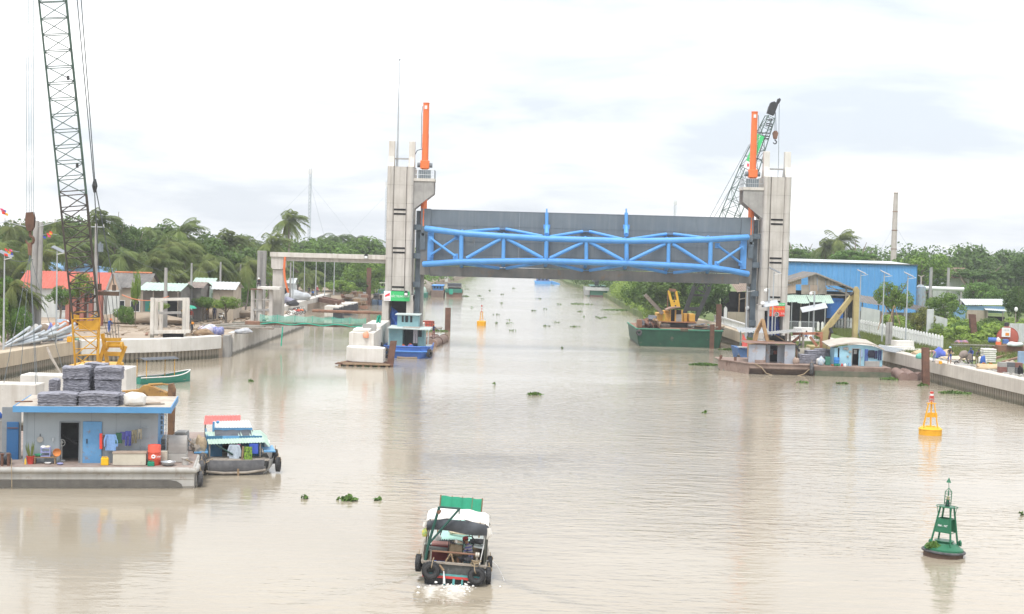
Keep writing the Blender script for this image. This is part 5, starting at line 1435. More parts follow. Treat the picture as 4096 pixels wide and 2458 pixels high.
POSES=dict(stand={},tool=dict(elL=(-.24,-.10,1.10),wrL=(-.06,-.26,1.05),haL=(.0,-.30,1.02),elR=(.24,-.10,1.12),wrR=(.08,-.26,1.18),haR=(.03,-.30,1.22),knL=(-.14,-.03,.47),anL=(-.16,.02,.09),toL=(-.18,-.12,.045)),walk=dict(knL=(-.10,-.16,.49),anL=(-.10,-.14,.1),toL=(-.10,-.28,.05),knR=(.10,.02,.47),anR=(.10,.24,.14),toR=(.10,.14,.05),elL=(-.22,.12,1.08),wrL=(-.2,.1,.85),haL=(-.2,.06,.77),elR=(.22,-.08,1.08),wrR=(.2,-.22,.9),haR=(.2,-.28,.84)),bend=dict(pelvis=(0,.16,.86),belly=(0,.06,1.0),chest=(0,-.16,1.06),neck=(0,-.32,1.09),head0=(0,-.41,1.08),head1=(0,-.48,1.04),shL=(-.17,-.2,1.04),elL=(-.2,-.24,.80),wrL=(-.14,-.34,.60),haL=(-.13,-.38,.52),shR=(.17,-.2,1.04),elR=(.2,-.24,.80),wrR=(.14,-.34,.60),haR=(.13,-.38,.52),hipL=(-.09,.14,.83),hipR=(.09,.14,.83),knL=(-.11,.02,.46),knR=(.11,.02,.46)),lean=dict(pelvis=(0,.08,.88),belly=(0,.02,1.04),chest=(0,-.08,1.2),neck=(0,-.16,1.33),head0=(0,-.21,1.40),head1=(0,-.25,1.47),shL=(-.17,-.1,1.25),shR=(.17,-.1,1.25),elL=(-.22,-.2,1.02),wrL=(-.14,-.36,.94),haL=(-.12,-.44,.92),elR=(.22,-.2,1.02),wrR=(.14,-.36,.94),haR=(.12,-.44,.92)),crouch=dict(pelvis=(0,.12,.36),belly=(0,.06,.50),chest=(0,-.06,.66),neck=(0,-.14,.80),head0=(0,-.18,.88),head1=(0,-.20,.96),shL=(-.17,-.08,.72),shR=(.17,-.08,.72),elL=(-.2,-.26,.54),wrL=(-.1,-.42,.44),haL=(-.08,-.48,.40),elR=(.2,-.26,.54),wrR=(.1,-.42,.44),haR=(.08,-.48,.40),hipL=(-.1,.1,.34),hipR=(.1,.1,.34),knL=(-.16,-.26,.46),knR=(.16,-.26,.46),anL=(-.13,-.02,.08),anR=(.13,-.02,.08),toL=(-.14,-.16,.045),toR=(.14,-.16,.045)),reach=dict(elL=(-.36,-.06,1.2),wrL=(-.58,-.12,1.26),haL=(-.67,-.14,1.28),elR=(.3,-.1,1.1),wrR=(.2,-.3,1.1),haR=(.12,-.38,1.12)),)
def cm_(c):
 n='cloth_%d_%d_%d'%tuple(int(x*100)for x in c)
 return mat(n,c,tuple(x*.8 for x in c),ro=.85,sc=9,bump=.2)
boot_m=mat('boots',(.03,.03,.035),ro=.7)
hair_m=mat('hair',(.015,.013,.012),ro=.7)
def pe(label,loc,pose,shirt,trousers,hat=None,hard=0,rz=0.0,h=1.65,shorts=0,extra=None,sleeves=1,group=None):
 o=TH('person',label,'person',loc,rz,group)
 J=joints(POSES[pose],h)
 me=body_mesh(J,{('knL','anL'):0 if shorts else 2,('knR','anR'):0 if shorts else 2,('elL','wrL'):1 if sleeves else 0,('elR','wrR'):1 if sleeves else 0})
 for m in(skin_m,cm_(shirt),cm_(trousers),boot_m):me.materials.append(m)
 me.name='body'
 b=bpy.data.objects.new('body',me);COL.objects.link(b);b.parent=o
 hd=(Vr(J['head0'][0])+Vr(J['head1'][0]))/2;up=(Vr(J['head1'][0])-Vr(J['head0'][0])).normalized()
 rot=Vr((0,0,1)).rotation_difference(up).to_matrix()
 def put(vs):return[hd+rot@Vr(v)for v in vs]
 mb=MB();mb.lathe([(.095,.0),(.1,.03),(.092,.08),(.06,.125),(.0,.14)],12);mb.v=put([(x,y*1.12+.01,z)for x,y,z in mb.v]);ht=pa('hair' if not hat else 'hat',mb,hair_m if not hat else cm_(hat),o,lc=1,sm=1)
 if hat:
  mb=MB();rr=.135 if hard else .12
  mb.lathe([(.08,.028),(rr,.012),(rr,.022),(.085,.045)],12);mb.v=put([(x,y*1.15-.025,z)for x,y,z in mb.v]);pa('hat_brim',mb,cm_(hat),ht,lc=1)
 mb=MB();mb.cyl((0,-.085,.0),(0,-.118,-.022),.012,.016,6);mb.v=put(mb.v);pa('nose',mb,skin_m,o,lc=1)
 return o,J
# small shared shapes
def drum(label,loc,m,h=.88,r=.29,lying=None,cat='drum',group=None,name='drum'):
 o=TH(name,label,cat,loc)
 prof=[(r*.96,0),(r,.02),(r,h*.32),(r*1.03,h*.335),(r,h*.35),(r,h*.64),(r*1.03,h*.655),(r,h*.67),(r,h-.02),(r*.96,h),(r*.94,h-.03),(0,h-.03)]
 mb=MB();mb.lathe(prof,22)
 if lying is not None:
  M=Matrix.Rotation(lying,3,'Z')@Matrix.Rotation(R(90),3,'X');mb.v=[tuple(M@Vr(v)+Vr((0,0,r)))for v in mb.v]
 pa('shell',mb,m,o,lc=1,sm=1)
 return o
def tyre_mesh(Rr=.30,r=.105):
 mb=MB();mb.torus((0,0,0),(0,1,0),Rr-r*.8,r,26,10)
 for k in range(26):
  a=2*math.pi*k/26
  mb.box((math.cos(a)*(Rr+r*.16),0,math.sin(a)*(Rr+r*.16)),(.02,r*1.7,.045),rot=Matrix.Rotation(-a,3,'Y'))
 return mb
TYRE=None
def tyre(label,loc,rot=(0,0,0),Rr=.31,m=None,group=None,lash=1):
 o=TH('tyre',label,'tyre',loc,0,group);o.rotation_euler=rot
 mb=tyre_mesh(Rr,Rr*.34);pa('rubber',mb,m or rbb,o,lc=1,sm=1)
 if lash:
  mb=MB();mb.torus((0,0,Rr*.72),(1,0,0),Rr*.4,.018,14,5);mb.tube([(0,-.02,Rr*1.05),(.03,0,Rr*1.6)],.018,5);pa('lashing',mb,rope,o,lc=1)
 return o
def cable_line(label,pts,r,m,cat='rope',name='rope',group=None):
 mb=MB();mb.tube(pts,r,6);return slo(name,mb,m,label,cat,group,sm=1)
def sagline(a,b,sag,n=12):
 a,b=Vr(a),Vr(b)
 return[a.lerp(b,i/n)-Vr((0,0,sag*4*(i/n)*(1-i/n)))for i in range(n+1)]
def mesh_bundle(label,c,d,seed,rz=0.0,group='folded wire mesh bundles'):
 """Folded gabion mesh: many thin ragged layers pressed into a block. c = centre of the foot."""
 r=random.Random(seed);mb=MB()
 n=max(8,int(d[2]/.05));nu=14
 rings=[]
 for i in range(n+1):
  z=d[2]*i/n
  for sub in(0,1):
   if i==n and sub:continue
   k=1.0+r.uniform(-.03,.03)-(.05 if sub else 0)
   ring=[]
   for(sx,sy),(ex,ey)in zip(((-1,-1),(1,-1),(1,1),(-1,1)),((1,-1),(1,1),(-1,1),(-1,-1))):
    for t in range(nu):
     u=t/nu
     x,y=lr(sx,ex,u),lr(sy,ey,u)
     rr=1-.04*(abs(x)>.97 and abs(y)>.97)
     ring.append((x*d[0]/2*k*rr+r.uniform(-.022,.022),y*d[1]/2*k*rr+r.uniform(-.022,.022),z+sub*d[2]/n*.5+r.uniform(-.008,.008)+.03*math.sin(x*3+seed)*(i/n)))
   rings.append(ring)
 m=len(rings[0])
 for q in rings:mb.v.extend(q)
 for i in range(len(rings)-1):
  for j in range(m):
   mb.f.append([i*m+j,i*m+(j+1)%m,(i+1)*m+(j+1)%m,(i+1)*m+j]);mb.mi.append(0)
 o_=len(mb.v);mb.v.append((0,0,d[2]+.03))
 b=(len(rings)-1)*m
 for j in range(m):mb.f.append([b+j,b+(j+1)%m,o_]);mb.mi.append(0)
 return slo('mesh_bundle',mb,grey_mesh,label,'wire mesh',group,loc=c,rz=rz)
def ga(name,label,cat,p,wd,h,m,seed=0,sleeves=0,legs=0,rz=0.0,group=None):
 """Cloth hanging from a line: p = top centre."""
 r=random.Random(seed)
 o=TH(name,label,cat,p,rz,group)
 f1,f2=r.uniform(5,9),r.uniform(0,6)
 def sheet(x0,x1,z0,z1,t=.05):
  mb=MB();mb.grid(lambda u,v:(lr(x0,x1,u)*(1+.08*v),-.03-.03*math.sin(u*f1+f2)*(.3+v),lr(z0,z1,v)),8,6)
  mb.grid(lambda u,v:(lr(x0,x1,u)*(1+.08*v),.03+.03*math.sin(u*f1+f2+1)*(.3+v),lr(z0,z1,v)),8,6)
  return mb
 if legs:
  mb=sheet(-wd/2,wd/2,0,-h*.35);mb2=sheet(-wd/2,-.02,-h*.35,-h);mb3=sheet(.02,wd/2,-h*.35,-h)
  pa('waist',mb,m,o,lc=1,sm=1);pa('leg',mb2,m,o,lc=1,sm=1);pa('leg',mb3,m,o,lc=1,sm=1)
 else:
  pa('cloth',sheet(-wd/2,wd/2,0,-h),m,o,lc=1,sm=1)
  if sleeves:
   for sx in(-1,1):
    pa('sleeve',MB().tube([(sx*wd*.42,0,-.04),(sx*wd*.62,0,-h*.4),(sx*wd*.6,0,-h*.75)],[.07,.065,.06],8),m,o,lc=1,sm=1)
 return o
_before=set(COL.objects)
# THE GREY HOUSE BARGE, lower left
hull_grey=mat('hull_grey',(.46,.45,.42),(.36,.35,.33),ro=.7,sc=.7,rust=.32,rC=(.24,.17,.12),sk=.4,bump=.15,skc=(.3,.25,.2))
hull_shadow=mat('hull_recess_shade',(.15,.14,.125),(.10,.095,.085),ro=.8,sc=1.5,sk=.3)  # shade of the recess under the hull front put into the colour
house_grey=mat('house_grey',(.34,.385,.42),(.29,.335,.37),ro=.55,sc=.6,sk=.35,rust=.1,rC=(.3,.24,.2),skc=(.28,.31,.34))
fascia_blue=mat('fascia_blue',(.10,.30,.55),(.085,.26,.49),ro=.5,sc=.8)
door_blue=mat('door_blue',(.14,.33,.58),(.10,.27,.50),ro=.5,sc=2.0,rust=.3,rC=(.26,.18,.13))
door_blue_dark=mat('door_blue_dark',(.035,.13,.30),(.03,.105,.25),ro=.5,sc=1.0)
B=TH('house_barge','grey steel work barge with a flat roofed deckhouse at the lower left','barge',(-20,74,0))
XR=-15.62
def zb_(y):return D(400,y,70).z
prof=[(70.25,-.4),(70.0,.12),(70.02,.42),(70.0,.45),(70.0,.74),(69.93,.78),(69.86,.88),(69.9,.98),(70.0,1.04),(83,1.04),(83,-.4)]
pa('hull',MB().ext([(-31,y,z)for y,z in prof],(31+XR,0,0)),hull_grey,B,bv=.04)
pa('raked_bottom',MB().ext([(-31,69.985,.06),(XR-.55,69.985,.06),(XR-.62,69.985,.22),(XR-.85,69.985,.36),(XR-1.2,69.985,.42),(-31,69.985,.42)],(0,.012,0)),hull_shadow,B)
pa('rub_rail',MB().tube([(-31,69.97,.89),(XR+.02,69.97,.89),(XR+.08,70.3,.89),(XR+.08,83,.89)],.14,10),hull_grey,B,sm=1)
pa('deck',MB().box(((-31+XR)/2,76.4,1.045),(15.2,12.8,.02)),mat('deck_rust',(.34,.27,.235),(.25,.2,.175),ro=.85,sc=1.2,rust=.4,rC=(.2,.13,.1)),B)
YF=71.3
wl,wr=D(98,1750,YF).x,D(617,1750,YF).x
zt=3.82
dl,dr=D(241,1770,YF).x,D(311,1770,YF).x
def wallpiece(x0,x1,z0,z1,nm='front_wall'):
 mb=MB();mb.box(((x0+x1)/2,YF+.04,(z0+z1)/2),(x1-x0,.08,z1-z0));return pa(nm,mb,house_grey,B)
dz0,dz1=D(275,1856,YF).z,D(275,1687,YF).z
wallpiece(wl,dl,1.05,zt);wallpiece(dr,wr,1.05,zt);wallpiece(dl,dr,dz1,zt);wallpiece(dl,dr,1.05,dz0,'door_sill')
for x in(wl+.04,wr-.04):
 pa('side_wall',MB().box((x,YF+2.1,(1.05+zt)/2),(.08,4.0,zt-1.05)),house_grey if x<wr-1 else door_blue,B)
pa('back_wall',MB().box(((wl+wr)/2,YF+4.1,(1.05+zt)/2),(wr-wl,.08,zt-1.05)),house_grey,B)
for k in range(5):
 x=lr(wl,dl,(k+.5)/5)if k<2 else lr(dr,wr,(k-1.5)/3.2)
 pa('panel_seam',MB().box((x,YF-.004,2.45),(.02,.006,2.6)),mat('seam',(.27,.31,.34)),B)
mb=MB()
for x,s_ in((dl,-1),(dr,1)):mb.box((x+.03*s_,YF-.02,(dz0+dz1)/2),(.06,.05,dz1-dz0+.1))
mb.box(((dl+dr)/2,YF-.02,dz1+.03),(dr-dl+.1,.05,.06));pa('door_frame',mb,mat('frame_grey',(.23,.26,.29)),B)
xa,xb=D(47,1640,70.5).x,D(660,1640,70.5).x
fz1,fz0=D(400,1627,70.5).z,D(400,1651,70.5).z
rf=[]
mb=MB();mb.box(((xa+xb)/2,70.53,(fz0+fz1)/2),(xb-xa,.05,fz1-fz0));roofp=pa('roof_fascia',mb,fascia_blue,B)
pa('roof_fascia_side',MB().box((xa+.03,73.1,(fz0+fz1)/2),(.05,5.05,fz1-fz0)),fascia_blue,B);pa('roof_fascia_side',MB().box((xb-.03,73.1,(fz0+fz1)/2),(.05,5.05,fz1-fz0)),fascia_blue,B)
pa('roof',MB().box(((xa+xb)/2,73.1,fz1-.06),(xb-xa-.12,5.05,.08)),mat('roof_dirty',(.52,.47,.40),(.36,.31,.26),ro=.85,sc=1.3,rust=.25,rC=(.3,.2,.14)),B)
zt=fz0
RZ=fz1-.02
cl,cr_=D(30,1750,72.3).x,D(102,1750,72.3).x
pa('side_cabin_wall',MB().box(((cl+cr_)/2,72.4,2.35),(cr_-cl,.08,2.6)),mat('cabin_grey',(.25,.275,.29),(.2,.22,.24)),B)
a,b=D(47,1680,72.2),D(91,1852,72.2)
pa('side_door',MB().box(((a.x+b.x)/2,72.3,(a.z+b.z)/2),(b.x-a.x,.06,a.z-b.z)),door_blue_dark,B,bv=.02)
pa('latch_bar',MB().box((lr(a.x,b.x,.5),72.25,lr(a.z,b.z,.14)),((b.x-a.x)*.9,.04,.04)),rY,B)
pa('shaded_bulkhead',MB().box(((dl+dr)/2,YF+1.6,2.4),(1.9,.05,2.7)),mat('interior_grey',(.10,.11,.115),(.06,.065,.07)),B)  # darkness of the room put into the panel colour
pa('engine_pipe',MB().tube([(dl-.2,YF+.9,2.35),(dl+.5,YF+.8,1.95),(dr+.2,YF+.8,1.75)],.09,8),ds,B)
a,b=D(318,1687,70.9),D(390,1862,70.9)
dlf=[]
mb=MB();mb.box(((a.x+b.x)/2,YF-.06,(a.z+b.z)/2),(b.x-a.x,.06,a.z-b.z));dd=pa('door',mb,door_blue,B,bv=.03)
mb=MB();mb.box((-.25,-.05,.1),(.05,.06,.22));hh=pa('handle',mb,ds,dd,lc=1);hh.location=((a.x+b.x)/2-B.location.x,YF-.06-B.location.y,(a.z+b.z)/2)
for y in(1676,1714,1753,1791):
 p_=D(562,y,YF-.1);pa('ladder_rung',MB().tube([(p_.x-.17,YF,p_.z),(p_.x-.17,YF-.12,p_.z),(p_.x+.17,YF-.12,p_.z),(p_.x+.17,YF,p_.z)],.022,6),house_grey,B)
mb=MB()
p_=D(690,1800,71.2)
mb.box((p_.x,72.0,1.28),(.95,1.1,.46));pa('engine_casing',mb,hull_grey,B,bv=.04)
mb=MB();hx,hz=p_.x,1.52
arc=[(71.45,hz)]+[(72.0-.55*math.cos(R(t)),hz+.32+.5*math.sin(R(t)))for t in range(0,181,20)]+[(72.55,hz)]
mb.ext([(hx-.42,y,z)for y,z in arc],(.88,0,0));pa('vent_hood',mb,mat('hood_grey',(.38,.36,.34),(.3,.28,.26),rust=.15,rC=(.26,.2,.16)),B,sm=0)
p_=D(715,1862,70.6);mb=MB();mb.cyl((p_.x,70.7,1.05),(p_.x,70.7,1.36),.16,n=14);mb.cyl((p_.x,70.7,1.36),(p_.x,70.7,1.41),.19,n=14);pa('bollard',mb,hull_grey,B,sm=1)
def on_deck(x,y=1866,Y=None):
 Y=Y or 70.55
 return Vr((D(x,y,Y).x,Y,1.055))
pp=on_deck(120,Y=70.9)
o=TH('potted_plant','snake plant in a red bucket beside the dark blue door','potted plant',pp)
pa('pot',MB().lathe([(.14,0),(.19,.34),(.205,.36),(.205,.39),(.17,.39),(.16,.33),(0,.33)],18),red_paint,o,lc=1,sm=1)
sp_m=mat('snake_leaf',(.22,.26,.07),(.12,.17,.05),sc=12)
for k in range(15):
 a=random.uniform(0,6.28);l_=random.uniform(.5,.85);t_=random.uniform(.1,.32);s=Vr((math.cos(a)*.09,math.sin(a)*.09,.33));e_=s+Vr((math.cos(a)*t_,math.sin(a)*t_,l_))
 w_=Vr((-math.sin(a),math.cos(a),0))*.03
 pa('leaf',MB().add([s-w_,s+w_,s.lerp(e_,.6)+w_*1.2,e_,s.lerp(e_,.6)-w_*1.2],[(0,1,2,3,4)]),sp_m,o,lc=1)
def bottle(label,p,m,h=.32,r=.05):
 mb=MB();mb.lathe([(r,0),(r,h*.65),(r*.4,h*.82),(r*.4,h)],10);return slo('bottle',mb,m,label,'bottle',sm=1,loc=p)
bottle('small yellow bottle left of the red plant bucket',on_deck(99,Y=70.75),mat('yellow_plastic',(.8,.5,.06)))
pb=on_deck(178,Y=71.0)
o=TH('bench','low brown wooden bench under the dish rack','bench',pb)
pa('seat',MB().box((0,0,.33),(1.1,.36,.05)),wd_,o,lc=1)
for sx in(-.47,.47):
 for sy in(-.13,.13):
  pa('leg',MB().box((sx,sy,.15),(.06,.06,.31)),wd_,o,lc=1)
o=TH('dish_rack','lilac plastic dish rack with bowls standing on the bench','dish rack',pb+Vr((.02,0,.36)))
lil=mat('lilac_plastic',(.38,.40,.68),(.34,.36,.62))
for z in(.02,.22,.42):
 pa('shelf',MB().box((0,0,z),(.44,.3,.03)),lil,o,lc=1)
for sx in(-.21,.21):
 for sy in(-.13,.13):
  pa('upright',MB().box((sx,sy,.24),(.03,.03,.5)),lil,o,lc=1)
def bowl(label,p,r,m,h=None,name='bowl',tilt=None):
 h=h or r*.55
 mb=MB();mb.lathe([(r*.45,0),(r*.85,h*.5),(r,h),(r*.95,h),(r*.8,h*.55),(r*.4,.02),(0,.02)],16)
 o=slo(name,mb,m,label,'bowl',sm=1,loc=p)
 if tilt:o.rotation_euler=tilt
 return o
bowl('white bowl upside down on top of the dish rack, left one',pb+Vr((-.1,0,.89)),.15,wp,tilt=(R(180),0,0))
bowl('cream bowl upside down on top of the dish rack, right one',pb+Vr((.12,0,.89)),.14,mat('cream',(.72,.66,.52)),tilt=(R(180),0,0))
bowl('green mesh colander on the bench left of the dish rack',pb+Vr((-.33,-.04,.37)),.19,mat('green_plastic',(.08,.42,.22)))
bowl('orange basin leaning at the right end of the bench',pb+Vr((.56,-.02,.55)),.2,mat('orange_plastic',(.6,.22,.06)),tilt=(R(80),0,0))
bowl('white enamel basin under the bench',pb+Vr((.15,-.22,0)),.16,wp)
bowl('small lilac basin by the door sill',on_deck(229,Y=70.6),.16,lil)
bowl('wide dented aluminium basin right of the red drum',on_deck(647,Y=70.45),.37,gv,h=.2)
p_=D(162,1752,YF-.06)
o=TH('frying_pan','battered frying pan hanging on the grey deckhouse wall','pan',p_)
pa('pan',MB().cyl((0,-.02,0),(0,.05,0),.15,n=18),mat('pan_alu',(.4,.38,.35)),o,lc=1,sm=1)
pa('handle',MB().beam((0,0,.14),(0,0,.28),.03,.02),ds,o,lc=1)
bottle('clear bottle hung on the wall right of the frying pan',D(211,1760,YF-.08),gv,.22,.04)
def jc(label,p,m,d=(.36,.24,.36),cap=1):
 o=TH('jerrycan',label,'jerrycan',p)
 pa('can',MB().box((0,0,d[2]/2),d),m,o,lc=1,bv=.03)
 mb=MB();mb.cyl((-d[0]*.3,0,d[2]),(-d[0]*.3,0,d[2]+.06),.05,n=10);mb.tube([(-d[0]*.1,0,d[2]-.01),(-d[0]*.05,0,d[2]+.05),(d[0]*.3,0,d[2]+.05),(d[0]*.36,0,d[2]-.01)],.02,6);pa('handle',mb,m,o,lc=1)
 return o
jc('yellow jerrycan below the hanging blue shirt',on_deck(401),mat('yellow_can',(.82,.50,.02),(.75,.44,.015)))
jc('green plastic box at the foot of the red drum',on_deck(577,Y=70.3),mat('green_can',(.02,.26,.15)),(.32,.24,.2))
p_=on_deck(501,Y=70.75)
o=TH('storage_chest','long cream storage chest under the washing line','chest',p_)
cream=mat('cream_paint',(.60,.56,.46),(.52,.48,.39),ro=.6,rust=.12,rC=(.4,.3,.22))
pa('box',MB().box((0,0,.30),(1.58,.6,.58)),cream,o,lc=1,bv=.02)
pa('lid',MB().box((0,0,.62),(1.64,.66,.05)),mat('lid_rust',(.45,.36,.29),(.34,.26,.2)),o,lc=1)
red_drum=mat('drum_red',(.72,.115,.07),(.66,.10,.06),ro=.45,sc=1)
p_=on_deck(595,Y=70.7)
dr_=drum('tall red oil drum with a white emblem by the cream chest',p_,red_drum,h=.99,r=.315)
mb=MB();mb.torus((0,0,.0),(0,1,0),.07,.035,18,6);lg_=pa('emblem',mb,sw,dr_,lc=1);lg_.location=(-.02,-.31,.45)
ltr('lettering','Total',.15,sw,dr_,(.19,-.275,.45),rot=(R(90),0,R(35)),depth=.004)
mb=MB();p_=on_deck(639,Y=71.35);mb.box((p_.x,p_.y,1.06+.3),(.42,.4,.58));slo('cream_box',mb,cream,'cream box behind the dented basin','box',bv=.02)
l0,l1=D(393,1741,70.95),D(556,1713,70.95)
cable_line('thin washing line strung along the grey deckhouse',sagline(l0,l1,.06),.008,ca,'washing line','washing_line')
def hang(t,name,label,cat,wd,h,col,seed,**k):
 p_=Vr(l0).lerp(Vr(l1),t)+Vr((0,-.02,-.03));return ga(name,label,cat,p_,wd,h,cm_(col),seed,**k)
hang(.08,'towel','dark red cloth at the left end of the washing line','cloth',.16,.55,(.12,.06,.06),2)
hang(.23,'shirt','light blue long shirt on the washing line','shirt',.48,.80,(.22,.38,.68),3,sleeves=1)
hang(.42,'shirt','dark green shirt behind the light blue one','shirt',.3,.52,(.03,.10,.06),4)
hang(.53,'shirt','navy shirt in the middle of the washing line','shirt',.3,.38,(.06,.06,.22),5)
hang(.64,'trousers','violet blue trousers on the washing line','trousers',.28,.72,(.07,.08,.3),6,legs=1)
hang(.79,'trousers','olive trousers on the washing line','trousers',.22,.66,(.22,.2,.14),7,legs=1)
hang(.92,'trousers','khaki shorts at the right end of the washing line','shorts',.2,.5,(.30,.28,.22),8,legs=1)
a,b=D(393,1733,71.05),D(393,1795,71.05)
slo('red_plank',MB().beam(a,b,.13,.04),sign_red,'narrow red board leaning behind the washing','board')
p_=Vr((D(252,1800,YF+.5).x,YF+.5,1.06))
o=TH('pedestal_fan','white pedestal fan just inside the dark doorway','fan',p_)
mb=MB();mb.cyl((0,0,0),(0,0,.05),.18,n=14);mb.cyl((0,0,.05),(0,0,.8),.03,n=8);pa('stand',mb,wp,o,lc=1)
mb=MB();mb.torus((0,-.08,.92),(0,1,0),.17,.015,20,5);mb.cyl((0,-.05,.92),(0,.12,.92),.06,n=10)
for k in range(4):mb.beam((0,-.08,.92),(.16*math.cos(k*1.57),-.08,.92+.16*math.sin(k*1.57)),.05,.01)
pa('fan_head',mb,wp,o,lc=1)
def roofpos(x,y,Y):return Vr((D(x,y,Y).x,Y,RZ))
def bundle_px(label,x0,x1,y0,y1,Y,dep,z,seed,rz=0):
 a,b=D(x0,y1,Y),D(x1,y1,Y);t_=D((x0+x1)/2,y0,Y)
 return mesh_bundle(label,((a.x+b.x)/2,Y+dep/2,z),(b.x-a.x,dep,max(t_.z-z,.3)),seed,rz)
z0=RZ
b1=bundle_px('wide bundle of folded grey wire mesh at the front left of the roof',144,297,1572,1625,70.9,1.3,z0,1,.03)
b2=bundle_px('wide bundle of folded grey wire mesh at the front right of the roof',303,457,1574,1625,70.9,1.3,z0,2,-.02)
bundle_px('small mesh bundle end showing right of the front right bundle',459,481,1580,1622,71.4,1.4,z0,3)
bundle_px('lower bundle of the left rear column of wire mesh',262,366,1516,1600,72.4,1.2,z0,4)
bundle_px('lower bundle of the right rear column of wire mesh',384,482,1522,1600,72.4,1.2,z0,5)
zz_=D(310,1516,72.4).z+.03
bundle_px('topmost bundle of the left rear column of wire mesh',258,364,1468,1514,72.35,1.25,zz_,6,.05)
zz_=D(430,1522,72.4).z+.03
bundle_px('topmost bundle of the right rear column of wire mesh',386,490,1470,1520,72.35,1.25,zz_,7,-.06)
bundle_px('leftmost half hidden bundle of wire mesh behind the left rear column',226,262,1517,1590,73.7,1.0,z0,8)
bundle_px('rearmost bundle of wire mesh bridging the two columns',362,452,1455,1580,73.8,1.0,z0,9)
p_=roofpos(527,1620,71.3)
mb=MB();mb.ball((0,0,.32),(.58,.5,.36),18,10,.09)
mb.v=[(x*(1+.1*math.sin(z*14)),y,max(z,0))for x,y,z in mb.v]
slo('tarpaulin_bundle',mb,tw,'crumpled white tarpaulin bundle right of the wire mesh','tarpaulin',sm=1,loc=p_)
for k,(lab,x0,y0,x1,y1)in enumerate((('loose grey plank on the roof right of the tarpaulin bundle',575,1612,652,1600),('pale board across the roof corner',560,1600,640,1594),('rusty bar along the left roof edge',80,1592,150,1585))):
 a,b=D(x0,y0,71.6+k*.3),D(x1,y1,71.9+k*.3);a.z=b.z=RZ+.04
 slo('loose_plank',MB().beam(a,b,.14,.05),(wg,wd_,rL)[k],lab,'plank')
EX=TH('excavator','brown yellow excavator with its arm folded behind the deckhouse','excavator',(D(560,1700,78).x,78.5,1.05))
exm=mat('excavator_yellow',(.48,.27,.07),(.33,.18,.06),ro=.6,sc=1.6,rust=.35,rC=(.10,.06,.04),sk=.3)
def plate(pts,Y,th,nm,m,P_):
 mb=MB();mb.ext([D(x,y,Y)for x,y in pts],(0,th,0));return pa(nm,mb,m,P_,bv=.02)
plate([(480,1566),(552,1560),(572,1543),(592,1541),(668,1572),(672,1596),(600,1592),(560,1590),(480,1582)],78,.45,'boom',exm,EX)
plate([(672,1538),(690,1534),(699,1560),(692,1760),(670,1760)],78.06,.34,'dipper_arm',mat('excavator_brown',(.27,.15,.075),(.16,.09,.05),ro=.7,sc=1.6,rust=.5,rC=(.08,.05,.035)),EX)
mb=MB();mb.tube([D(594,1540,78.2),D(650,1537,78.2)],.07,8);mb.tube([D(650,1537,78.2),D(686,1541,78.2)],.04,8);pa('arm_cylinder',mb,exm,EX)
pa('hammer_block',MB().ext([D(x,y,77.95)for x,y in((664,1755),(698,1755),(702,1790),(690,1800),(660,1798))],(0,.6,0)),ds,EX)
mb=MB();c_=D(500,1640,79.3);mb.box((c_.x-.4,79.6,2.4),(2.6,1.6,1.6));pa('machine_house',mb,exm,EX,bv=.08)
for sy in(-.85,.85):
 pa('track',MB().box((c_.x-.4,79.6+sy,1.4),(3.2,.5,.66)),ds,EX,bv=.2)
for k,(lab,x,y,d_,m)in enumerate((('stack of grey planks between the deckhouse and the excavator arm',652,1800,(.7,1.6,.9),wg),('pile of wet timber behind the vent hood',700,1795,(.8,1.4,.7),wd_),('grey machine block at the right rear deck edge',726,1790,(.7,1.0,1.05),cg))):
 Yk=74.5+k*.7
 q=D(x,y,Yk)
 o=TH('timber_stack' if k<2 else 'machine_block',lab,'timber' if k<2 else 'machine',(q.x,Yk,1.06))
 n_=7
 for i in range(n_):
  mb=MB();mb.box((jit(.05),jit(.1),d_[2]*(i+.5)/n_),(d_[0]*random.uniform(.8,1),d_[1],d_[2]/n_*.82),rz=jit(.08));pa('plank' if k<2 else 'machine_part',mb,m,o,lc=1)
o=TH('ladder_rack','white tubular rack with grey insulators beside the deckhouse','rack',(D(650,1760,73.5).x,73.5,1.06))
a=D(632,1640,73.5);b=D(664,1740,73.5)
mb=MB()
for x in(a.x,b.x):mb.tube([(x,73.5,1.06),(x,73.5,a.z)],.025,6)
for i in range(6):z=lr(b.z,a.z,i/5);mb.tube([(a.x,73.5,z),(b.x,73.5,z)],.018,6)
pa('frame',mb,wp,o)
for i in range(5):
 pa('insulator',MB().cyl(((a.x+b.x)/2,73.45,lr(b.z,a.z,i/5)+.05),((a.x+b.x)/2,73.45,lr(b.z,a.z,i/5)+.2),.09,.06,10),grey_paint,o)
he('bundle','grey cloth bundle on the bollards at the left edge of the barge','bundle',(D(15,1840,70.9).x,70.9,1.06),(.42,.4,.38),tarp_grey)
for lab,x in(('dark steel bitt at the left edge of the barge',4),('dark steel bitt with a mooring rope near the left edge',28)):
 p_=on_deck(x,Y=70.3);mb=MB();mb.cyl(p_,p_+Vr((0,0,.55)),.07,n=10);mb.cyl(p_+Vr((0,0,.55)),p_+Vr((0,0,.6)),.11,n=10);slo('mooring_bitt',mb,rY,lab,'bitt')
p_=on_deck(31,Y=69.75);cable_line('thin mooring rope hanging down the left hull into the water',[(p_.x,69.78,1.5),(p_.x+.02,69.75,.9),(p_.x+.05,69.7,-.1)],.018,rope)
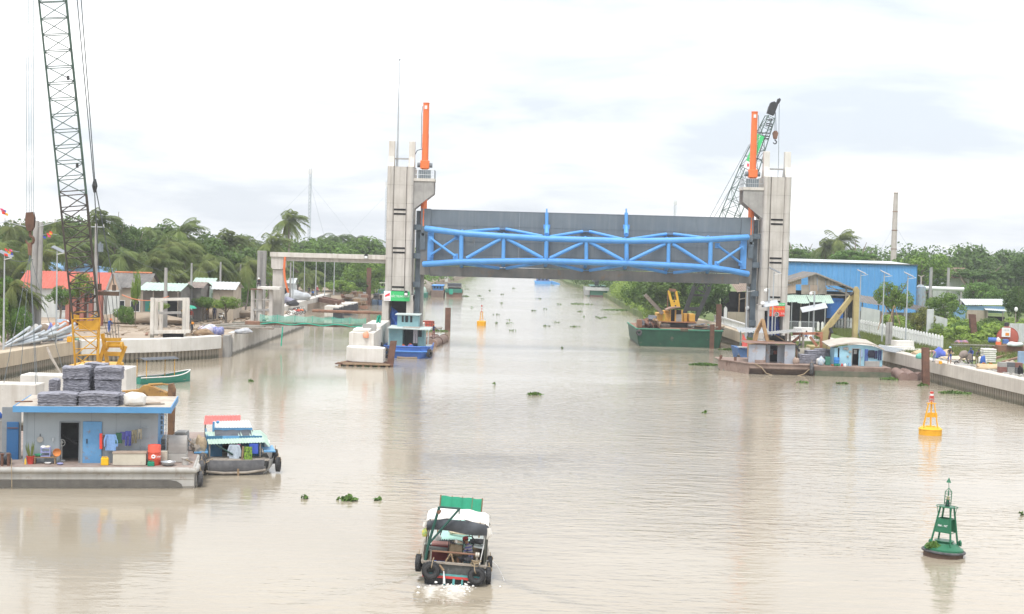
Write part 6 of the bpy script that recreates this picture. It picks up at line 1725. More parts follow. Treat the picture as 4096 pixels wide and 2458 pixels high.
for lab,x,y,z,m,r_ in(('light blue water bottle stack at the left edge',2,1778,1.75,mat('blue_bottle',(.2,.45,.75)),.22),('pink and yellow cloth heap on the cabin roof at the left edge',8,1640,3.6,mat('pink_cloth',(.7,.35,.4),(.6,.45,.2)),.3),('bright blue tarpaulin scrap on the cabin roof at the left edge',24,1648,3.55,tarp_blue,.26)):
 q=D(x,y,73);
 o=he('heap',lab,'heap',(q.x,73,z if z<2 else q.z-.2),(r_,r_,r_*.8),m)
mb=MB();q=D(20,1668,73);mb.box((q.x-.8,73.4,q.z-1.3),(2.4,2.0,2.6));slo('deck_cabin',mb,mat('cabin_weathered',(.34,.33,.32),(.2,.19,.18),rust=.4),'weathered cabin cut by the left edge behind the dark blue door','cabin')
for i,(lab,y_,z_)in enumerate((('worn tyre fender hanging at the right front corner of the grey barge',70.5,.42),('tyre fender behind the first one on the grey barge side',71.7,.75),('old tyre higher up the grey barge side',72.8,.95),('rear tyre fender on the grey barge side',74.4,.7))):
 tyre(lab,(XR+.24,y_,z_),(0,0,R(90)+jit(.15)),.36,ro_,'tyre fenders on the grey barge side')
cable_line('mooring rope drooping from the grey barge to the moored blue boat',sagline((XR-.2,71.0,1.35),D(850,1835,75.2),.25),.03,rope)
cable_line('second mooring rope above the first from the vent hood to the blue boat',sagline((XR-.9,73.5,2.2),D(800,1790,76.5),.12),.025,rope)
_piv,_a=Vr((-15.62,71.0,0)),R(9.2)
for q_ in[x for x in COL.objects if x not in _before and x.parent is None and x.get('label')and not any(w_ in x['label']for w_ in('excavator','stack of grey planks','wet timber','machine block','insulators','mooring rope drooping','second mooring rope'))]:
 q_.location=_piv+Vr((.12,.6,0))+Matrix.Rotation(_a,3,'Z')@(Vr(q_.location)-_piv)
 q_.rotation_euler.z+=_a
# CRANE BARGE behind
CB=TH('crane_barge','rusty crane barge lying behind the grey house barge','barge',(-32,96,0))
pa('hull',MB().box((-33.0,96.5,.35),(13.5,19,1.3)),mat('hull_dark_rust',(.2,.16,.13),(.14,.11,.09),ro=.85,rust=.3),CB,bv=.1)
pa('deck',MB().box((-33.0,96.5,1.02),(13.3,18.8,.03)),rL,CB)
def cblock(label,x0,x1,y0,y1,Y,dep,m=cw):
 a,b,t_=D(x0,y1,Y),D(x1,y1,Y),D((x0+x1)/2,y0,Y)
 zf=max(a.z,1.04);mb=MB();mb.box(((a.x+b.x)/2,Y+dep/2,(1.04+t_.z)/2),(b.x-a.x,dep,t_.z-1.04));return slo('concrete_block',mb,m,label,'concrete block',bv=.05)
cblock('long white concrete block behind the wire mesh, left of the yellow boom foot',79,262,1502,1562,89,1.7)
cblock('cream concrete block at the left edge in front of the long white one',-60,143,1538,1605,84,1.6,cp)
cblock('big white concrete caisson under the yellow boom foot',268,505,1474,1580,96,2.6)
he('rubble_heap','heap of reddish rubble at the left edge behind the cream block','rubble',(D(65,1528,92).x,92,1.04),(1.1,.8,.9),rL)
CR=TH('crawler_crane','big lattice boom crane with a yellow boom foot rising out of view at the left','crane',(D(350,1500,100).x,100,1.04))
A0,A1=D(346,1480,100),D(342,1262,99.2)
TIP=D(118,-880,92)
TOP=A1 .lerp(TIP,1)
def lattice(P,Q,w0,w1,yaw,bay,rc,rl,name,m,parent,dense=1):
 P,Q=Vr(P),Vr(Q);ax=(Q-P).normalized();L_=(Q-P).length
 u=Vr((math.cos(yaw),math.sin(yaw),0));u=(u-ax*u.dot(ax)).normalized();v=ax.cross(u).normalized()
 cs=((-1,-1),(1,-1),(1,1),(-1,1))
 def pt(t,c):w_=lr(w0,w1,t)/2;return P+ax*(L_*t)+u*(c[0]*w_)+v*(c[1]*w_)
 for c in cs:
  mb=MB();mb.tube([pt(0,c),pt(1,c)],rc,7);pa(name+'_chord',mb,m,parent,sm=1)
 mb=MB();n=max(2,int(L_/bay))
 for i in range(n):
  t0,t1=i/n,(i+1)/n
  for k in range(4):
   a,b=cs[k],cs[(k+1)%4]
   mb.tube([pt(t1,a),pt(t1,b)],rl,4)
   if(i+k)%2:mb.tube([pt(t0,a),pt(t1,b)],rl,4)
   else:mb.tube([pt(t0,b),pt(t1,a)],rl,4)
   if i==0:mb.tube([pt(0,a),pt(0,b)],rl,4)
 o=pa(name+'_lacing',mb,m,parent);o['kind']='stuff'
 return pt
ptf=lattice(A0,A1,1.45,1.78,.33,1.05,.06,.035,'boom_foot',cyw,CR)
M1=A1 .lerp(TIP,.245)
lattice(A1,M1,1.72,1.72,.33,1.02,.065,.036,'lower_boom',crane_lattice,CR)
lattice(M1,TIP,1.72,1.66,.33,1.02,.06,.028,'upper_boom',crane_lattice_g,CR)
for t in(0,1):
 pa('foot_plate',MB().ext([D(x,y,98.6+t*1.2)for x,y in((286,1258),(318,1262),(314,1280),(300,1284),(286,1300))],(0,.05,0)),cyw,CR)
pa('foot_sheet',MB().ext([D(x,y,98.7)for x,y in((312,1284),(372,1284),(400,1255),(402,1290),(390,1320),(314,1318))],(0,.06,0)),cyw,CR)
for(xa,ya,xb,yb)in((410,1335,432,1465),(502,1385,470,1470),(422,1370,398,1450),(432,1375,492,1375)):
 pa('gantry_leg',MB().beam(D(xa,ya,101),D(xb,yb,101),.22,.25),cyw,CR)
pa('gantry_beam',MB().ext([D(x,y,100.9)for x,y in((420,1353),(482,1353),(480,1366),(422,1366))],(0,.3,0)),cyw,CR);pa('gantry_beam',MB().ext([D(x,y,100.8)for x,y in((415,1408),(485,1410),(480,1426),(418,1424))],(0,.25,0)),cyw,CR)
mb=MB();mb.tube([D(428,1384,100.9),D(496,1384,100.9)],.13,8);mb.cyl(D(426,1384,100.8),D(432,1384,100.8),.28,n=14);mb.cyl(D(484,1384,100.8),D(492,1384,100.8),.28,n=14);pa('sheave_bar',mb,cyw,CR)
pa('machine_house',MB().box((A0 .x-.5,104.0,2.1),(3.0,4.0,1.7)),cyw,CR,bv=.1)
for sx in(-1.3,1.3):
 pa('track',MB().box((A0 .x-.5+sx,103.6,1.5),(.7,5.2,.9)),ds,CR,bv=.25)
sb=D(430,1175,99.5)
mb=MB();mb.box(sb,(1.55,.3,.28));mb.cyl(sb+Vr((-.55,0,.2)),sb+Vr((-.55,0,.65)),.14,n=8);mb.cyl(sb+Vr((.45,0,.2)),sb+Vr((.45,0,.6)),.14,n=8);pa('bridle_block',mb,mat('bridle_rust',(.14,.09,.06),(.08,.055,.04)),CR)
for k,(dx,top)in enumerate(((-.55,D(268,-10,93.5)),(.45,D(290,-10,93.0)))):
 mb=MB();mid=D(377+k*4,744,97);mb.tube([sb+Vr((dx,0,.6)),mid,top+Vr((0,0,6))],.035,5);pa('pendant_rope',mb,ca,CR)
 pa('pendant_socket',MB().tube([mid+Vr((0,0,-.45)),mid,mid+Vr((0,0,.45))],[.05,.16,.05],6),ds,CR)
for k in range(5):
 pa('bridle_rope',MB().tube([sb+Vr((-.6+k*.3,0,-.1)),D(432+k*11,1352,101)],.02,4),ca,CR)
for dx,y in((8,1350),(60,1240),(20,700),(-8,350)):
 q=A1 .lerp(TIP,.03+max(0,(1262-y))/2100);pa('boom_fitting',MB().box(q+Vr((.7,-.7,0)),(.14,.14,.28)),ds,CR)
hb=D(121,886,93)
HB=TH('hook_block','rusty brown hook block hanging from the big lattice boom at the left','hook block',hb-Vr((0,0,1)))
rb=mat('hook_brown',(.16,.085,.055),(.09,.05,.035),ro=.75,sc=2)
mb=MB();hexa=[(-.24,.55),(.2,.6),(.3,.2),(.26,-.35),(.12,-.62),(-.14,-.62),(-.26,-.3),(-.28,.2)]
for dy,m_off in((-.16,0),(.1,0)):mb.ext([hb+Vr((x,dy,z))for x,z in hexa],(0,.06,0))
pa('cheek_plate',mb,rb,HB)
for dy in(-.06,.03):
 pa('sheave',MB().cyl(hb+Vr((0,dy,.1)),hb+Vr((0,dy+.06,.1)),.3,n=18),ds,HB)
mb=MB();mb.cyl(hb+Vr((0,0,-.95)),hb+Vr((0,0,-.55)),.09,n=8);hk=[hb+Vr((.26*math.sin(R(t))-.02,0,-1.2+.26*math.cos(R(t))))for t in range(0,271,30)];mb.tube(hk,[.09]*6+[.08,.07,.055,.03],7);pa('hook',mb,rb,HB,sm=1)
pa('sling_ring',MB().tube([hb+Vr((0,0,-1.4)),hb+Vr((0,0,-2.2))],[.16,.1],7),rL,HB)
for i,dx in enumerate((-.22,-.07,.06,.2)):
 slo('hoist_rope',MB().tube([hb+Vr((dx,0,.2)),TIP+Vr((dx*1.3,0,0))],.022,4),cable_pale,'one of four parallel hoist ropes running up from the brown hook block','rope','four hoist ropes above the brown hook block')
for i,(x,y,Y)in enumerate(((82,1502,89),(150,1545,86),(258,1502,89),(10,1560,84),(143,1538,84))):
 slo('lifting_sling',MB().tube([hb+Vr((0,0,-2.1)),D(x,y,Y)],.018,4),ca,'one of the thin lifting slings fanning down from the hook to the concrete blocks','rope','lifting slings below the brown hook block')
slo('dead_branch',MB().tube([D(190,1392,98),D(205,1430,97),D(240,1490,95),D(262,1530,94)],[.08,.11,.07,.04],6),wg,'dead brown branch leaning against the beige quay wall','branch')
# SMALL GREEN CANOPY BOAT
def hull_mesh(L_,wb,h,bow=.35,n=14,flare=.12,rise=.4,m=10,sternw=.8):
 """Open hull, stern at y=0, bow at y=L_."""
 mb=MB();rows=[]
 for i in range(n+1):
  t=i/n
  wd=wb/2*(sternw+(1-sternw)*min(t*3,1))*(1-max(0,(t-(1-bow))/bow)**2.2*.92)
  top=h+rise*max(0,(t-.45)/.55)**2
  prof=[(-1.0,top),(-.96,top*.55),(-.82,.0),(-.5,-.35),(.5,-.35),(.82,.0),(.96,top*.55),(1.0,top)]
  rows.append([(x*wd,t*L_,z)for x,z in prof])
 k=len(rows[0])
 for r_ in rows:mb.v.extend(r_)
 for i in range(n):
  for j in range(k-1):
   mb.f.append([i*k+j,i*k+j+1,(i+1)*k+j+1,(i+1)*k+j]);mb.mi.append(0)
 mb.f.append(list(range(k)));mb.mi.append(0)
 mb.f.append([n*k+j for j in range(k)][::-1]);mb.mi.append(0)
 return mb,rows
p_=W(545,1537)
SB=TH('canopy_boat','small green open boat with a black canopy behind the excavator arm','boat',(p_.x,p_.y,0),-.75)
mb,rows=hull_mesh(5.2,1.7,.55);pa('hull',mb,mat('boat_green',(.04,.27,.20),(.03,.22,.16),ro=.5,rust=.1,rC=(.3,.25,.2)),SB,lc=1,sm=1)
mb=MB();mb.tube([rows[i][0]for i in range(15)],.05,6);mb.tube([rows[i][7]for i in range(15)],.05,6);pa('gunwale',mb,wp,SB,lc=1)
pa('floor',MB().box((0,2.4,.2),(1.3,3.9,.05)),wg,SB,lc=1)
for y in(1.2,2.6,3.8):
 pa('thwart',MB().box((0,y,.45),(1.45,.3,.05)),wd_,SB,lc=1)
for sx in(-.7,.7):
 for y in(.5,3.2):
  pa('canopy_post',MB().tube([(sx,y,.4),(sx,y,1.95)],.03,6),cyw,SB,lc=1)
pa('canopy',MB().grid(lambda u,v:(lr(-.85,.85,u),lr(.2,3.6,v),2.0+.14*math.sin(u*math.pi)),8,6),tarp_grey,SB,lc=1,sm=1)
he('mooring_buoy','dark round mooring float left of the small green boat','float',W(513,1548),(.32,.32,.5),rbb)
# MOORED BLUE HOUSEBOAT
BB=TH('houseboat','moored grey hulled houseboat with a mint corrugated awning and blue cabin','boat',(W(942,1899).x,75.0,0),.24)
hb_grey=mat('boat_tar',(.14,.14,.145),(.08,.08,.085),ro=.8,sc=2,sk=.3,bump=.2)
hb_white=mat('boat_hull_white',(.46,.46,.45),(.30,.30,.30),ro=.8,sc=1.5,sk=.5,skc=(.2,.19,.18))
mb=MB();rows=[]
for t,wd,top in((0,1.75,.78),(.25,1.95,.82),(1.2,2.1,.85),(3,2.15,.88),(5.5,2.0,.9),(7,1.6,.95),(8.4,.9,1.02),(9.2,.15,1.1)):
 rows.append([(-wd,t,top),(-wd*.97,t,top*.5),(-wd*.8,t+.02,-.05),(-wd*.5,t+.05,-.4),(wd*.5,t+.05,-.4),(wd*.8,t+.02,-.05),(wd*.97,t,top*.5),(wd,t,top)])
for r_ in rows:mb.v.extend(r_)
for i in range(len(rows)-1):
 for j in range(7):mb.f.append([i*8+j,i*8+j+1,(i+1)*8+j+1,(i+1)*8+j]);mb.mi.append(0)
pa('hull',mb,hb_white,BB,lc=1,sm=1)
pa('transom',MB().grid(lambda u,v:(lr(-1.45,1.5,u)*(1-.05*v),-.06+.0*u-.18*math.sin(math.pi*v)*.6,lr(.80,.02,v)-.05*math.sin(u*3.14)),14,6),hb_grey,BB,lc=1,sm=1)
pa('rub_rail',MB().tube([(-1.5,-.1,.2),(-.6,-.2,.12),(.6,-.2,.14),(1.55,-.1,.26)],.07,7),wg,BB,lc=1)
pa('rudder',MB().beam((.13,-.25,.35),(.15,-.28,-.3),.1,.06),wd_,BB,lc=1)
pa('deck',MB().box((0,3.2,.72),(3.6,6.2,.05)),wg,BB,lc=1)
cab=mat('cabin_blue',(.05,.17,.30),(.035,.13,.23),ro=.55)
trim=mat('trim_blue',(.13,.34,.58),(.10,.28,.5),ro=.5)
for x0_,x1_ in((-1.45,-.62),(.25,1.45)):
 pa('cabin_wall',MB().box(((x0_+x1_)/2,1.5,1.28),(x1_-x0_,.08,1.1)),cab,BB,lc=1)
pa('door_lintel',MB().box((-.18,1.5,1.70),(.87,.08,.26)),trim,BB,lc=1)
pa('shaded_bulkhead',MB().box((0,3.2,1.2),(2.9,.06,1.0)),mat('cabin_dark',(.05,.03,.03)),BB,lc=1)  # dark panel stands for the unlit cabin behind the door
for sx in(-1.4,1.02):
 pa('cabin_side',MB().box((sx,3.1,1.28),(.08,3.1,1.1)),cab,BB,lc=1)
mb=MB();mb.box((-1.75,1.6,1.12),(.7,2.6,.06));mb.box((1.8,1.6,1.12),(.6,2.2,.06));pa('side_shelf',mb,trim,BB,lc=1)
mb=corr_mb(MB(),(-1.5,2.5,1.92),(1.45,2.5,2.0),(-1.36,.75,1.5),20,.016,2);pa('awning',mb,roof_mint,BB,lc=1)
mb=corr_mb(MB(),(1.45,2.6,1.98),(1.5,.9,1.6),(1.78,2.5,1.7),8,.015,1);pa('awning_side',mb,roof_mint,BB,lc=1)
pa('roof_fascia',MB().box((-.0,2.55,2.06),(2.0,.06,.12)),trim,BB,lc=1)
mb=corr_mb(MB(),(-1.0,4.6,2.22),(.98,4.6,2.26),(-1.0,2.5,2.12),14,.025,1);pa('upper_roof',mb,roof_white,BB,lc=1)
pa('roof_patch',MB().grid(lambda u,v:(lr(-1.0,1.02,u),lr(1.75,2.55,v),lr(1.80,2.02,v)+.02*math.sin(u*17)),14,3),tarp_grey,BB,lc=1,sm=1)
mb=corr_mb(MB(),(-1.35,7.6,2.16),(.65,7.6,2.18),(-1.5,4.8,2.02),12,.02,1);pa('fore_roof',mb,tarp_red,BB,lc=1)
for x,y in((-1.3,.85),(1.32,.85),(-1.35,6.8),(.5,6.8)):
 pa('awning_post',MB().tube([(x,y,.8),(x,y,1.52 if y<2 else 2.06)],.045,7),wg,BB,lc=1)
pa('steering_boom',MB().tube([(-.95,.8,1.45),(-.1,.7,.95)],.05,6),mat('dark_green_pipe',(.03,.07,.06)),BB,lc=1)
mb=MB();mb.tube([(-1.05,2.6,1.85),(-1.05,2.6,2.45)],.06,7);mb.ball((-.83,2.7,2.42),(.09,.09,.09),8,5);pa('exhaust_pipe',mb,trim,BB,lc=1)
for x,y,r_ in((-1.9,.9,.3),(1.75,2.4,.26),(-1.95,2.6,.34)):
 pa('tarp_roll',MB().ball((x,y,1.25),(r_,r_*1.3,r_),9,5,.2),tw if x>0 else wg,BB,lc=1)
def BBp(x,y,z):
 a=.24;return Vr((BB.location.x+x*math.cos(a)-y*math.sin(a),75+x*math.sin(a)+y*math.cos(a),z))
ga('shirt','pale blue long sleeved shirt hanging under the mint awning','shirt',BBp(-.03,.72,1.47),.5,.82,cm_((.55,.63,.72)),11,sleeves=1)
ga('shirt','black cloth hanging right of the pale blue shirt','cloth',BBp(.32,.74,1.45),.26,.65,cm_((.025,.02,.025)),12)
ga('trousers','pink cloth half hidden behind the pale blue shirt','cloth',BBp(.2,.80,1.48),.2,.45,cm_((.6,.08,.25)),13)
ga('skirt','bright blue shorts hanging at the right under the mint awning','shorts',BBp(.97,.72,1.52),.46,.52,cm_((.06,.12,.55)),14)
ga('long_cloth','long leafy patterned green cloth hanging over the stern','cloth',BBp(.66,.3,1.42),.42,1.15,mat('leaf_print',(.30,.50,.06),(.012,.03,.03),sc=9,ro=.8),15)
mb=MB();a=BBp(.40,.26,1.45);mb.beam(a,a-Vr((.06,.05,1.1)),.09,.03);slo('woven_strap',mb,wd_,'brown woven strap beside the leafy patterned cloth','strap')
for i,(lab,x,y,z,ry)in enumerate((('long tyre fender at the right stern of the houseboat',2.14,1.3,.75,R(90)),('second tyre fender along the right side of the houseboat',2.25,.5,.45,R(90)),('tyre fender at the left stern of the houseboat',-2.05,.4,.62,R(90)),('grey tyre fender behind it on the left side of the houseboat',-2.2,1.6,.7,R(90)))):
 tyre(lab,BBp(x,y,z),(0,0,ry),.36,rbb if i!=3 else ro_,'tyre fenders of the houseboat')
o=he('rope_coil','tangled brown rope hung at the left of the houseboat awning','rope',BBp(-1.75,.9,1.15),(.3,.3,.5),rope)
# SMALL BOAT UNDER WAY, bottom centre
CBT=TH('small_boat','small open work boat under way with a white canopy and hanging tyres','boat',(BOATX,BOATY,.11),.02)
CBT.rotation_euler=(0,R(3.6),.02)
def lp(name,mb,m,sm=0,P_=None,bv=0):return pa(name,mb,m,P_ or CBT,lc=1,sm=sm,bv=bv)
boat_grey=mat('boat_weathered',(.20,.21,.20),(.11,.115,.11),ro=.85,sc=3,rust=.2,rC=(.25,.2,.16),bump=.3)
boat_tar=mat('boat_tarred',(.10,.105,.10),(.045,.05,.05),ro=.8,sc=5,rust=.3,rC=(.2,.19,.17),bump=.3)
boat_mint=mat('boat_mint',(.36,.58,.50),(.29,.50,.43),ro=.6,sc=2,rust=.1,rC=(.4,.35,.28))
boat_turq=mat('boat_turquoise',(.12,.38,.38),(.09,.31,.31),ro=.6,sc=5,rust=.25,rC=(.1,.12,.11))
boat_red=mat('boat_red',(.60,.06,.05),(.52,.05,.045),ro=.5)
green_pipe=mat('green_pipe',(.02,.09,.07),(.018,.075,.06),ro=.5)
mb=MB();rows=[]
for t,wd,top in((0,1.13,.66),(1.2,1.2,.68),(3,1.22,.70),(5,1.1,.8),(6.6,.72,1.0),(7.8,.2,1.25),(8.1,.05,1.3)):
 rows.append([(-wd,t,top),(-wd*.98,t,.3),(-wd*.9,t,.06),(-wd*.7,t,-.3),(wd*.7,t,-.3),(wd*.9,t,.06),(wd*.98,t,.3),(wd,t,top)])
for r_ in rows:mb.v.extend(r_)
for i in range(len(rows)-1):
 for j in range(7):mb.f.append([i*8+j,i*8+j+1,(i+1)*8+j+1,(i+1)*8+j]);mb.mi.append(0)
lp('hull',mb,boat_grey,1)
for j,nm in((0,-1),(7,1)):
 lp('gunwale',MB().tube([r_[j]for r_ in rows],.055,7),wg)
lp('transom',MB().box((0,.02,.49),(2.18,.08,.36)),boat_tar)
lp('transom_stripe',MB().box((0,.015,.27),(2.18,.085,.08)),boat_turq)
lp('transom_stripe',MB().box((0,.01,.19),(2.2,.1,.09)),boat_red)
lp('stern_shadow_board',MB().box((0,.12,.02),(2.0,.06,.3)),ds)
lp('stern_cap',MB().box((0,.0,.70),(2.2,.16,.06)),wg)
for x in(-.28,.05,.36):
 lp('rudder_post',MB().tube([(x,-.02,.16),(x,-.05,-.25)],.035 if x!=.05 else .05,7),boat_turq)
lp('floor',MB().box((0,3.0,.18),(2.0,5.6,.05)),wd_)
lp('stern_floor',MB().box((0,.9,.24),(2.0,1.4,.06)),mat('deck_brown',(.19,.13,.095),(.12,.08,.06),ro=.8,sc=4))
mb=MB();mb.grid(lambda u,v:(lr(-.66,.66,u)*(1-.25*v),lr(2.7,6.3,v),.86+.16*math.sin(u*math.pi)+.12*v),8,8);mb.box((0,2.7,.66),(1.34,.05,.44));lp('fore_deck',mb,boat_mint,1)
for sx in(-1,1):
 lp('side_deck',MB().grid(lambda u,v:(sx*lr(.70,1.18,u)*(1-.12*v),lr(2.3,5.4,v),.82+.05*(1-u)),4,6),mat('side_deck_grey',(.42,.45,.42),(.33,.36,.33)))
lp('stern_rail',MB().tube([(-.86,.18,1.06),(.78,.18,1.06)],.035,8),rL)
for x in(-.86,.82):
 lp('rail_post',MB().beam((x,.18,.6),(x,.18,1.1),.07,.07),wg)
mb=MB()
for k in range(2):mb.cyl((.76+k*.075,.18,1.06),(.82+k*.075,.18,1.06),.085,n=14)
mb.cyl((.75,.18,1.06),(.9,.18,1.06),.05,n=10);lp('roller',mb,mat('roller_cream',(.66,.62,.54)))
def canopy_z(u):return 2.12+.16*math.sin(u*math.pi)**.5
for x,y in((-1.08,.25),(1.1,.25),(-1.05,2.1),(1.07,2.1),(1.16,.6)):
 lp('canopy_post',MB().tube([(x,y,.62),(x*.98,y,2.14)],.027,7),mat('post_dark',(.06,.075,.065),(.09,.08,.06),ro=.7))
mb=MB();mb.grid(lambda u,v:(lr(-1.13,1.16,u),lr(.22,2.35,v),canopy_z(u)+.06*math.sin(v*3.1)+.02*math.sin(u*23+v*5)),22,10)
mb.grid(lambda u,v:((1.16+.06*math.sin(u*9)),lr(.25,2.3,u),lr(2.12,1.86-.12*math.sin(u*5),v)),12,4)
mb.grid(lambda u,v:(-1.13-.03*math.sin(u*9),lr(.25,2.3,u),lr(2.12,1.95,v)),12,4);lp('canopy',mb,tw,1)
lp('canopy_valance',MB().grid(lambda u,v:(lr(-1.1,1.13,u),.19-.06*math.sin(v*3.1)-.02*math.sin(u*15+v*4),lr(canopy_z(u)-.02,1.80+.05*math.sin(u*6),v)),26,5),tarp_grey,1)
lp('canopy_knot',MB().tube([(1.14,.25,2.05),(1.2,.2,1.85),(1.12,.22,1.65)],[.12,.1,.03],7),tw,1);lp('canopy_knot',MB().tube([(-1.14,.25,2.05),(-1.2,.22,1.9)],[.1,.05],7),tw,1)
mb=MB()
mb.grid(lambda u,v:(lr(-.72,.86,u),4.0+.03*math.sin(u*12),lr(2.42,1.72,v)+.012*math.sin(u*20)),20,4);lp('net_screen',mb,mat('net_screen_green',(.06,.46,.28),(.05,.40,.24),ro=.7,sc=6,transl=.35))
for x in(-.74,-.3,.1,.5,.88):
 lp('screen_pole',MB().tube([(x,4.02,.9),(x,4.02,2.45)],.02 if abs(x)<.7 else .03,6),wd_)
mb=MB();mb.tube([(-1.06,.06,.5),(-.98,.03,1.3),(-.70,.0,2.72)],.05,8);mb.tube([(-.70,.0,2.72),(.05,.0,2.72)],.04,8);mb.tube([(.05,.0,2.74),(-.95,.03,1.36)],.04,8);mb.tube([(.03,.0,2.7),(.03,.0,2.5)],.02,6);lp('davit',mb,green_pipe,1)
lp('davit_pulley',MB().cyl((-.72,-.06,2.52),(-.68,.06,2.56),.07,n=8),rL)
mb=MB()
for k in range(13):mb.torus((-.20+k*.037,1.0,.98),(1,0,0),.20+.012*(k%2),.022,20,6)
lp('winch_rope',mb,rope,1)
lp('winch_drum',MB().cyl((-.24,1.0,.98),(.27,1.0,.98),.16,n=14),wd_)
for x in(-.25,.28):
 lp('winch_cheek',MB().box((x,1.0,.86),(.03,.46,.95)),ds)
mb=MB();mb.beam((-.3,.1,.72),(-.12,.5,1.0),.05,.05);mb.beam((-.02,.1,.72),(-.15,.5,1.0),.05,.05);lp('rope_strut',mb,wd_)
lp('cross_beam',MB().beam((-1.05,1.0,.98),(-.28,1.0,.96),.28,.12),boat_grey)
chx=.58
lp('chair_seat',MB().box((chx,.95,.62),(.46,.44,.05)),mat('chair_dark',(.05,.08,.09)))
for sx in(-.2,.2):
 for y in(.75,1.15):
  lp('chair_leg',MB().tube([(chx+sx,y,.27),(chx+sx,y,.62)],.016,6),ds)
mb=MB();pts_=[(chx-.25,.78,.62),(chx-.26,.72,.95),(chx,.66,1.02),(chx+.26,.72,.95),(chx+.25,.78,.62)];mb.tube(pts_,.018,6)
for sx in(-.12,0,.12):mb.tube([(chx+sx,.70,.62),(chx+sx,.67,1.0)],.012,5)
lp('chair_back',mb,ds)
mb=MB();mb.torus((.5,1.75,1.2),(.2,-1,.6),.2,.02,20,6);mb.tube([(.5,1.75,1.2),(.5,2.0,.7)],.025,6);lp('steering_wheel',mb,ds)
BM=Matrix.Translation(Vr((BOATX,BOATY,.11)))@Euler((0,R(3.6),.02)).to_matrix().to_4x4()
def bp_(x,y,z):return BM@Vr((x,y,z))
tyre('big worn tyre roped to the left of the small boat stern',bp_(-.80,-.16,.42),(R(4),R(8),.05),.31,rbb)
tyre('big treaded tyre hanging tilted at the right of the small boat stern',bp_(.86,-.16,.36),(0,R(-14),-.1),.30,rbb)
tyre('tyre hanging along the left side of the small boat',bp_(-1.28,.5,.52),(0,0,R(84)),.30,rbb)
tyre('upper tyre hanging along the right side of the small boat',bp_(1.32,.9,.62),(0,0,R(92)),.26,rbb)
tyre('lower treaded tyre hanging along the right side of the small boat',bp_(1.30,.35,.30),(0,0,R(90)),.29,rbb)
tyre('old tyre lying against the fore deck of the small boat',bp_(-.30,2.45,.78),(R(58),R(25),.3),.36,ro_,lash=0)
tyre('tyre lying flat at the right of the small boat fore deck',bp_(.82,2.9,.98),(R(74),0,0),.27,ro_,lash=0)
o=TH('tool_box','pinkish red tool chest on the left side of the small boat','chest',bp_(-.55,1.55,.3));o.rotation_euler=(0,R(3.6),.05)
pa('box',MB().box((0,0,.38),(.66,.5,.75)),mat('chest_red',(.30,.07,.06),(.25,.055,.05),rust=.2),o,lc=1,bv=.02)
pa('lid',MB().box((0,0,.78),(.68,.54,.05)),mat('lid_pink',(.64,.32,.29),(.56,.27,.24)),o,lc=1)
slo('water_bottle',MB().lathe([(.11,0),(.12,.05),(.12,.2),(.07,.26),(.045,.3),(.045,.36)],16),mat('bottle_blue',(.10,.25,.68),(.08,.2,.6),ro=.2),'big blue water bottle behind the stern rail of the small boat','bottle',sm=1,loc=bp_(-.66,.55,.28))
o=TH('storage_crate','blue plastic crate left of the rope winch','crate',bp_(-.42,.72,.28))
mb=MB()
cb_=mat('crate_blue',(.05,.16,.30),(.04,.13,.25))
for sx in(-1,1):mb.box((sx*.16,0,.15),(.02,.28,.3))
for sy in(-1,1):mb.box((0,sy*.13,.15),(.3,.02,.3))
mb.box((0,0,.02),(.3,.24,.02));pa('crate_shell',mb,cb_,o,lc=1)
he('tarpaulin','blue tarpaulin bundle behind the red tool chest','tarpaulin',bp_(-.32,2.15,.5),(.26,.24,.3),tarp_blue)
mb=MB()
for k in range(7):mb.torus((.02+.05*math.sin(k*2),3.6+.05*math.cos(k*3),.03+.018*k),(.1*math.sin(k),.1,1),.36-.012*k,.02,26,5)
slo('rope_coil',mb,mat('rope_cream',(.62,.55,.40),(.5,.43,.3),ro=.9,sc=8),'cream rope coil lying on the mint fore deck','rope',sm=1,loc=bp_(.0,0,1.05))
def bag(label,x,y,z,r_,m):he('hanging_bag',label,'bag',bp_(x,y,z),r_,m)
bag('green netted bag hanging under the left of the canopy',-.38,2.1,1.5,(.17,.14,.13),mat('bag_green',(.08,.22,.09),(.05,.1,.04),sc=14))
bag('striped hammock bundle hanging under the canopy middle',.14,2.1,1.46,(.34,.16,.12),mat('bag_blue_grey',(.20,.30,.36),(.30,.26,.23),sc=6))
bag('teal bag hanging under the right of the canopy',.62,2.1,1.5,(.2,.14,.12),mat('bag_teal',(.07,.3,.26),(.05,.2,.18),sc=9))
bag('yellow bag hanging at the right end under the canopy',.94,1.9,1.53,(.11,.1,.09),mat('bag_yellow',(.75,.42,.03)))
bag('yellow and green float bunch on the left canopy post',-1.14,.25,1.55,(.10,.1,.2),mat('bag_yellow2',(.7,.5,.05),(.1,.35,.2),sc=10))
bag('white net bundle on the left gunwale by the fore deck',-.72,2.9,.9,(.16,.18,.16),tw)
slo('exhaust_pipe',MB().tube([bp_(-.52,-.02,.62),bp_(-.34,-.14,.45)],.045,8),wd_,'brown drain pipe poking out over the transom','pipe')
wj=mat('water_jet',(.75,.76,.76),(.6,.62,.62),ro=.2)
slo('water_spout',MB().tube([bp_(-.34,-.15,.44),bp_(-.31,-.2,.25),bp_(-.28,-.22,.0)],[.02,.035,.05],7),wj,'jet of cooling water falling from the brown drain pipe','water jet',sm=1)
slo('boat_pole',MB().tube([bp_(.92,.1,.62),bp_(1.02,.4,1.3),bp_(1.06,.8,1.95)],.018,6),wp,'thin white pole slanting up at the right of the stern','pole')
o=TH('rope_heap','tangle of pale rope on the right of the stern cap','rope',bp_(.78,-.02,.73))
mb=MB()
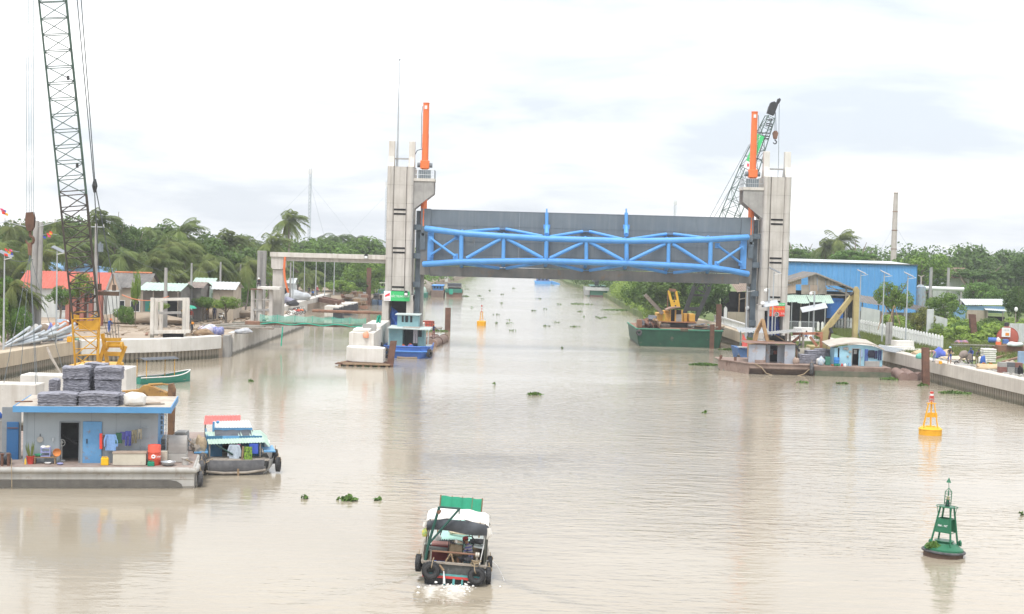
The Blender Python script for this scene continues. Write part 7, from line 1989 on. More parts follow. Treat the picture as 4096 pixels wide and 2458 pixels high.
for k in range(6):mb.torus((jit(.06),jit(.05),.03+.02*k),(jit(.6),jit(.6),1),.13+jit(.03),.016,16,5)
pa('coil',mb,rope,o,lc=1,sm=1)
mb=MB()
for k in range(80):
 x=random.gauss(0,.55);y=-abs(random.gauss(.25,.45));s_=random.uniform(.01,.035)*(1.2 if abs(x)>.5 else 1)
 mb.ball((BOATX+x,BOATY+y,random.uniform(0,.10)+(.12 if abs(abs(x)-.75)<.2 and y>-.3 else 0)),(s_*1.5,s_*1.5,s_),6,4,.25)
slo('splash',mb,mat('foam',(.88,.87,.85),(.8,.79,.76),ro=.6),'white churned splash behind the small boat','splash',kind='stuff',loc=(0,0,0))
mb=MB()
for k in range(26):
 t=k/25;s_=random.uniform(.008,.02);mb.ball(bp_(1.2+t*.75,.7,.75-1.05*t*t+.25*t),(s_,s_,s_*1.6),5,4,.2)
slo('spray',mb,MATS['foam'],'thin arc of spray right of the small boat','spray',kind='stuff',loc=(0,0,0))
PM=TH('person','seated man in a red cap and striped polo shirt looking at a phone','person',bp_(chx,.92,.27),R(-118))
PM.scale=(1,1,1)
J=joints(dict(pelvis=(0,.06,.47),belly=(0,.05,.62),chest=(0,-.02,.84),neck=(0,-.09,1.0),head0=(0,-.15,1.09),head1=(0,-.185,1.175),shL=(-.18,-.03,.92),elL=(-.23,-.14,.68),wrL=(-.12,-.36,.76),haL=(-.08,-.42,.80),shR=(.18,-.03,.92),elR=(.24,-.1,.66),wrR=(.18,-.33,.58),haR=(.16,-.40,.56),hipL=(-.1,.02,.44),knL=(-.14,-.40,.50),anL=(-.12,-.44,.08),toL=(-.13,-.58,.04),hipR=(.1,.02,.44),knR=(.15,-.40,.50),anR=(.15,-.38,.08),toR=(.16,-.52,.04)),1.65)
me=body_mesh(J,{('elL','wrL'):0,('elR','wrR'):0,('knL','anL'):0,('knR','anR'):0,('anL','toL'):0,('anR','toR'):0})
def striped():
 m=bpy.data.materials.new('striped_polo');m.use_nodes=1;nt=m.node_tree;b=nt.nodes['Principled BSDF']
 tc=nt.nodes.new('ShaderNodeTexCoord');sp=nt.nodes.new('ShaderNodeSeparateXYZ');nt.links.new(tc.outputs['Object'],sp.inputs[0])
 ml=nt.nodes.new('ShaderNodeMath');ml.operation='MULTIPLY';ml.inputs[1].default_value=9.2;nt.links.new(sp.outputs[2],ml.inputs[0])
 fr=nt.nodes.new('ShaderNodeMath');fr.operation='FRACT';nt.links.new(ml.outputs[0],fr.inputs[0])
 r=nt.nodes.new('ShaderNodeValToRGB');r.color_ramp.interpolation='CONSTANT'
 r.color_ramp.elements[0].color=(.11,.105,.26,1);r.color_ramp.elements[1].position=.56;r.color_ramp.elements[1].color=(.33,.31,.31,1)
 nt.links.new(fr.outputs[0],r.inputs[0]);nt.links.new(r.outputs[0],b.inputs['Base Color']);b.inputs['Roughness'].default_value=.9
 return m
for m in(skin_m,striped(),cm_((.22,.21,.22)),boot_m):me.materials.append(m)
me.name='body';b=bpy.data.objects.new('body',me);COL.objects.link(b);b.parent=PM
hd=(Vr(J['head0'][0])+Vr(J['head1'][0]))/2;up=(Vr(J['head1'][0])-Vr(J['head0'][0])).normalized();rot=Vr((0,0,1)).rotation_difference(up).to_matrix()
def put(mb):mb.v=[tuple(hd+rot@Vr(v))for v in mb.v];return mb
cap_red=mat('cap_red',(.34,.04,.05),(.28,.035,.04),ro=.8)
mb=MB();mb.lathe([(.098,.02),(.1,.05),(.09,.10),(.05,.135),(0,.145)],14,sy=1.15);pa('cap',put(mb),cap_red,PM,lc=1,sm=1)
mb=MB();mb.grid(lambda u,v:((u-.5)*.17,-.09-v*.10*math.sin(math.pi*(.15+.7*u)),.035-.02*v),8,3);pa('cap_peak',put(mb),cap_red,PM,lc=1)
mb=MB();mb.lathe([(.092,-.03),(.097,.025)],14,sy=1.15,cap=0);pa('hair',put(MB().add([v for v in mb.v if v[1]>-.04]or mb.v,[])if 0 else mb),hair_m,PM,lc=1)
mb=MB();mb.ball((0,-.112,-.015),(.014,.022,.02),8,5);pa('nose',put(mb),skin_m,PM,lc=1)
for sx in(-1,1):
 mb=MB();mb.ball((sx*.09,.0,-.01),(.012,.022,.03),8,5);pa('ear',put(mb),skin_m,PM,lc=1)
 mb=MB();mb.ball((sx*.032,-.092,.012),(.012,.008,.007),8,4);pa('eye',put(mb),hair_m,PM,lc=1)
mb=MB();mb.box((0,-.097,-.05),(.04,.01,.008));pa('mouth',put(mb),mat('lips',(.25,.09,.07)),PM,lc=1)
for hn,wn,sx in(('haL','wrL',-1),('haR','wrR',1)):
 h_=Vr(J[hn][0]);d_=(h_-Vr(J[wn][0])).normalized();sd=d_.cross(Vr((0,0,1))).normalized();u_=sd.cross(d_)
 for k,l_ in enumerate((.062,.072,.068,.055)):
  s0=h_+sd*(-.03+.02*k)+d_*.02
  pa('finger',MB().tube([s0,s0+d_*l_*.5+u_*.012,s0+d_*l_*.75+u_*.04],[.0095,.009,.007],6),skin_m,PM,lc=1,sm=1)
 s0=h_-sd*sx*.035;pa('thumb',MB().tube([s0-d_*.01,s0+d_*.025-sd*sx*.015+u_*.015,s0+d_*.045+u_*.03],[.011,.01,.008],6),skin_m,PM,lc=1,sm=1)
ph=Vr(J['haL'][0])+Vr((.01,-.03,.06))
Rz=Matrix.Rotation(R(-118),3,'Z');phw=PM.location+Rz@ph
o=TH('mobile_phone','black mobile phone held in front of the boatman in the red cap','phone',phw,R(-118))
pa('case',MB().box((0,0,0),(.075,.012,.15),rot=Matrix.Rotation(R(-25),3,'X')),black,o,lc=1)
pa('screen',MB().box((0,.008,0),(.066,.002,.135),rot=Matrix.Rotation(R(-25),3,'X')),window_dark,o,lc=1)
# NAVIGATION BUOYS
def ring_rot(k,n,r,z):a=2*math.pi*(k+.5)/n;return Vr((r*math.cos(a),r*math.sin(a),z))
GB=TH('channel_buoy','green lattice channel buoy with a cone topmark at the lower right','buoy',(18.15,59.6,0),0)
GB.rotation_euler=(R(-1),R(3.2),R(8))
pa('float_skirt',MB().lathe([(.80,-.4),(.80,.20)],36),rust_brown,GB,lc=1,sm=1)
pa('fender_ring',MB().torus((0,0,.20),(0,0,1),.84,.055,40,8),ro_,GB,lc=1,sm=1)
pa('float_top',MB().lathe([(.80,.22),(.79,.32),(.70,.38),(.52,.50),(.48,.54),(0,.54)],36),gbm,GB,lc=1,sm=1)
pa('hatch',MB().lathe([(.34,.52),(.34,.60),(.40,.61),(.40,.64),(0,.64)],24),gbm,GB,lc=1)
for a in(-.65,.65):
 pa('lifting_eye',MB().ext([(a-.02,-.15,.44),(a-.02,.05,.44),(a-.02,.05,.60),(a-.02,-.05,.68),(a-.02,-.15,.60)],(.07,0,0)),gbm,GB,lc=1)
lb_,lt_=[],[]
for k in range(4):
 a=-math.pi/2+k*math.pi/2
 b0_,t0_=Vr((.60*math.cos(a),.60*math.sin(a),.42)),Vr((.30*math.cos(a),.30*math.sin(a),2.02));lb_.append(b0_);lt_.append(t0_)
 pa('leg',MB().beam(b0_,t0_,.06,.06),gbm,GB,lc=1)
for k in range(4):
 a0,a1,b0_,b1_=lb_[k].lerp(lt_[k],.36),lb_[k].lerp(lt_[k],.70),lb_[(k+1)%4].lerp(lt_[(k+1)%4],.36),lb_[(k+1)%4].lerp(lt_[(k+1)%4],.70)
 if k!=0:
  mb=MB();mb.add([a0,b0_,b1_,a1],[(0,1,2,3)]);n_=((b0_-a0).cross(a1-a0)).normalized()*.012;mb.add([a0+n_,b0_+n_,b1_+n_,a1+n_],[(3,2,1,0)]);pa('daymark_panel',mb,gbm,GB,lc=1)
 mb=MB();mb.beam(a0,b0_,.03,.03);mb.beam(a1,b1_,.03,.03);pa('brace',mb,gbm,GB,lc=1)
nrm=Vr((-1,-1,.25)).normalized()
pc=lb_[3].lerp(lt_[3],.53).lerp(lb_[0].lerp(lt_[0],.53),.5)+nrm*.02
pc=Vr((-.235,-.235,1.27))
ltr('lettering','S66 - NT',.11,sw,GB,(pc.x-.02,pc.y-.03,pc.z),rot=(R(78),0,R(-45)),depth=.004)
mb=MB();mb.torus((0,0,2.04),(0,0,1),.44,.016,32,6);mb.lathe([(.32,2.02),(.32,2.05),(0,2.05)],28);pa('top_ring',mb,gbm,GB,lc=1)
for k in range(4):
 a=k*math.pi/2+math.pi;pa('stay',MB().tube([(.44*math.cos(a),.44*math.sin(a),2.04),(.36*math.cos(a),.36*math.sin(a),1.62)],.012,5),gbm,GB,lc=1)
pa('lamp_base',MB().lathe([(.09,2.05),(.09,2.22),(.065,2.24),(.065,2.34),(0,2.34)],16),mat('buoy_dark',(.03,.06,.05)),GB,lc=1)
pa('lamp_lens',MB().lathe([(.065,2.34),(.065,2.44),(.04,2.47),(0,2.47)],14),mat('lens_amber',(.60,.48,.30),ro=.2),GB,lc=1)
mb=MB()
for k in range(6):
 a=k*math.pi/3;c_,s_=math.cos(a)*.15,math.sin(a)*.15;mb.tube([(c_,s_,2.12),(c_,s_,2.66),(0,0,2.82)],.012,5)
for z in(2.2,2.32,2.44,2.56,2.66):mb.torus((0,0,z),(0,0,1),.15,.007,20,4)
pa('lamp_cage',mb,gbm,GB,lc=1)
pa('topmark_rod',MB().tube([(0,0,2.82),(-.03,0,3.05)],.012,5),gbm,GB,lc=1)
pa('topmark_cone',MB().lathe([(.10,3.04),(.0,3.26)],14,c=(-.03,0,0)),gbm,GB,lc=1)
hy('dried water weeds caught on the left shoulder of the green buoy',0,0,.5,.4,70,301,h=.3,pos=Vr((17.65,59.3,.36)))
def yellow_buoy(label,loc,s,ladder):
 o=TH('channel_buoy',label,'buoy',loc,R(14));o.scale=(s,s,s)
 y=yellow_buoy_m
 if ladder:
  pa('float',MB().lathe([(.68,-.3),(.68,.66),(.62,.72),(0,.72)],28),y,o,lc=1,sm=1)
  pa('hatch',MB().lathe([(.22,.72),(.22,.78),(0,.78)],16),y,o,lc=1)
  for sx in(-1,1):
   for sy in(-1,1):
    pa('leg',MB().beam((sx*.24,sy*.24,.72),(sx*.12,sy*.12,2.0),.05,.05),y,o,lc=1)
  for z in(1.1,1.4,1.72):
   w_=lr(.24,.12,(z-.72)/1.28);mb=MB();mb.box((0,-w_,z),(w_*2,.04,.04));mb.box((0,w_,z),(w_*2,.04,.04));pa('rung',mb,y,o,lc=1)
  pa('top_plate',MB().box((0,0,2.02),(.5,.4,.05)),y,o,lc=1)
  for k in range(5):
   pa('mast_band',MB().cyl((0,0,2.05+k*.18),(0,0,2.05+k*.18+.175),.085,n=12),(red_paint if k%2==0 else wp),o,lc=1)
  pa('lantern',MB().cyl((0,0,2.95),(0,0,3.05),.12,n=12),red_paint,o,lc=1)
 else:
  pa('float',MB().lathe([(.76,-.3),(.76,.36),(.79,.37),(.79,.40),(.74,.44),(.60,.54),(0,.54)],32),y,o,lc=1,sm=1)
  pa('hatch',MB().lathe([(.3,.54),(.3,.60),(0,.60)],18),y,o,lc=1)
  for k in range(4):
   a=k*math.pi/2+.3;b0_,t0_=Vr((.66*math.cos(a),.66*math.sin(a),.5)),Vr((.26*math.cos(a),.26*math.sin(a),2.12))
   pa('leg',MB().beam(b0_,t0_,.05,.05),y,o,lc=1)
  for sgn in(-1,1):
   pa('daymark_panel',MB().grid(lambda u,v:(sgn*lr(.03,.42-.06*v,u),-.05-.1*u,lr(1.18,1.5,v)),3,2),y,o,lc=1)
  pa('centre_post',MB().cyl((0,0,.6),(0,0,2.1),.055,n=10),y,o,lc=1)
  mb=MB();mb.box((0,0,2.12),(.52,.4,.05));mb.cyl((0,0,2.14),(0,0,2.24),.08,n=10);pa('top_plate',mb,y,o,lc=1)
  mb=MB()
  for k in range(6):
   a=k*math.pi/3;mb.tube([(.17*math.cos(a),.17*math.sin(a),2.14),(.17*math.cos(a),.17*math.sin(a),2.62)],.012,5)
  for z in(2.3,2.46,2.62):mb.torus((0,0,z),(0,0,1),.17,.011,18,4)
  pa('lamp_cage',mb,red_paint,o,lc=1)
  for k,m in enumerate((red_paint,wp,red_paint)):
   pa('lantern_band',MB().cyl((0,0,2.5+k*.14),(0,0,2.635+k*.14),.12,n=14),m,o,lc=1)
 return o
yellow_buoy('near yellow lattice buoy with a red and white lantern off the right quay',(29.1,99.6,0),1.02,0)
yellow_buoy('distant yellow drum buoy with a banded mast beyond the gate',(-4.46,214,0),1.0,1)
# TUG at the left tower
tug_blue=mat('tug_blue',(.06,.18,.58),(.045,.14,.48),ro=.5,sc=1.2,rust=.12,rC=(.2,.13,.1))
tug_teal=mat('tug_teal',(.27,.47,.50),(.21,.38,.42),ro=.55,sc=1.5,rust=.18,rC=(.35,.3,.25),sk=.2)
tug_pale=mat('tug_pale',(.52,.60,.58),(.40,.44,.42),ro=.6,sc=1.5,rust=.3,rC=(.35,.3,.26))
TG=TH('tug_boat','blue hulled tug with a light teal wheelhouse beside the white pier nose','boat',(-11.0,151.4,0))
mb=MB();rows=[]
for t,wd,top in((0,1.6,1.25),(.5,2.2,1.22),(1.6,2.5,1.15),(5,2.55,1.1),(9,2.4,1.05)):
 rows.append([(-wd,t,top),(-wd*1.02,t+.02,.75),(-wd*.9,t+.25,0),(-wd*.8,t+.3,-.4),(wd*.8,t+.3,-.4),(wd*.9,t+.25,0),(wd*1.02,t+.02,.75),(wd,t,top)])
for r_ in rows:mb.v.extend(r_)
for i in range(len(rows)-1):
 for j in range(7):mb.f.append([i*8+j,i*8+j+1,(i+1)*8+j+1,(i+1)*8+j]);mb.mi.append(0)
mb.f.append([0,1,2,3,4,5,6,7]);mb.mi.append(0)
pa('hull',mb,tug_blue,TG,lc=1)
pa('bulwark_rail',MB().tube([r_[0]for r_ in rows[::-1]]+[r_[7]for r_ in rows],.08,8),tug_blue,TG,lc=1)
pa('rub_rail',MB().tube([(-2.5,2.2,.72),(-2.3,.52,.72),(-1.63,-.02,.74),(1.63,-.02,.74),(2.3,.52,.72),(2.5,2.2,.72)],.09,8),mat('tug_blue_light',(.10,.28,.70)),TG,lc=1)
pa('mud_line',MB().tube([(-.9,.2,.08),(0,.1,.02),(1.2,.2,.06)],.14,7),earth,TG,lc=1)
pa('deck',MB().box((0,5,.85),(4.6,8,.06)),tug_pale,TG,lc=1)
pa('lower_cabin',MB().box((-1.35,4.6,1.9),(1.5,3.6,2.1)),tug_teal,TG,lc=1)
pa('lower_cabin',MB().box((1.35,5.2,1.9),(.7,3.0,2.1)),tug_teal,TG,lc=1)
pa('shaded_bulkhead',MB().box((.2,5.9,1.9),(1.7,.1,2.1)),mat('tug_shadow',(.06,.09,.11)),TG,lc=1)  # shade under the cabin roof put into the panel's dark colour
pa('cabin_roof',MB().box((.15,4.2,3.0),(4.5,5.0,.1),rot=Matrix.Rotation(R(1.2),3,'Y')),tug_pale,TG,lc=1)
pa('roof_hatch',MB().box((.3,3.5,3.08),(1.8,1.6,.06)),mat('hatch_rust',(.42,.37,.33),(.3,.27,.24),rust=.4),TG,lc=1)
for x in(-2.0,2.2):
 pa('roof_post',MB().tube([(x,1.9,.9),(x,1.9,3.0)],.05,6),tug_pale,TG,lc=1)
wx0,wx1=-1.3,.95
for a,b in(((wx0,4.6),(wx0,7)),((wx1,4.6),(wx1,7)),((wx0,7),(wx1,7))):
 pa('wheelhouse_wall',MB().beam((a[0],a[1],3.6),(b[0],b[1],3.6),.06,1.1),tug_teal,TG,lc=1)
for x0_,x1_ in((-1.3,-.85),(-.62,-.5),(-.12,.05),(.3,.95)):
 pa('wheelhouse_wall',MB().box(((x0_+x1_)/2,4.6,3.7),(x1_-x0_,.06,1.25)),tug_teal,TG,lc=1)
pa('wheelhouse_apron',MB().box((-.17,4.62,3.3),(2.2,.05,.5)),tug_teal,TG,lc=1)
for x in(-.73,-.31,.18):
 pa('window',MB().box((x,4.66,3.85),(.26,.03,.75)),window_dark,TG,lc=1)
pa('wheelhouse_roof',MB().box((-.2,5.7,4.36),(2.7,3.0,.09)),tug_pale,TG,lc=1)
mb=MB();mb.cyl((.45,1.0,.9),(.45,1.0,1.35),.12,n=10);mb.box((.45,1.0,1.35),(.5,.12,.1));pa('bitt',mb,tug_blue,TG,lc=1)
def TGp(x,y,z):return TG.location+Vr((x,y,z))
tyre('tyre fender at the right bow of the blue tug',TGp(2.45,.7,.55),(0,R(20),R(60)),.42,rbb)
tyre('tyre fender at the left bow of the blue tug',TGp(-2.0,-.12,.6),(0,0,R(-30)),.42,rbb)
tyre('upper tyre fender on the left side of the blue tug',TGp(-2.75,1.3,1.0),(0,0,R(85)),.5,rbb)
ga('trousers','white and pink washing hung under the tug roof','washing',TGp(.75,3.4,2.9),.45,1.5,cm_((.6,.55,.6)),21,legs=1)
ga('cloth','dark cloth hung right of the washing under the tug roof','cloth',TGp(1.25,3.3,2.9),.35,.8,cm_((.05,.05,.06)),22)
for i,(x,z)in enumerate(((-.55,1.55),(.25,1.62))):
 he('life_vest',('orange life vest on the left of the tug foredeck','orange life vest on the tug hatch')[i],'life vest',TGp(x,3.0,z-.6),(.28,.2,.22),orange)
he('life_vest','orange float hung on the side of the white pier upper block','float',(D(1464,1352,145).x,144.9,2.5),(.3,.2,.4),mat('float_orange',(.8,.3,.15),(.7,.35,.25)))
DF=TH('drum_float','raft of two big rusty tubes with a worker on it behind the tug','raft',W(1700,1386))
q0=W(1700,1386)
for k,(x,dx)in enumerate(((1694,0),(1729,0))):
 a=W(x,1388);e_=a+Vr((.9,10,0))
 pa('tube',MB().cyl(a+Vr((0,0,.28)),e_+Vr((0,0,.28)),.55,n=18),mat('tube_rust',(.34,.23,.18),(.24,.16,.125),ro=.8,sk=.2),DF,sm=1)
 for t in(.45,.97):
  c_=a.lerp(e_,t)+Vr((0,0,.28));pa('band',MB().torus(c_,(.9,10,0),.57,.06,18,6),rY,DF)
pw=W(1694,1388)+Vr((1.0,2.6,.82))
pe('worker in an orange helmet and navy overalls on the tube raft',pw,'reach',(.05,.06,.17),(.45,.2,.2),(.85,.2,.05),1,rz=R(20),h=1.7)
RT=TH('water_tank','round red ribbed tub standing on a weedy raft behind the left tower','tub',W(1715,1322))
q=W(1711,1312,.3);
pa('shell',MB().lathe([(.82,0),(.82,.86),(.78,.86),(.78,.1),(0,.1)],26,(q.x,q.y+.9,.34)),mat('tub_red',(.62,.10,.07),(.52,.08,.06),ro=.5),RT,sm=1)
for k in range(14):
 a=2*math.pi*k/14;pa('rib',MB().box((q.x+.84*math.cos(a),q.y+.9+.84*math.sin(a),.77),(.05,.05,.84),rz=a),rL,RT)
for z in(.4,.78,1.16):
 pa('hoop',MB().torus((q.x,q.y+.9,z),(0,0,1),.84,.03,26,5),rY,RT)
RF=TH('timber_raft','low plank raft carrying the red ribbed tub','raft',(q.x,q.y+.9,0))
for k in range(6):
 pa('plank',MB().box((q.x+.2,q.y-.2+k*.42,.24),(3.2+jit(.4),.36,.14)),wg,RF)
for sx in(-.9,1.1):
 pa('log',MB().cyl((q.x+sx,q.y-.6,.06),(q.x+sx,q.y+2.4,.06),.16,n=8),wd_,RF)
# GREEN BARGE WITH CRAWLER CRANE
barge_green=mat('barge_green',(.016,.095,.05),(.011,.06,.034),ro=.5,sc=.8,rust=.14,rC=(.15,.13,.1),sk=.3,bump=.1,skc=(.015,.06,.04))
GBG=TH('deck_barge','dark green steel barge carrying the yellow crawler crane right of the gate','barge',(21.2,186,0))
gy=179.9
gx0,gx1=D(2546,1330,gy).x,D(2891,1330,gy).x
gz0,gz1=D(2560,1316,gy).z,D(2880,1326,gy).z
gz=(gz0+gz1)/2
pa('hull',MB().ext([(gx0,gy,gz),(gx1,gy,gz),(gx1-.3,gy,0.3),(gx1-.6,gy,-.5),(gx0+.7,gy,-.5),(gx0+.25,gy,.3)],(0,14,0)),barge_green,GBG,bv=.12)
pa('gunwale',MB().tube([(gx0,gy+14,gz),(gx0+.02,gy-.02,gz),(gx1,gy-.02,gz),(gx1,gy+14,gz)],.11,8),mat('barge_green_light',(.07,.26,.17),(.05,.2,.13),rust=.2),GBG)
pa('deck',MB().box(((gx0+gx1)/2,gy+7,gz-.02),(gx1-gx0-.2,13.8,.05)),rL,GBG)
pa('deck_fitting',MB().box((D(2737,1316,gy).x,gy-.03,gz+.03),(.95,.12,.32)),rY,GBG)
tyre('tyre fender on the left corner of the green barge',(gx0+.3,gy-.16,gz-.45),(0,0,0),.36,ro_)
cy=186.5
CC=TH('crawler_crane','yellow crawler crane with a black boom foot on the green barge','crane',(D(2715,1310,cy).x,cy,gz))
yel2=mat('crane_yellow2',(.70,.40,.07),(.56,.30,.05),ro=.55,sc=1.2,rust=.22,rC=(.28,.14,.06),sk=.2)
def cbx(x0,y0,x1,y1,Y,dep,nm,m,P_=CC,bv=.04):
 a,b=D(x0,y0,Y),D(x1,y1,Y);mb=MB();mb.box(((a.x+b.x)/2,Y+dep/2,(a.z+b.z)/2),(abs(b.x-a.x),dep,abs(a.z-b.z)));return pa(nm,mb,m,P_,bv=bv)
for x0,x1 in((2640,2682),(2752,2794)):
 cbx(x0,1296,x1,1316,cy-2.4,5.2,'track',mat('track_mud',(.16,.13,.11),(.09,.08,.07),ro=.9,sc=4,bump=.5),bv=.2)
cbx(2682,1293,2752,1312,cy-1.5,3,'undercarriage',ds)
cbx(2634,1286,2786,1294,cy-2.0,4.2,'revolving_frame',mat('frame_rust',(.42,.2,.1),(.3,.13,.07),ro=.7,rust=.3))
cbx(2630,1254,2677,1287,cy-1.8,3.4,'engine_house',yel2)
cbx(2655,1243,2677,1254,cy-1.0,1.4,'exhaust_box',yel2)
cbx(2651,1258,2660,1284,cy-1.84,.04,'yellow_door',mat('door_yellow',(.75,.55,.08)),bv=0)
cbx(2735,1255,2748,1288,cy-1.2,2.6,'winch_house',yel2)
cbx(2757,1257,2780,1288,cy-1.6,2.6,'winch_house',yel2)
for x in(2679,2700,2726):
 cbx(x,1240,x+4,1288,cy-1.9,.16,'cab_post',yel2,bv=0)
cbx(2680,1240,2724,1288,cy-.4,.08,'cab_back',mat('cab_dark',(.05,.05,.05)),bv=0)
cbx(2705,1258,2726,1288,cy-1.95,.05,'cab_door',mat('cab_grey',(.38,.38,.38),(.28,.26,.25),rust=.2),bv=0)
pa('cab_roof',MB().ext([D(x,y,cy-2.4)for x,y in((2664,1240),(2678,1239),(2722,1230),(2706,1229),(2684,1231))],(0,2.2,0)),mat('cab_roof_rust',(.34,.22,.17),(.26,.17,.13)),CC)
for(xa,ya,xb,yb)in((2675,1163,2690,1230),(2704,1165,2717,1230)):
 pa('gantry_leg',MB().beam(D(xa,ya,cy-.6),D(xb,yb,cy-.6),.26,.3),mat('gantry_yellow',(.80,.50,.05),(.68,.4,.04),rust=.08),CC)
pa('gantry_plate',MB().ext([D(x,y,cy-.7)for x,y in((2686,1201),(2710,1201),(2718,1230),(2690,1230))],(0,.2,0)),MATS['gantry_yellow'],CC)
for x,y in((2697,1206),(2702,1224)):
 mb=MB();q=D(x,y,cy-.72);mb.cyl(q,q+Vr((0,-.03,0)),.1,n=12);pa('gantry_hole',mb,ds,CC)
pa('gantry_head',MB().beam(D(2676,1160,cy-.6),D(2703,1163,cy-.6),.4,.35),rL,CC)
for(xa,ya,xb,yb)in((2672,1172,2669,1250),(2700,1170,2699,1205)):
 pa('back_stay',MB().tube([D(xa,ya,cy+.3),D(xb,yb,cy+.3)],.07,6),rL,CC)
bA,bB=D(2752,1283,cy),D(3092,440,cy+2)
def bat(t):return bA.lerp(bB,t)
for sx in(-1,1):
 mb=MB();o0=Vr((.0,0,0));a,b=bA+Vr((.85*sx,-.5,0)),bat(.16)+Vr((1.0*sx,-.5,0))
 mb.beam(a,b,.5,.22,up=(0,1,0));pa('boom_foot',mb,ds,CC)
mb=MB();mb.beam(bat(.055)+Vr((-.8,-.4,0)),bat(.055)+Vr((.9,-.4,0)),.3,.5);mb.beam(bat(.12)+Vr((-.9,-.4,0)),bat(.12)+Vr((.9,-.4,0)),.2,.3);pa('boom_foot_tie',mb,ds,CC)
lattice(bat(.14),bat(.30),1.5,1.9,.25,1.1,.07,.05,'lower_boom',ds,CC)
lattice(bat(.30),bat(.72),1.9,1.9,.25,1.45,.065,.034,'middle_boom',crane_lattice_g,CC)
lattice(bat(.72),bat(.965),1.9,1.0,.25,1.3,.065,.034,'upper_boom',crane_lattice_g,CC)
hd_m=mat('boom_head',(.05,.052,.06),(.03,.03,.032),ro=.7,sc=3)
pa('boom_head',MB().ext([D(x,y,cy+1.6)for x,y in((3070,452),(3096,462),(3108,432),(3113,418),(3098,406),(3085,410),(3077,428))],(0,.9,0)),hd_m,CC)
pa('jib_sheave',MB().ext([D(x,y,cy+1.8)for x,y in((3104,420),(3117,415),(3124,400),(3120,393),(3112,396),(3108,408))],(0,.6,0)),hd_m,CC)
for(xa,ya,xb,yb)in((3067,480,3094,481),(3064,494,3090,498),(3062,500,3087,508),(3022,532,3080,534),(3040,543,3077,547),(3036,553,3076,556)):
 pa('boom_platform',MB().beam(D(xa,ya,cy+1),D(xb,yb,cy+1),.2,.12),hd_m,CC)
for(xa,ya,xb,yb,xc_,yc_)in((2840,868,2942,680,2998,578),(2858,868,2960,690,3050,520),(3117,418,3114,650,3111,715)):
 pa('pendant_rope',MB().tube([D(xa,ya,cy+(1 if xa<3000 else 2)),D(xb,yb,cy+1.4),D(xc_,yc_,cy+1.8)],.03,5),ca,CC)
b0_,b1_=D(2976,668,cy-.4),D(3016,570,cy+.2)
ax=(b1_-b0_);L_=ax.length;ax=ax.normalized();sx_=Vr((ax.z,0,-ax.x)).normalized()
o=TH('boom_banner','green BAC TRUNG NAM banner strapped along the crane boom','banner',b0_)
mb=MB();a=b0_+ax*L_*.25;b=b0_+ax*L_*1.35;mb.ext([a-sx_*.05,b-sx_*.05,b+sx_*.98,a+sx_*.98],(0,.05,0));pa('green_cloth',mb,sign_green,o)
mb=MB();a2=b0_-ax*L_*.02;mb.ext([a2-sx_*.05,a-ax*.003-sx_*.05,a-ax*.003+sx_*.98,a2+sx_*.98],(0,.05,0));pa('white_cloth',mb,sw,o)
ang=math.atan2(ax.z,ax.x)
t_=ltr('lettering','BẮC TRUNG NAM',.55,sw,o,(0,0,0),depth=.006,fit=L_*1.0)
ctr=b0_+ax*L_*.8+sx_*.46+Vr((0,-.01,0))-o.location
t_.location=ctr;t_.rotation_euler=Matrix(((ax.x,-sx_.x,0),(ax.y,-sx_.y,-1),(ax.z,-sx_.z,0))).to_euler()
mb=MB();c_=b0_+ax*L_*.11+sx_*.45+Vr((0,-.02,0));mb.ext([c_-ax*.2-sx_*.1,c_+ax*.2-sx_*.25,c_+ax*.25+sx_*.02,c_-ax*.15+sx_*.12],(0,.01,0));pa('logo',mb,logo_red,o)
q=D(3101,540,cy+2)
o=TH('hook_block','brown hook block hanging from the crane boom head above the right tower','hook block',q-Vr((0,0,1.2)))
mb=MB();hx_=[(-.18,.5),(.18,.5),(.36,.2),(.2,-.55),(-.2,-.55),(-.36,.2)]
for dy in(-.2,.14):mb.ext([q+Vr((x,dy,z))for x,z in hx_],(0,.06,0))
pa('cheek_plate',mb,rL,o)
pa('sheave',MB().cyl(q+Vr((0,-.1,.05)),q+Vr((0,.1,.05)),.3,n=16),ds,o)
hk=[q+Vr((.22*math.sin(R(t))-.02,0,-.95+.22*math.cos(R(t))))for t in range(0,271,30)];mb=MB();mb.cyl(q+Vr((0,0,-.75)),q+Vr((0,0,-.5)),.07,n=8);mb.tube(hk,[.08]*7+[.06,.05,.03],7);pa('hook',mb,ds,o,sm=1)
for sx in(-.16,.0,.16):
 slo('hoist_rope',MB().tube([q+Vr((sx,0,.45)),D(3101,448,cy+2)+Vr((sx*.2,0,0))],.02,4),ca,'one of three short ropes holding the hook block at the crane boom head','rope','ropes of the hook block on the green barge crane')
scr=mat('scrap_grey',(.16,.17,.19),(.09,.095,.11),ro=.7,sc=3)
rs=random.Random(5)
SC=TH('scrap_heap','heap of grey scrap steel on the left end of the green barge','scrap',(D(2600,1300,182).x,182.5,gz))
for k in range(34):
 x=rs.uniform(2562,2634);p_=D(x,1310,181+rs.random()*3);hgt=rs.uniform(.2,1.5)*(1-abs(x-2605)/60)
 pa('scrap_piece',MB().box((p_.x,p_.y,gz+max(hgt,.15)),(rs.uniform(.3,1.1),rs.uniform(.3,.9),rs.uniform(.08,.4)),rot=Euler((rs.uniform(-.8,.8),rs.uniform(-.8,.8),rs.uniform(0,3))).to_matrix()),(scr,rL,scr,rY,wd_)[k%5],SC)
SC2=TH('scrap_heap','heap of planks and dark plates on the right end of the green barge','scrap',(D(2840,1300,182).x,182.5,gz))
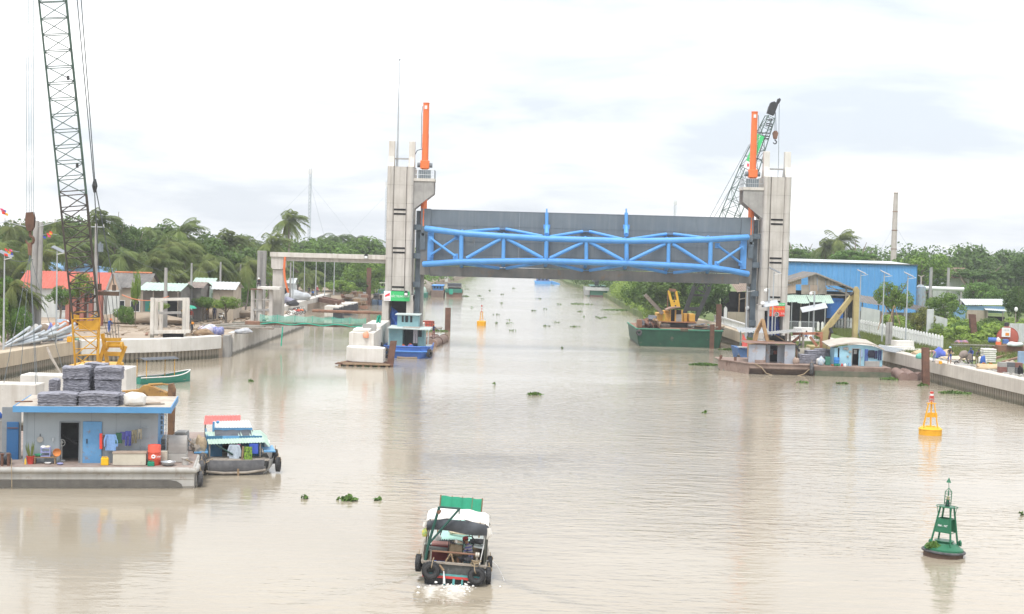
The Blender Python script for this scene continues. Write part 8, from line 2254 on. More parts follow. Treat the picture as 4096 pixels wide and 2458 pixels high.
for k in range(26):
 x=rs.uniform(2785,2878);p_=D(x,1310,181+rs.random()*3)
 pa('scrap_piece',MB().box((p_.x,p_.y,gz+rs.uniform(.1,.8)*(1-abs(x-2820)/80)+.08),(rs.uniform(.8,2.2),rs.uniform(.2,.6),rs.uniform(.05,.15)),rot=Euler((rs.uniform(-.2,.2),rs.uniform(-.25,.25),rs.uniform(-.6,.6))).to_matrix()),(scr,wd_,scr,wg)[k%4],SC2)
for lab,x0,y0,x1,y1 in(('rusty box at the left corner of the green barge',2550,1280,2568,1312),):
 cbx(x0,y0,x1,y1,181,1.4,'crate',rL,SC)
slo('steel_beam',MB().beam(D(2580,1180,184.5),D(2650,1255,184.5),.55,.45),mat('beam_grey',(.25,.215,.18),(.17,.145,.12),rust=.3),'long grey brown beam slanting up from the yellow crane engine house','beam')
# RUSTY BARGES at the right quay
def pb_(parent,nm,x0,y0,x1,y1,Y,dep,m,bv=0.0,z0=None):
 a,b=D(x0,y0,Y),D(x1,y1,Y);zlo=b.z if z0 is None else z0
 mb=MB();mb.box(((a.x+b.x)/2,Y+dep/2,(a.z+zlo)/2),(abs(b.x-a.x),dep,abs(a.z-zlo)));return pa(nm,mb,m,parent,bv=bv)
def po(parent,nm,pts,Y,dep,m,bv=0.0):
 mb=MB();mb.ext([D(x,y,Y)for x,y in pts],(0,dep,0));return pa(nm,mb,m,parent,bv=bv)
rb_m=mat('barge_rust',(.34,.25,.205),(.22,.16,.135),ro=.85,sc=.9,rust=.35,rC=(.16,.09,.065),sk=.35,bump=.2)
rb_d=mat('barge_recess_dark',(.14,.10,.08),(.085,.06,.05),ro=.85,sc=1.2)  # darker colour laid over the lower recess of the hull
pan_m=mat('panel_paleblue',(.42,.46,.52),(.33,.36,.42),ro=.65,sc=.9,rust=.42,rC=(.40,.27,.20),sk=.2)
YB=143.9
RB=TH('rusty_barge','long rusty barge with a pale panelled deckhouse at the right quay','barge',(27,147,0))
zd=D(3100,1458,YB).z
x0,x1=D(2996,1480,YB).x,D(3252,1480,YB).x
pa('hull',MB().ext([(x0,YB,zd),(x0,YB+8,zd),(x0,YB+8,-.4),(x0,YB+.9,-.4),(x0,YB+.35,.1),(x0,YB,.62)],(x1-x0,0,0)),rb_m,RB)
mb=MB();mb.add([(x0+.1,YB+.1,.5),(x1-.1,YB+.1,.5),(x1-.1,YB+.7,-.2),(x0+.1,YB+.7,-.2)],[(0,1,2,3)]);mb.v=[(x,y-.12,z)for x,y,z in mb.v];pa('raked_bottom',mb,rb_d,RB)
x00=D(2874,1450,YB+4.5).x
for k in range(6):
 t0,t1=k/6,(k+1)/6-.004
 mb=MB();a,b=(lr(x00,x0,t0),lr(YB+4.6,YB+.02,t0)),(lr(x00,x0,t1),lr(YB+4.6,YB+.02,t1))
 mb.ext([(a[0],a[1],zd-.02),(b[0],b[1],zd-.02),(b[0],b[1],-.3),(a[0],a[1],lr(.25,-.3,t0))],(.02,.3,0));pa('bow_plate',mb,rb_m,RB)
pa('bow_deck',MB().ext([(x00,YB+4.6,zd-.06),(x0,YB+.02,zd-.06),(x0,YB+7.8,zd-.06),(x00,YB+7.8,zd-.06)],(0,0,.05)),rb_m,RB)
pa('rub_rail',MB().tube([(x00,YB+4.55,zd),(x0,YB-.04,zd),(x1,YB-.04,zd)],.09,7),rb_m,RB)
for x in(2883,2941):
 q=D(x,1440,YB+4.2 if x<2900 else YB+2.2);pa('bollard',MB().cyl((q.x,q.y,zd-.05),(q.x,q.y,zd+.45),.14,n=10),rY,RB)
YH=YB+1.0
hz=zd-.02
pb_(RB,'roof_plate',2983,1373,3190,1378,YH-.3,4.4,mat('roof_plate_rust',(.27,.16,.12),(.18,.11,.085),ro=.85,rust=.3))
for xa,xb,m in((2996,3004,pan_m),(3006,3019,pan_m),(3022,3061,pan_m),(3140,3179,pan_m)):
 pb_(RB,'wall_panel',xa,1379,xb,1450,YH,.12,m,z0=hz)
pb_(RB,'lower_plinth',3020,1440,3062,1456,YH-.05,.2,rb_m,z0=hz)
for xa,xb in((3066,3078),(3111,3122),(3124,3139)):
 pb_(RB,'recess_panel',xa,1379,xb,1450,YH+.9,.1,pan_m,z0=hz)
pb_(RB,'door_head',3078,1379,3111,1383,YH+.9,.1,pan_m)
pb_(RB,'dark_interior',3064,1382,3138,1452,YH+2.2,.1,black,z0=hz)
pb_(RB,'cabinet',3080,1398,3092,1420,YH+2.0,.1,mat('cab_g',(.14,.15,.16)))
pb_(RB,'red_shelf',3095,1404,3108,1418,YH+1.9,.1,mat('shelf_red',(.3,.09,.06)))
pb_(RB,'side_wall',3176,1379,3179,1450,YH+.13,3.2,pan_m,z0=hz)
pb_(RB,'back_wall',2998,1379,3178,1450,YH+3.6,.1,pan_m,z0=hz)
o=TH('shelter_roof','grey corrugated lean-to shelter on the rusty barge behind the deckhouse','shelter',(D(3140,1370,149).x,149.5,zd))
mb=corr_mb(MB(),D(3068,1328,150),D(3205,1314,150),D(3073,1339,147.5),18,.03,2);pa('roof',mb,roof_grey if 0 else mat('sheet_grey',(.36,.36,.35),(.26,.26,.25),sk=.3),o)
for x in(3075,3145,3160,3200):
 t_=D(x,1335,148.5);pa('post',MB().box((t_.x,148.5,(t_.z+zd)/2),(.22 if 3140<x<3170 else .14,.18,t_.z-zd)),wg,o)
pa('brace',MB().beam(D(3100,1340,148.4),D(3138,1364,148.4),.12,.12),wd_,o)
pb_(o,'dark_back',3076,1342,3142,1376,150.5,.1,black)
o=TH('truss_gantry','rust orange truss frame standing behind the mesh heap on the barge','frame',(D(3230,1380,149).x,149,zd))
fr_m=mat('frame_orange_rust',(.42,.17,.09),(.3,.12,.07),ro=.8,rust=.3,rC=(.5,.45,.4))
for(xa,ya,xb,yb)in((3170,1336,3290,1334),(3170,1370,3210,1338),(3240,1348,3268,1385),(3262,1336,3290,1350),(3212,1338,3212,1400),(3285,1336,3285,1400)):
 pa('frame_member',MB().beam(D(xa,ya,149),D(xb,yb,149),.22,.26),fr_m if(xa,xb)!=(3212,3212)else wg,o)
EX2=TH('excavator','small brown excavator with two raised arms behind the pale deckhouse','excavator',(D(3060,1400,149).x,149.2,zd))
exb=mat('excavator_tan',(.46,.30,.15),(.34,.21,.11),ro=.6,rust=.2,rC=(.2,.12,.07))
po(EX2,'boom',[(3013,1372),(3016,1342),(3042,1290),(3050,1286),(3052,1300),(3036,1330),(3028,1372)],148.4,.5,exb,.03)
po(EX2,'dipper_arm',[(3046,1280),(3052,1274),(3060,1282),(3070,1335),(3078,1362),(3098,1364),(3104,1374),(3068,1374),(3062,1356),(3050,1305)],147.9,.45,exb,.03)
pa('arm_cylinder',MB().tube([D(3021,1330,148.2),D(3047,1278,148.2)],.09,8),orange if 0 else exb,EX2)
mb=MB();c_=D(3050,1380,149.5);mb.box((c_.x,150.2,zd+.9),(2.6,2.0,1.6));pa('machine_house',mb,exb,EX2,bv=.08)
po(EX2,'cab_top',[(3030,1362),(3062,1362),(3060,1370),(3030,1372)],148.8,.8,wp)
BA=TH('excavator','long reach excavator with a dull yellow folded arm at the right quay','excavator',(D(3285,1400,150).x,150.5,zd))
dy_=mat('arm_dull_yellow',(.44,.37,.17),(.33,.26,.12),ro=.65,sc=1,rust=.2,rC=(.28,.16,.09),sk=.25)
po(BA,'boom',[(3278,1400),(3290,1325),(3312,1296),(3418,1165),(3426,1160),(3424,1182),(3338,1300),(3322,1316),(3314,1345),(3306,1400)],150,.75,dy_,.05)
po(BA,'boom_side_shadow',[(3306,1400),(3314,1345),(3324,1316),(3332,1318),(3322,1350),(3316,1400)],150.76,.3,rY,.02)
po(BA,'dipper_arm',[(3418,1162),(3424,1148),(3432,1148),(3438,1162),(3436,1260),(3429,1372),(3412,1372),(3416,1250)],149.5,.7,dy_,.05)
mb=MB();mb.tube([D(3400,1182,149.9),D(3418,1168,149.9)],.14,8);mb.tube([D(3321,1312,149.9),D(3328,1334,149.9)],.16,8);pa('pivot',mb,ds,BA)
pa('hose',MB().tube([D(3434,1335,149.4),D(3441,1350,149.2),D(3437,1370,149.4)],.05,6),ca,BA)
c_=D(3292,1400,150);pa('machine_house',MB().box((c_.x,151.3,zd+.75),(2.6,2.2,1.5)),dy_,BA,bv=.08)
lt=ltr('lettering','60',.5,rY,BA,tuple(D(3358,1250,149.98)-BA.location),rot=(R(90),R(-50),0),depth=.004)
for lab,x0_,y0_,x1_,y1_ in(('cream machine box behind the mesh heap on the rusty barge',3196,1395,3222,1418),('second cream box right of the machine box',3224,1394,3240,1416)):
 a,b=D(x0_,y0_,148.2),D(x1_,y1_,148.2);slo('machine_box',MB().box(((a.x+b.x)/2,148.6,(a.z+zd)/2),(b.x-a.x,.8,a.z-zd)),cream,lab,'box')
q=D(3187,1388,146.5)
o=TH('propeller','dark star shaped propeller at the right end of the pale deckhouse','propeller',q)
mb=MB();mb.cyl((0,-.1,0),(0,.2,0),.14,n=10)
pa('hub',mb,ds,o,lc=1)
for k in range(4):
 a=k*math.pi/2+.6;pa('blade',MB().ext([(0,0,0),(math.cos(a-.3)*.5,0,math.sin(a-.3)*.5),(math.cos(a)*.62,0,math.sin(a)*.62),(math.cos(a+.3)*.45,0,math.sin(a+.3)*.45)],(0,.04,0)),ds,o,lc=1)
slo('stand',MB().box((q.x,q.y+.1,(q.z+zd)/2-.05),(.16,.1,q.z-zd)),rY,'rusty stand under the dark propeller','stand')
for lab,xa,xb,ya,Y,sd in(('lower left roll of dark wire mesh on the rusty barge',3197,3268,1420,146,31),('middle roll of dark wire mesh stacked on the lower left one',3225,3300,1404,146.6,32),('right roll of dark wire mesh against the blue cabin',3262,3322,1398,147.4,33)):
 a,b,t_=D(xa,1455,Y),D(xb,1455,Y),D((xa+xb)/2,ya,Y)
 mesh_bundle(lab,((a.x+b.x)/2,Y+.6,zd),(b.x-a.x,1.3,max(t_.z-zd,.4)),sd,jit(.1),'dark wire mesh rolls on the rusty barge')
for lab,x,Y,r_,m in(('white and blue sack left of the blue drum',3285,144.6,(.34,.3,.5),mat('sack_white',(.62,.62,.6),(.25,.4,.55),sc=5)),('pale sack behind the first one',3276,145.3,(.3,.3,.42),tw),('brown sack heap at the end of the deckhouse',3184,144.6,(.3,.3,.45),mat('sack_brown',(.4,.3,.24),(.3,.22,.18)))):
 he('sack',lab,'sack',(D(x,1450,Y).x,Y,zd),r_,m)
q=D(3310,1450,144.9);jc('dark green machine can between the sack and the blue drum',(q.x,144.9,zd),mat('can_green',(.05,.2,.14)),(.5,.4,.8))
RB2=TH('rusty_barge','shorter rusty barge carrying the light blue cabin at the right quay','barge',(34,147,0))
x2,x3=D(3257,1480,YB).x,D(3566,1480,YB).x
pa('hull',MB().ext([(x2,YB-.06,zd-.05),(x2,YB+6.5,zd-.05),(x2,YB+6.5,-.4),(x2,YB+.3,-.4),(x2,YB+.06,.55)],(x3-x2,0,0)),rb_m,RB2,bv=.05)
pa('fouled_strip',MB().box(((x2+x3)/2,YB-.0,.22),(x3-x2-.1,.3,.6)),mat('hull_algae',(.16,.15,.11),(.07,.10,.06),ro=.9,sc=1.2),RB2)
tyre('upright tyre fender jammed between the two rusty barges',(D(3244,1480,YB).x,YB-.22,.75),(0,0,R(80)),.55,ro_)
YC=YB+1.2
lb_m=mat('cabin_lightblue',(.36,.62,.74),(.31,.55,.67),ro=.6,sc=1.5,rust=.08,rC=(.3,.35,.35))
CB2=TH('deck_cabin','light blue deck cabin with an arched roof and washing on its wall','cabin',(D(3440,1460,YC).x,YC+1.5,zd))
tops=[(3352,1387),(3400,1381),(3450,1380),(3500,1386),(3530,1400)]
def wallseg(xa,ya,xb,yb,y2=None,nm='front_wall'):
 a,b=D(xa,ya,YC),D(xb,yb,YC);zl=zd-.04 if y2 is None else D(xa,y2,YC).z
 mb=MB();mb.ext([a,b,(b.x,YC,zl),(a.x,YC,zl)],(0,.08,0));pa(nm,mb,lb_m,CB2)
wallseg(3352,1387,3408,1381);wallseg(3437,1380,3486,1384);wallseg(3486,1384,3531,1400);wallseg(3408,1381,3437,1380,1395,'door_lintel')
a,b=D(3408,1396,YC),D(3437,1459,YC)
pa('dark_doorway',MB().box(((a.x+b.x)/2,YC+.8,(a.z+zd)/2),(1.3,.05,a.z-zd)),black,CB2)
mb=MB();mb.box((b.x+.06,YC-.05,(a.z+zd)/2),(.1,.1,a.z-zd));mb.box((a.x,YC-.05,(a.z+zd)/2),(.06,.1,a.z-zd));mb.box(((a.x+b.x)/2,YC-.05,a.z+.03),(b.x-a.x,.1,.06));pa('door_frame',mb,mat('door_frame_w',(.4,.42,.42)),CB2)
pa('wall_notice',MB().box(((a.x+b.x)/2+.1,YC+.6,a.z-.35),(.3,.02,.4)),wp,CB2)
rpts=[(3318,1386),(3352,1378),(3400,1371),(3450,1371),(3500,1379),(3538,1398)]
mb=MB();P_=[D(x,y,YC-.35)for x,y in rpts]
n_=len(P_)
for p in P_:mb.v.append(tuple(p))
for p in P_:mb.v.append((p.x,YC+3.4,p.z+.25))
for i in range(n_-1):mb.f.append([i,i+1,n_+i+1,n_+i]);mb.mi.append(0)
o_=pa('roof',mb,mat('roof_cream',(.52,.47,.41),(.40,.36,.31),ro=.85,rust=.15),CB2);so=o_.modifiers.new('thick','SOLIDIFY');so.thickness=.12
pa('side_wall',MB().box((D(3342,1420,YC+.6).x,YC+1.0,zd+.85),(.5,2.0,1.75)),lb_m,CB2)
for x,y,r_ in((3378,1395,.13),(3388,1396,.17),(3400,1408,.15),(3391,1427,.12)):
 q=D(x,y,YC-.03);pa('hung_pan',MB().cyl(q,q+Vr((0,-.1,0)),r_,r_*.8,14),mat('pan_grey',(.38,.36,.33)),CB2)
drum('blue plastic drum before the light blue cabin',(D(3346,1455,144.7).x,144.7,zd),mat('drum_blue',(.04,.22,.58),(.035,.19,.5),ro=.4),h=.78,r=.28)
for lab,x,m in(('left green bowl on the rusty barge deck',3342,mat('bowl_green',(.04,.38,.20))),('right green bowl on the rusty barge deck',3354,mat('bowl_green',(.04,.38,.20)))):
 bowl(lab,(D(x,1458,144.1).x,144.1,zd-.03),.17,m,h=.22)
bowl('orange bowl left of the green bowls',(D(3330,1458,144.1).x,144.1,zd-.03),.13,mat('orange_plastic',(.6,.22,.06)),h=.16)
bottle('white canister lying right of the green bowls',(D(3380,1458,144.1).x,144.1,zd-.03),wp,.3,.14)
bottle('red canister beside the white canister',(D(3368,1458,144.2).x,144.2,zd-.03),red_paint,.3,.1)
jc('pale blue can at the cabin doorway',(D(3399,1456,144.6).x,144.6,zd-.03),mat('can_paleblue',(.3,.5,.68)),(.3,.26,.34))
a,b=D(3462,1448,144.6),D(3519,1470,144.6)
slo('storage_chest',MB().box(((a.x+b.x)/2,145.0,(a.z+zd)/2),(b.x-a.x,.6,a.z-zd+.1)),cg,'long grey chest below the washing of the light blue cabin','chest',bv=.02)
for lab,x,y,wd,h,c,k in(('pale blue cloth hung by the cabin door',3448,1402,.25,.7,(.3,.42,.6),{}),('long blue trousers hung on the light blue cabin',3466,1398,.32,1.25,(.08,.14,.4),dict(legs=1)),('black shirt spread on the light blue cabin wall',3486,1402,.55,.75,(.02,.02,.04),dict(sleeves=1)),('dark navy trousers at the right of the washing',3504,1404,.3,.8,(.03,.03,.1),dict(legs=1)),('navy jeans hung at the right corner of the light blue cabin',3520,1402,.34,1.0,(.03,.05,.14),dict(legs=1))):
 q=D(x,y,YC-.12);ga('garment',lab,'washing',q,wd,h,cm_(c),int(x),**k)
for k,x in enumerate((3614,3650,3686)):
 q=W(x,1522);slo('steel_float',MB().cyl((q.x,q.y,.25),(q.x+.8,q.y+6,.25),.52,n=16),mat('float_rust',(.30,.20,.17),(.2,.14,.12),ro=.85,sk=.2),('left','middle','right')[k]+' rusty tube float between the rusty barge and the pile','float','rusty tube floats at the right quay',sm=1)
WBt=TH('work_boat','cluttered blue work boat with a grey canopy behind the rusty barge bow','boat',(W(2965,1446).x,158,0))
bx,by=W(2940,1444).x,157.5
pa('hull',MB().ext([(bx-.2,by,1.6),(bx+3.2,by,1.2),(bx+3.2,by,-.3),(bx+.25,by,-.3)],(0,5,0)),mat('workboat_blue',(.09,.2,.42),(.07,.15,.33),rust=.25),WBt)
for x in(.1,1.5,3.0):
 pa('canopy_post',MB().tube([(bx+x,by+.3,1.2),(bx+x,by+.3,3.5)],.05,6),mat('post_teal',(.1,.22,.2)),WBt)
mb=corr_mb(MB(),(bx-.1,by+2.4,3.75),(bx+3.3,by+2.4,3.75),(bx-.1,by+.1,3.35),9,.03,1);pa('canopy',mb,mat('canopy_grey',(.4,.42,.43),(.3,.31,.32)),WBt)
pa('red_flap',MB().grid(lambda u,v:(bx+.3+u*1.0*v,by+.25,3.3-v*1.7),6,5),tarp_red,WBt)
pa('fore_shelf',MB().box((bx+.35,by+.2,1.75),(1.0,1.2,.08)),roof_white,WBt)
pa('engine',MB().box((bx+1.6,by+.1,1.0),(.4,.4,1.3)),mat('engine_cream',(.5,.42,.3)),WBt)
drum('blue drum on the cluttered blue work boat',(bx+1.3,by-.3,1.35),MATS['drum_blue'],h=.6,r=.3)
tyre('tyre at the bow of the cluttered blue work boat',(bx-.1,by-.1,.45),(0,0,R(60)),.4,rbb)
cable_line('rusty mooring rope looping down the rusty barge side',[D(3020,1456,YB-.1),D(3045,1470,YB-.2),D(3065,1494,YB-.25),D(3090,1502,YB-.3)],.05,rope)
cable_line('second rope looping up to the tyre between the rusty barges',[D(3190,1504,YB-.2),D(3215,1498,YB-.2),D(3238,1478,YB-.2)],.05,rope)
rb0=random.Random(8)
# LEFT WORKSITE
def wbeam(parent,nm,xa,ya,xb,yb,Y,wd,ht,m):mb=MB();mb.beam(D(xa,ya,Y),D(xb,yb,Y),wd,ht);return pa(nm,mb,m,parent)
o=TH('pavilion_frame','unfinished pale concrete frame of columns and beams on the left quay','concrete frame',(D(680,1350,142.5).x,143.5,2.2))
for x,Y,yt in((610,142,1192),(627,145,1200),(738,143.6,1192),(752,146.5,1198),(646,147,1205)):
 t_=D(x,yt,Y);pa('column',MB().box((t_.x,Y,(t_.z+2.15)/2),(.33,.33,t_.z-2.15)),cp,o)
wbeam(o,'beam',606,1199,757,1197,142.4,.3,.26,cp)
wbeam(o,'beam',610,1200,650,1206,144.2,.25,.24,cp)
wbeam(o,'slab_edge',604,1330,760,1326,142.2,.35,.3,cp)
wbeam(o,'inner_beam',636,1253,725,1251,146.4,.25,.25,cg)
mb=MB();a=D(648,1345,142.2);b=D(730,1345,142.2);mb.box(((a.x+b.x)/2,142.6,a.z),(b.x-a.x,.2,.5));pa('dark_gap',mb,black,o)
cable_line('orange hose slung from the bridle to the concrete frame',sagline(D(488,1180,145),D(675,1186,143),.5,16),.05,mat('hose_orange',(.6,.22,.12),(.5,.18,.1)),'hose','hose')
for lab,x,y in(('leaning brown plank in front of the concrete frame',760,1345),('second brown plank leaning by the concrete frame',772,1335)):
 q=D(x,y,144);slo('plank',MB().beam((q.x-.8,143.6,2.15),(q.x+1.2,144.2,3.4),.18,.05),wd_,lab,'plank')
def heapW(name,label,cat,x,y,z,r_,m,Y=None):
 p=W(x,y,z)if Y is None else Vr((D(x,y,Y).x,Y,z));return he(name,label,cat,p,r_,m)
heapW('tarp_heap','white and blue striped tarpaulin heap on the left worksite','tarpaulin',828,1308,2.1,(1.0,.8,.62),mat('tarp_striped',(.7,.6,.6),(.3,.38,.6),sc=3),150)
heapW('sack_heap','navy bundle at the edge of the left quay wall','bundle',875,1322,2.1,(.6,.5,.55),mat('bundle_navy',(.1,.13,.35),(.35,.35,.5),sc=5),149)
heapW('timber_heap','heap of broken boards by the edge of the left quay','timber',815,1335,2.1,(1.1,.7,.4),wd_,148)
heapW('plastic_heap','grey plastic sheet heap right of the navy bundle','tarpaulin',975,1312,2.1,(.9,.6,.36),mat('plastic_grey',(.45,.45,.45),(.3,.32,.36),sc=4),152)
heapW('soil_heap','low brown soil bank in the middle of the left worksite','soil',560,1270,2.0,(5.5,3,.8),earth,165)
heapW('soil_heap','long brown soil heap behind the concrete frame','soil',800,1238,2.0,(7,3,.9),earth,182)
heapW('soil_heap','dark soil heap behind the concrete pipe section','soil',165,1295,2.0,(1.9,1.5,.85),mat('soil_dark',(.24,.18,.13),(.15,.115,.085),ro=.95,bump=.5),137)
heapW('soil_heap','orange brick earth heap right of the white barred fence','soil',243,1300,2.0,(.9,.8,1.0),mat('soil_orange',(.5,.2,.1),(.38,.15,.08),ro=.95,bump=.5),141)
for i,(x,y,w_,r_)in enumerate(((950,1268,8,.03),(930,1280,7,-.04),(985,1258,6,.02),(1010,1285,5,.0))):
 q=D(x,y,160+i);slo('formwork_board',MB().box((q.x,160+i*1.5,2.2+.1*i),(w_,1.1,.16),rz=r_),cp if i%2 else wg,('largest pale formwork panel lying on the left worksite','grey formwork panel in front of the largest one','upper pale formwork panel near the slanted column','grey formwork panel by the footbridge end')[i],'panel')
mb=MB()
for k in range(520):
 x,Y=rb0 .uniform(-46,-29.5),rb0 .uniform(146,200);s_=rb0 .uniform(.06,.24);mb.ball((x,Y,2.08+s_*.3),(s_*1.4,s_,s_*.6),5,4,.3)
slo('rubble',mb,earth,'scattered clods and broken stone over the left worksite','rubble',kind='stuff',loc=(0,0,0))
for k in range(16):
 x,Y=rb0 .uniform(-44,-30),rb0 .uniform(147,185);slo('loose_plank',MB().box((x,Y,2.14),(rb0 .uniform(1.2,3.2),.25,.1),rz=rb0 .uniform(0,3)),(wd_,wg,rL)[k%3],'loose plank strewn on the bare earth of the left worksite','plank','loose planks on the left worksite')
p_=W(185,1345,2.1)
o=TH('concrete_pipe','short wide concrete pipe section lying on the left quay','pipe',p_)
a=Vr((p_.x-.35,p_.y,2.1+.62));b=a+Vr((1.35,.8,.08));mb=MB();d_=(b-a)
mb.tube([a,b],.6,22,cap=0);mb.tube([a+d_*.0,b],.5,22,cap=0);mb.torus(a,d_,.55,.055,22,5);mb.torus(b,d_,.55,.055,22,5);pa('shell',mb,cp,o,sm=1)
pa('dark_inside',MB().cyl(b-d_*.02,b,.5,n=18),black,o)
heapW('mixer_heap','dark machine under a rough board left of the concrete pipe','machine',118,1345,2.1,(.5,.5,.85),rust_brown,132)
mb=MB();q=D(115,1318,132);mb.box((q.x,132,q.z),(1.3,.9,.06),rot=Matrix.Rotation(.12,3,'Y'));slo('board',mb,wg,'rough board roof over the dark machine','board')
he('straw_hat','yellow cloth lying on the rough board','cloth',(q.x+.1,132,q.z+.04),(.25,.25,.2),mat('cloth_yellow',(.6,.48,.15)))
drum('blue drum by the solar lamp on the left quay',W(240,1362,2.1),mat('drum_paleblue',(.22,.34,.62),(.3,.36,.5),ro=.5),h=.75,r=.3)
jc('orange yellow can on the quay edge by the yellow boom foot',W(278,1369,2.22),mat('can_orange',(.85,.42,.02)),(.4,.35,.46))
he('bucket','pale green bucket on the quay right of the orange can','bucket',W(306,1362,2.22),(.22,.22,.26),mat('bucket_green',(.3,.5,.4)))
rp_=random.Random(9)
pole_mesh=None
for k in range(26):
 col_=k%13;lay=k//13
 x=lr(2,205,col_/12)+rp_.uniform(-5,5)
 b=W(min(x,200),lr(1396,1367,min(x,200)/200),2.22);b.y+=.9+lay*.6;b.z=2.3+lay*.24
 d_=Vr((rp_.uniform(.25,.75)+.1,1.0,0)).normalized()*rp_.uniform(2.6,3.6)
 e_=b+d_+Vr((0,0,.35+rp_.uniform(0,.75)+lay*.25))
 mb=MB();mb.tube([b,e_],[.085,.15],10);o=slo('lamp_pole',mb,gv,'galvanised lamp pole lying in the heap on the left quay','pole','heap of galvanised lamp poles',sm=1)
o=TH('wrapped_bundle','white wrapped bundle bent over the galvanised pole heap','bundle',W(105,1372,2.3))
for s_ in(-1,1):
 pa('wrap',MB().tube([(s_*.06,.5,.7),(s_*.35,.9,1.15),(s_*.5,1.3,1.5)],[.2,.28,.22],10),tw,o,lc=1,sm=1)
mb=MB();q=W(165,1352,2.2);mb.tube([q+Vr((-.5,.6,1.0)),q+Vr((.6,.7,1.0))],.19,10);slo('wrapped_roll',mb,tw,'white roll lying across the top of the pole heap','roll',sm=1)
for lab,x,y in(('violet tarpaulin scrap left of the white roll',148,1345),('violet tarpaulin scrap right of the white roll',192,1352)):
 q=W(x,y+10,2.2);he('tarpaulin',lab,'tarpaulin',q+Vr((0,.8,0)),(.35,.3,.9),mat('violet_tarp',(.25,.28,.65),(.2,.22,.55)))
o=TH('side_span','concrete side span frame of a headed column and a cross beam into the left tower','concrete frame',(D(1109,1270,167).x,168,2))
def sp(nm,x0_,y0_,x1_,y1_,Y,dep,m,z0=None):return pb_(o,nm,x0_,y0_,x1_,y1_,Y,dep,m,bv=.04,z0=z0)
sp('column',1091,1080,1128,1260,166.6,1.6,c0,z0=1.9)
po(o,'column_head',[(1084,1026),(1134,1028),(1134,1070),(1128,1079),(1090,1078),(1084,1070)],166.3,2.2,c0,.04)
wbeam(o,'upper_beam',1085,1018,1556,1031,166.9,1.5,.50,cp)
wbeam(o,'lower_beam',1136,1036,1556,1047,167.1,1.1,.46,c0)
floodlight('floodlight mounted on the cross beam near the left tower',D(1464,1028,165.9))
slo('cloth_strip',MB().grid(lambda u,v:D(lr(1136,1144,u)+14*v*v-6*math.sin(v*3)+4*math.sin(u*3),lr(1028,1172,v),166.1),3,12),mat('strip_orange',(.72,.19,.07),(.62,.15,.05)),'long orange cloth strip hanging from the cross beam','cloth',sm=1)
o=TH('slanted_column','leaning grey concrete column left of the side span','column',(D(1040,1240,172).x,172,2))
a,b=D(1041,1236,172),D(1049,1004,172)
pa('shaft',MB().beam((a.x,172,1.9),b,.95,.9,up=(0,1,0)),cg,o)
pa('shadow_strip',MB().beam((a.x,171.5,1.9),b+Vr((0,-.5,-.1)),.3,.1,up=(0,1,0)),mat('column_shade',(.26,.25,.24)),o)  # shade down the column put in as a darker strip
o=TH('landing_platform','low concrete landing frame with a white slab beside the side span column','concrete frame',(D(1040,1250,164).x,164,2))
pb_(o,'white_slab',1030,1148,1118,1160,163.4,2.4,cw)
pb_(o,'rusty_edge',1001,1156,1045,1161,163.2,1.5,rY)
for x in(1010,1040,1082):
 pb_(o,'post',x-6,1161,x+6,1260,164,.6,c0,z0=2.0)
pb_(o,'tie_beam',1006,1196,1078,1202,163.9,.5,c0)
pb_(o,'step_slab',1012,1236,1075,1246,163.9,.8,cg)
o=TH('footbridge','rusty girder footbridge with green netting between the left quay and the tower','footbridge',(D(1250,1300,158).x,158,2))
a,b=D(985,1291,158),D(1540,1307,158)
n_=9
for k in range(n_):
 p0,p1=a.lerp(b,k/n_),a.lerp(b,(k+1)/n_-.002);pa('girder',MB().beam(p0,p1,1.4,.34),rY if k%2 else rL,o)
pts_=[1041,1110,1180,1250,1330,1400,1463]
for x in pts_:
 t_,b_=D(x,lr(1257,1273,(x-1037)/425),157.4),D(x,lr(1291,1304,(x-1037)/425),157.4)
 pa('net_post',MB().tube([(t_.x,157.4,b_.z),(t_.x,157.4,t_.z)],.03,6),net_green,o)
netm=bpy.data.materials.new('net_sheer');netm.use_nodes=1
nt=netm.node_tree;bb=nt.nodes['Principled BSDF'];bb.inputs['Base Color'].default_value=(.10,.55,.42,1);bb.inputs['Roughness'].default_value=.8
tr=nt.nodes.new('ShaderNodeBsdfTransparent');ms=nt.nodes.new('ShaderNodeMixShader');ms.inputs[0].default_value=.38
nt.links.new(tr.outputs[0],ms.inputs[1]);nt.links.new(bb.outputs[0],ms.inputs[2]);nt.links.new(ms.outputs[0],nt.nodes['Material Output'].inputs[0])
for k in range(len(pts_)-1):
 xa,xb=pts_[k],pts_[k+1]
 def netf(u,v,xa=xa,xb=xb):
  x=lr(xa,xb,u);f=(x-1037)/425
  yt=lr(1257,1273,f)+5*math.sin(u*math.pi);yb=lr(1290,1303,f)+6*math.sin(u*math.pi)
  p=D(x,lr(yt,yb,v),157.3);p.y-=.12*math.sin(v*math.pi)*math.sin(u*math.pi);return p
 pa('net_panel',MB().grid(netf,8,4),netm,o)
pa('net_hem',MB().tube([D(x,lr(1291,1304,(x-1037)/425)+4*math.sin(x*.05)+2,157.2)for x in range(1041,1470,14)],.06,6),net_green,o)
slo('net_strip',MB().grid(lambda u,v:D(1128+u*5-v*6,lr(1308,1386,v),157.1),2,6),net_green,'green net strip hanging from the footbridge to the water','netting')
slo('net_bundle',MB().grid(lambda u,v:D(lr(1508,1526,u)-4*v,lr(1262,1292,v)+3*math.sin(u*9),157.6)+Vr((0,.15*math.sin(u*10+v*4),0)),8,6),net_green,'bunched green net at the tower end of the footbridge','netting')
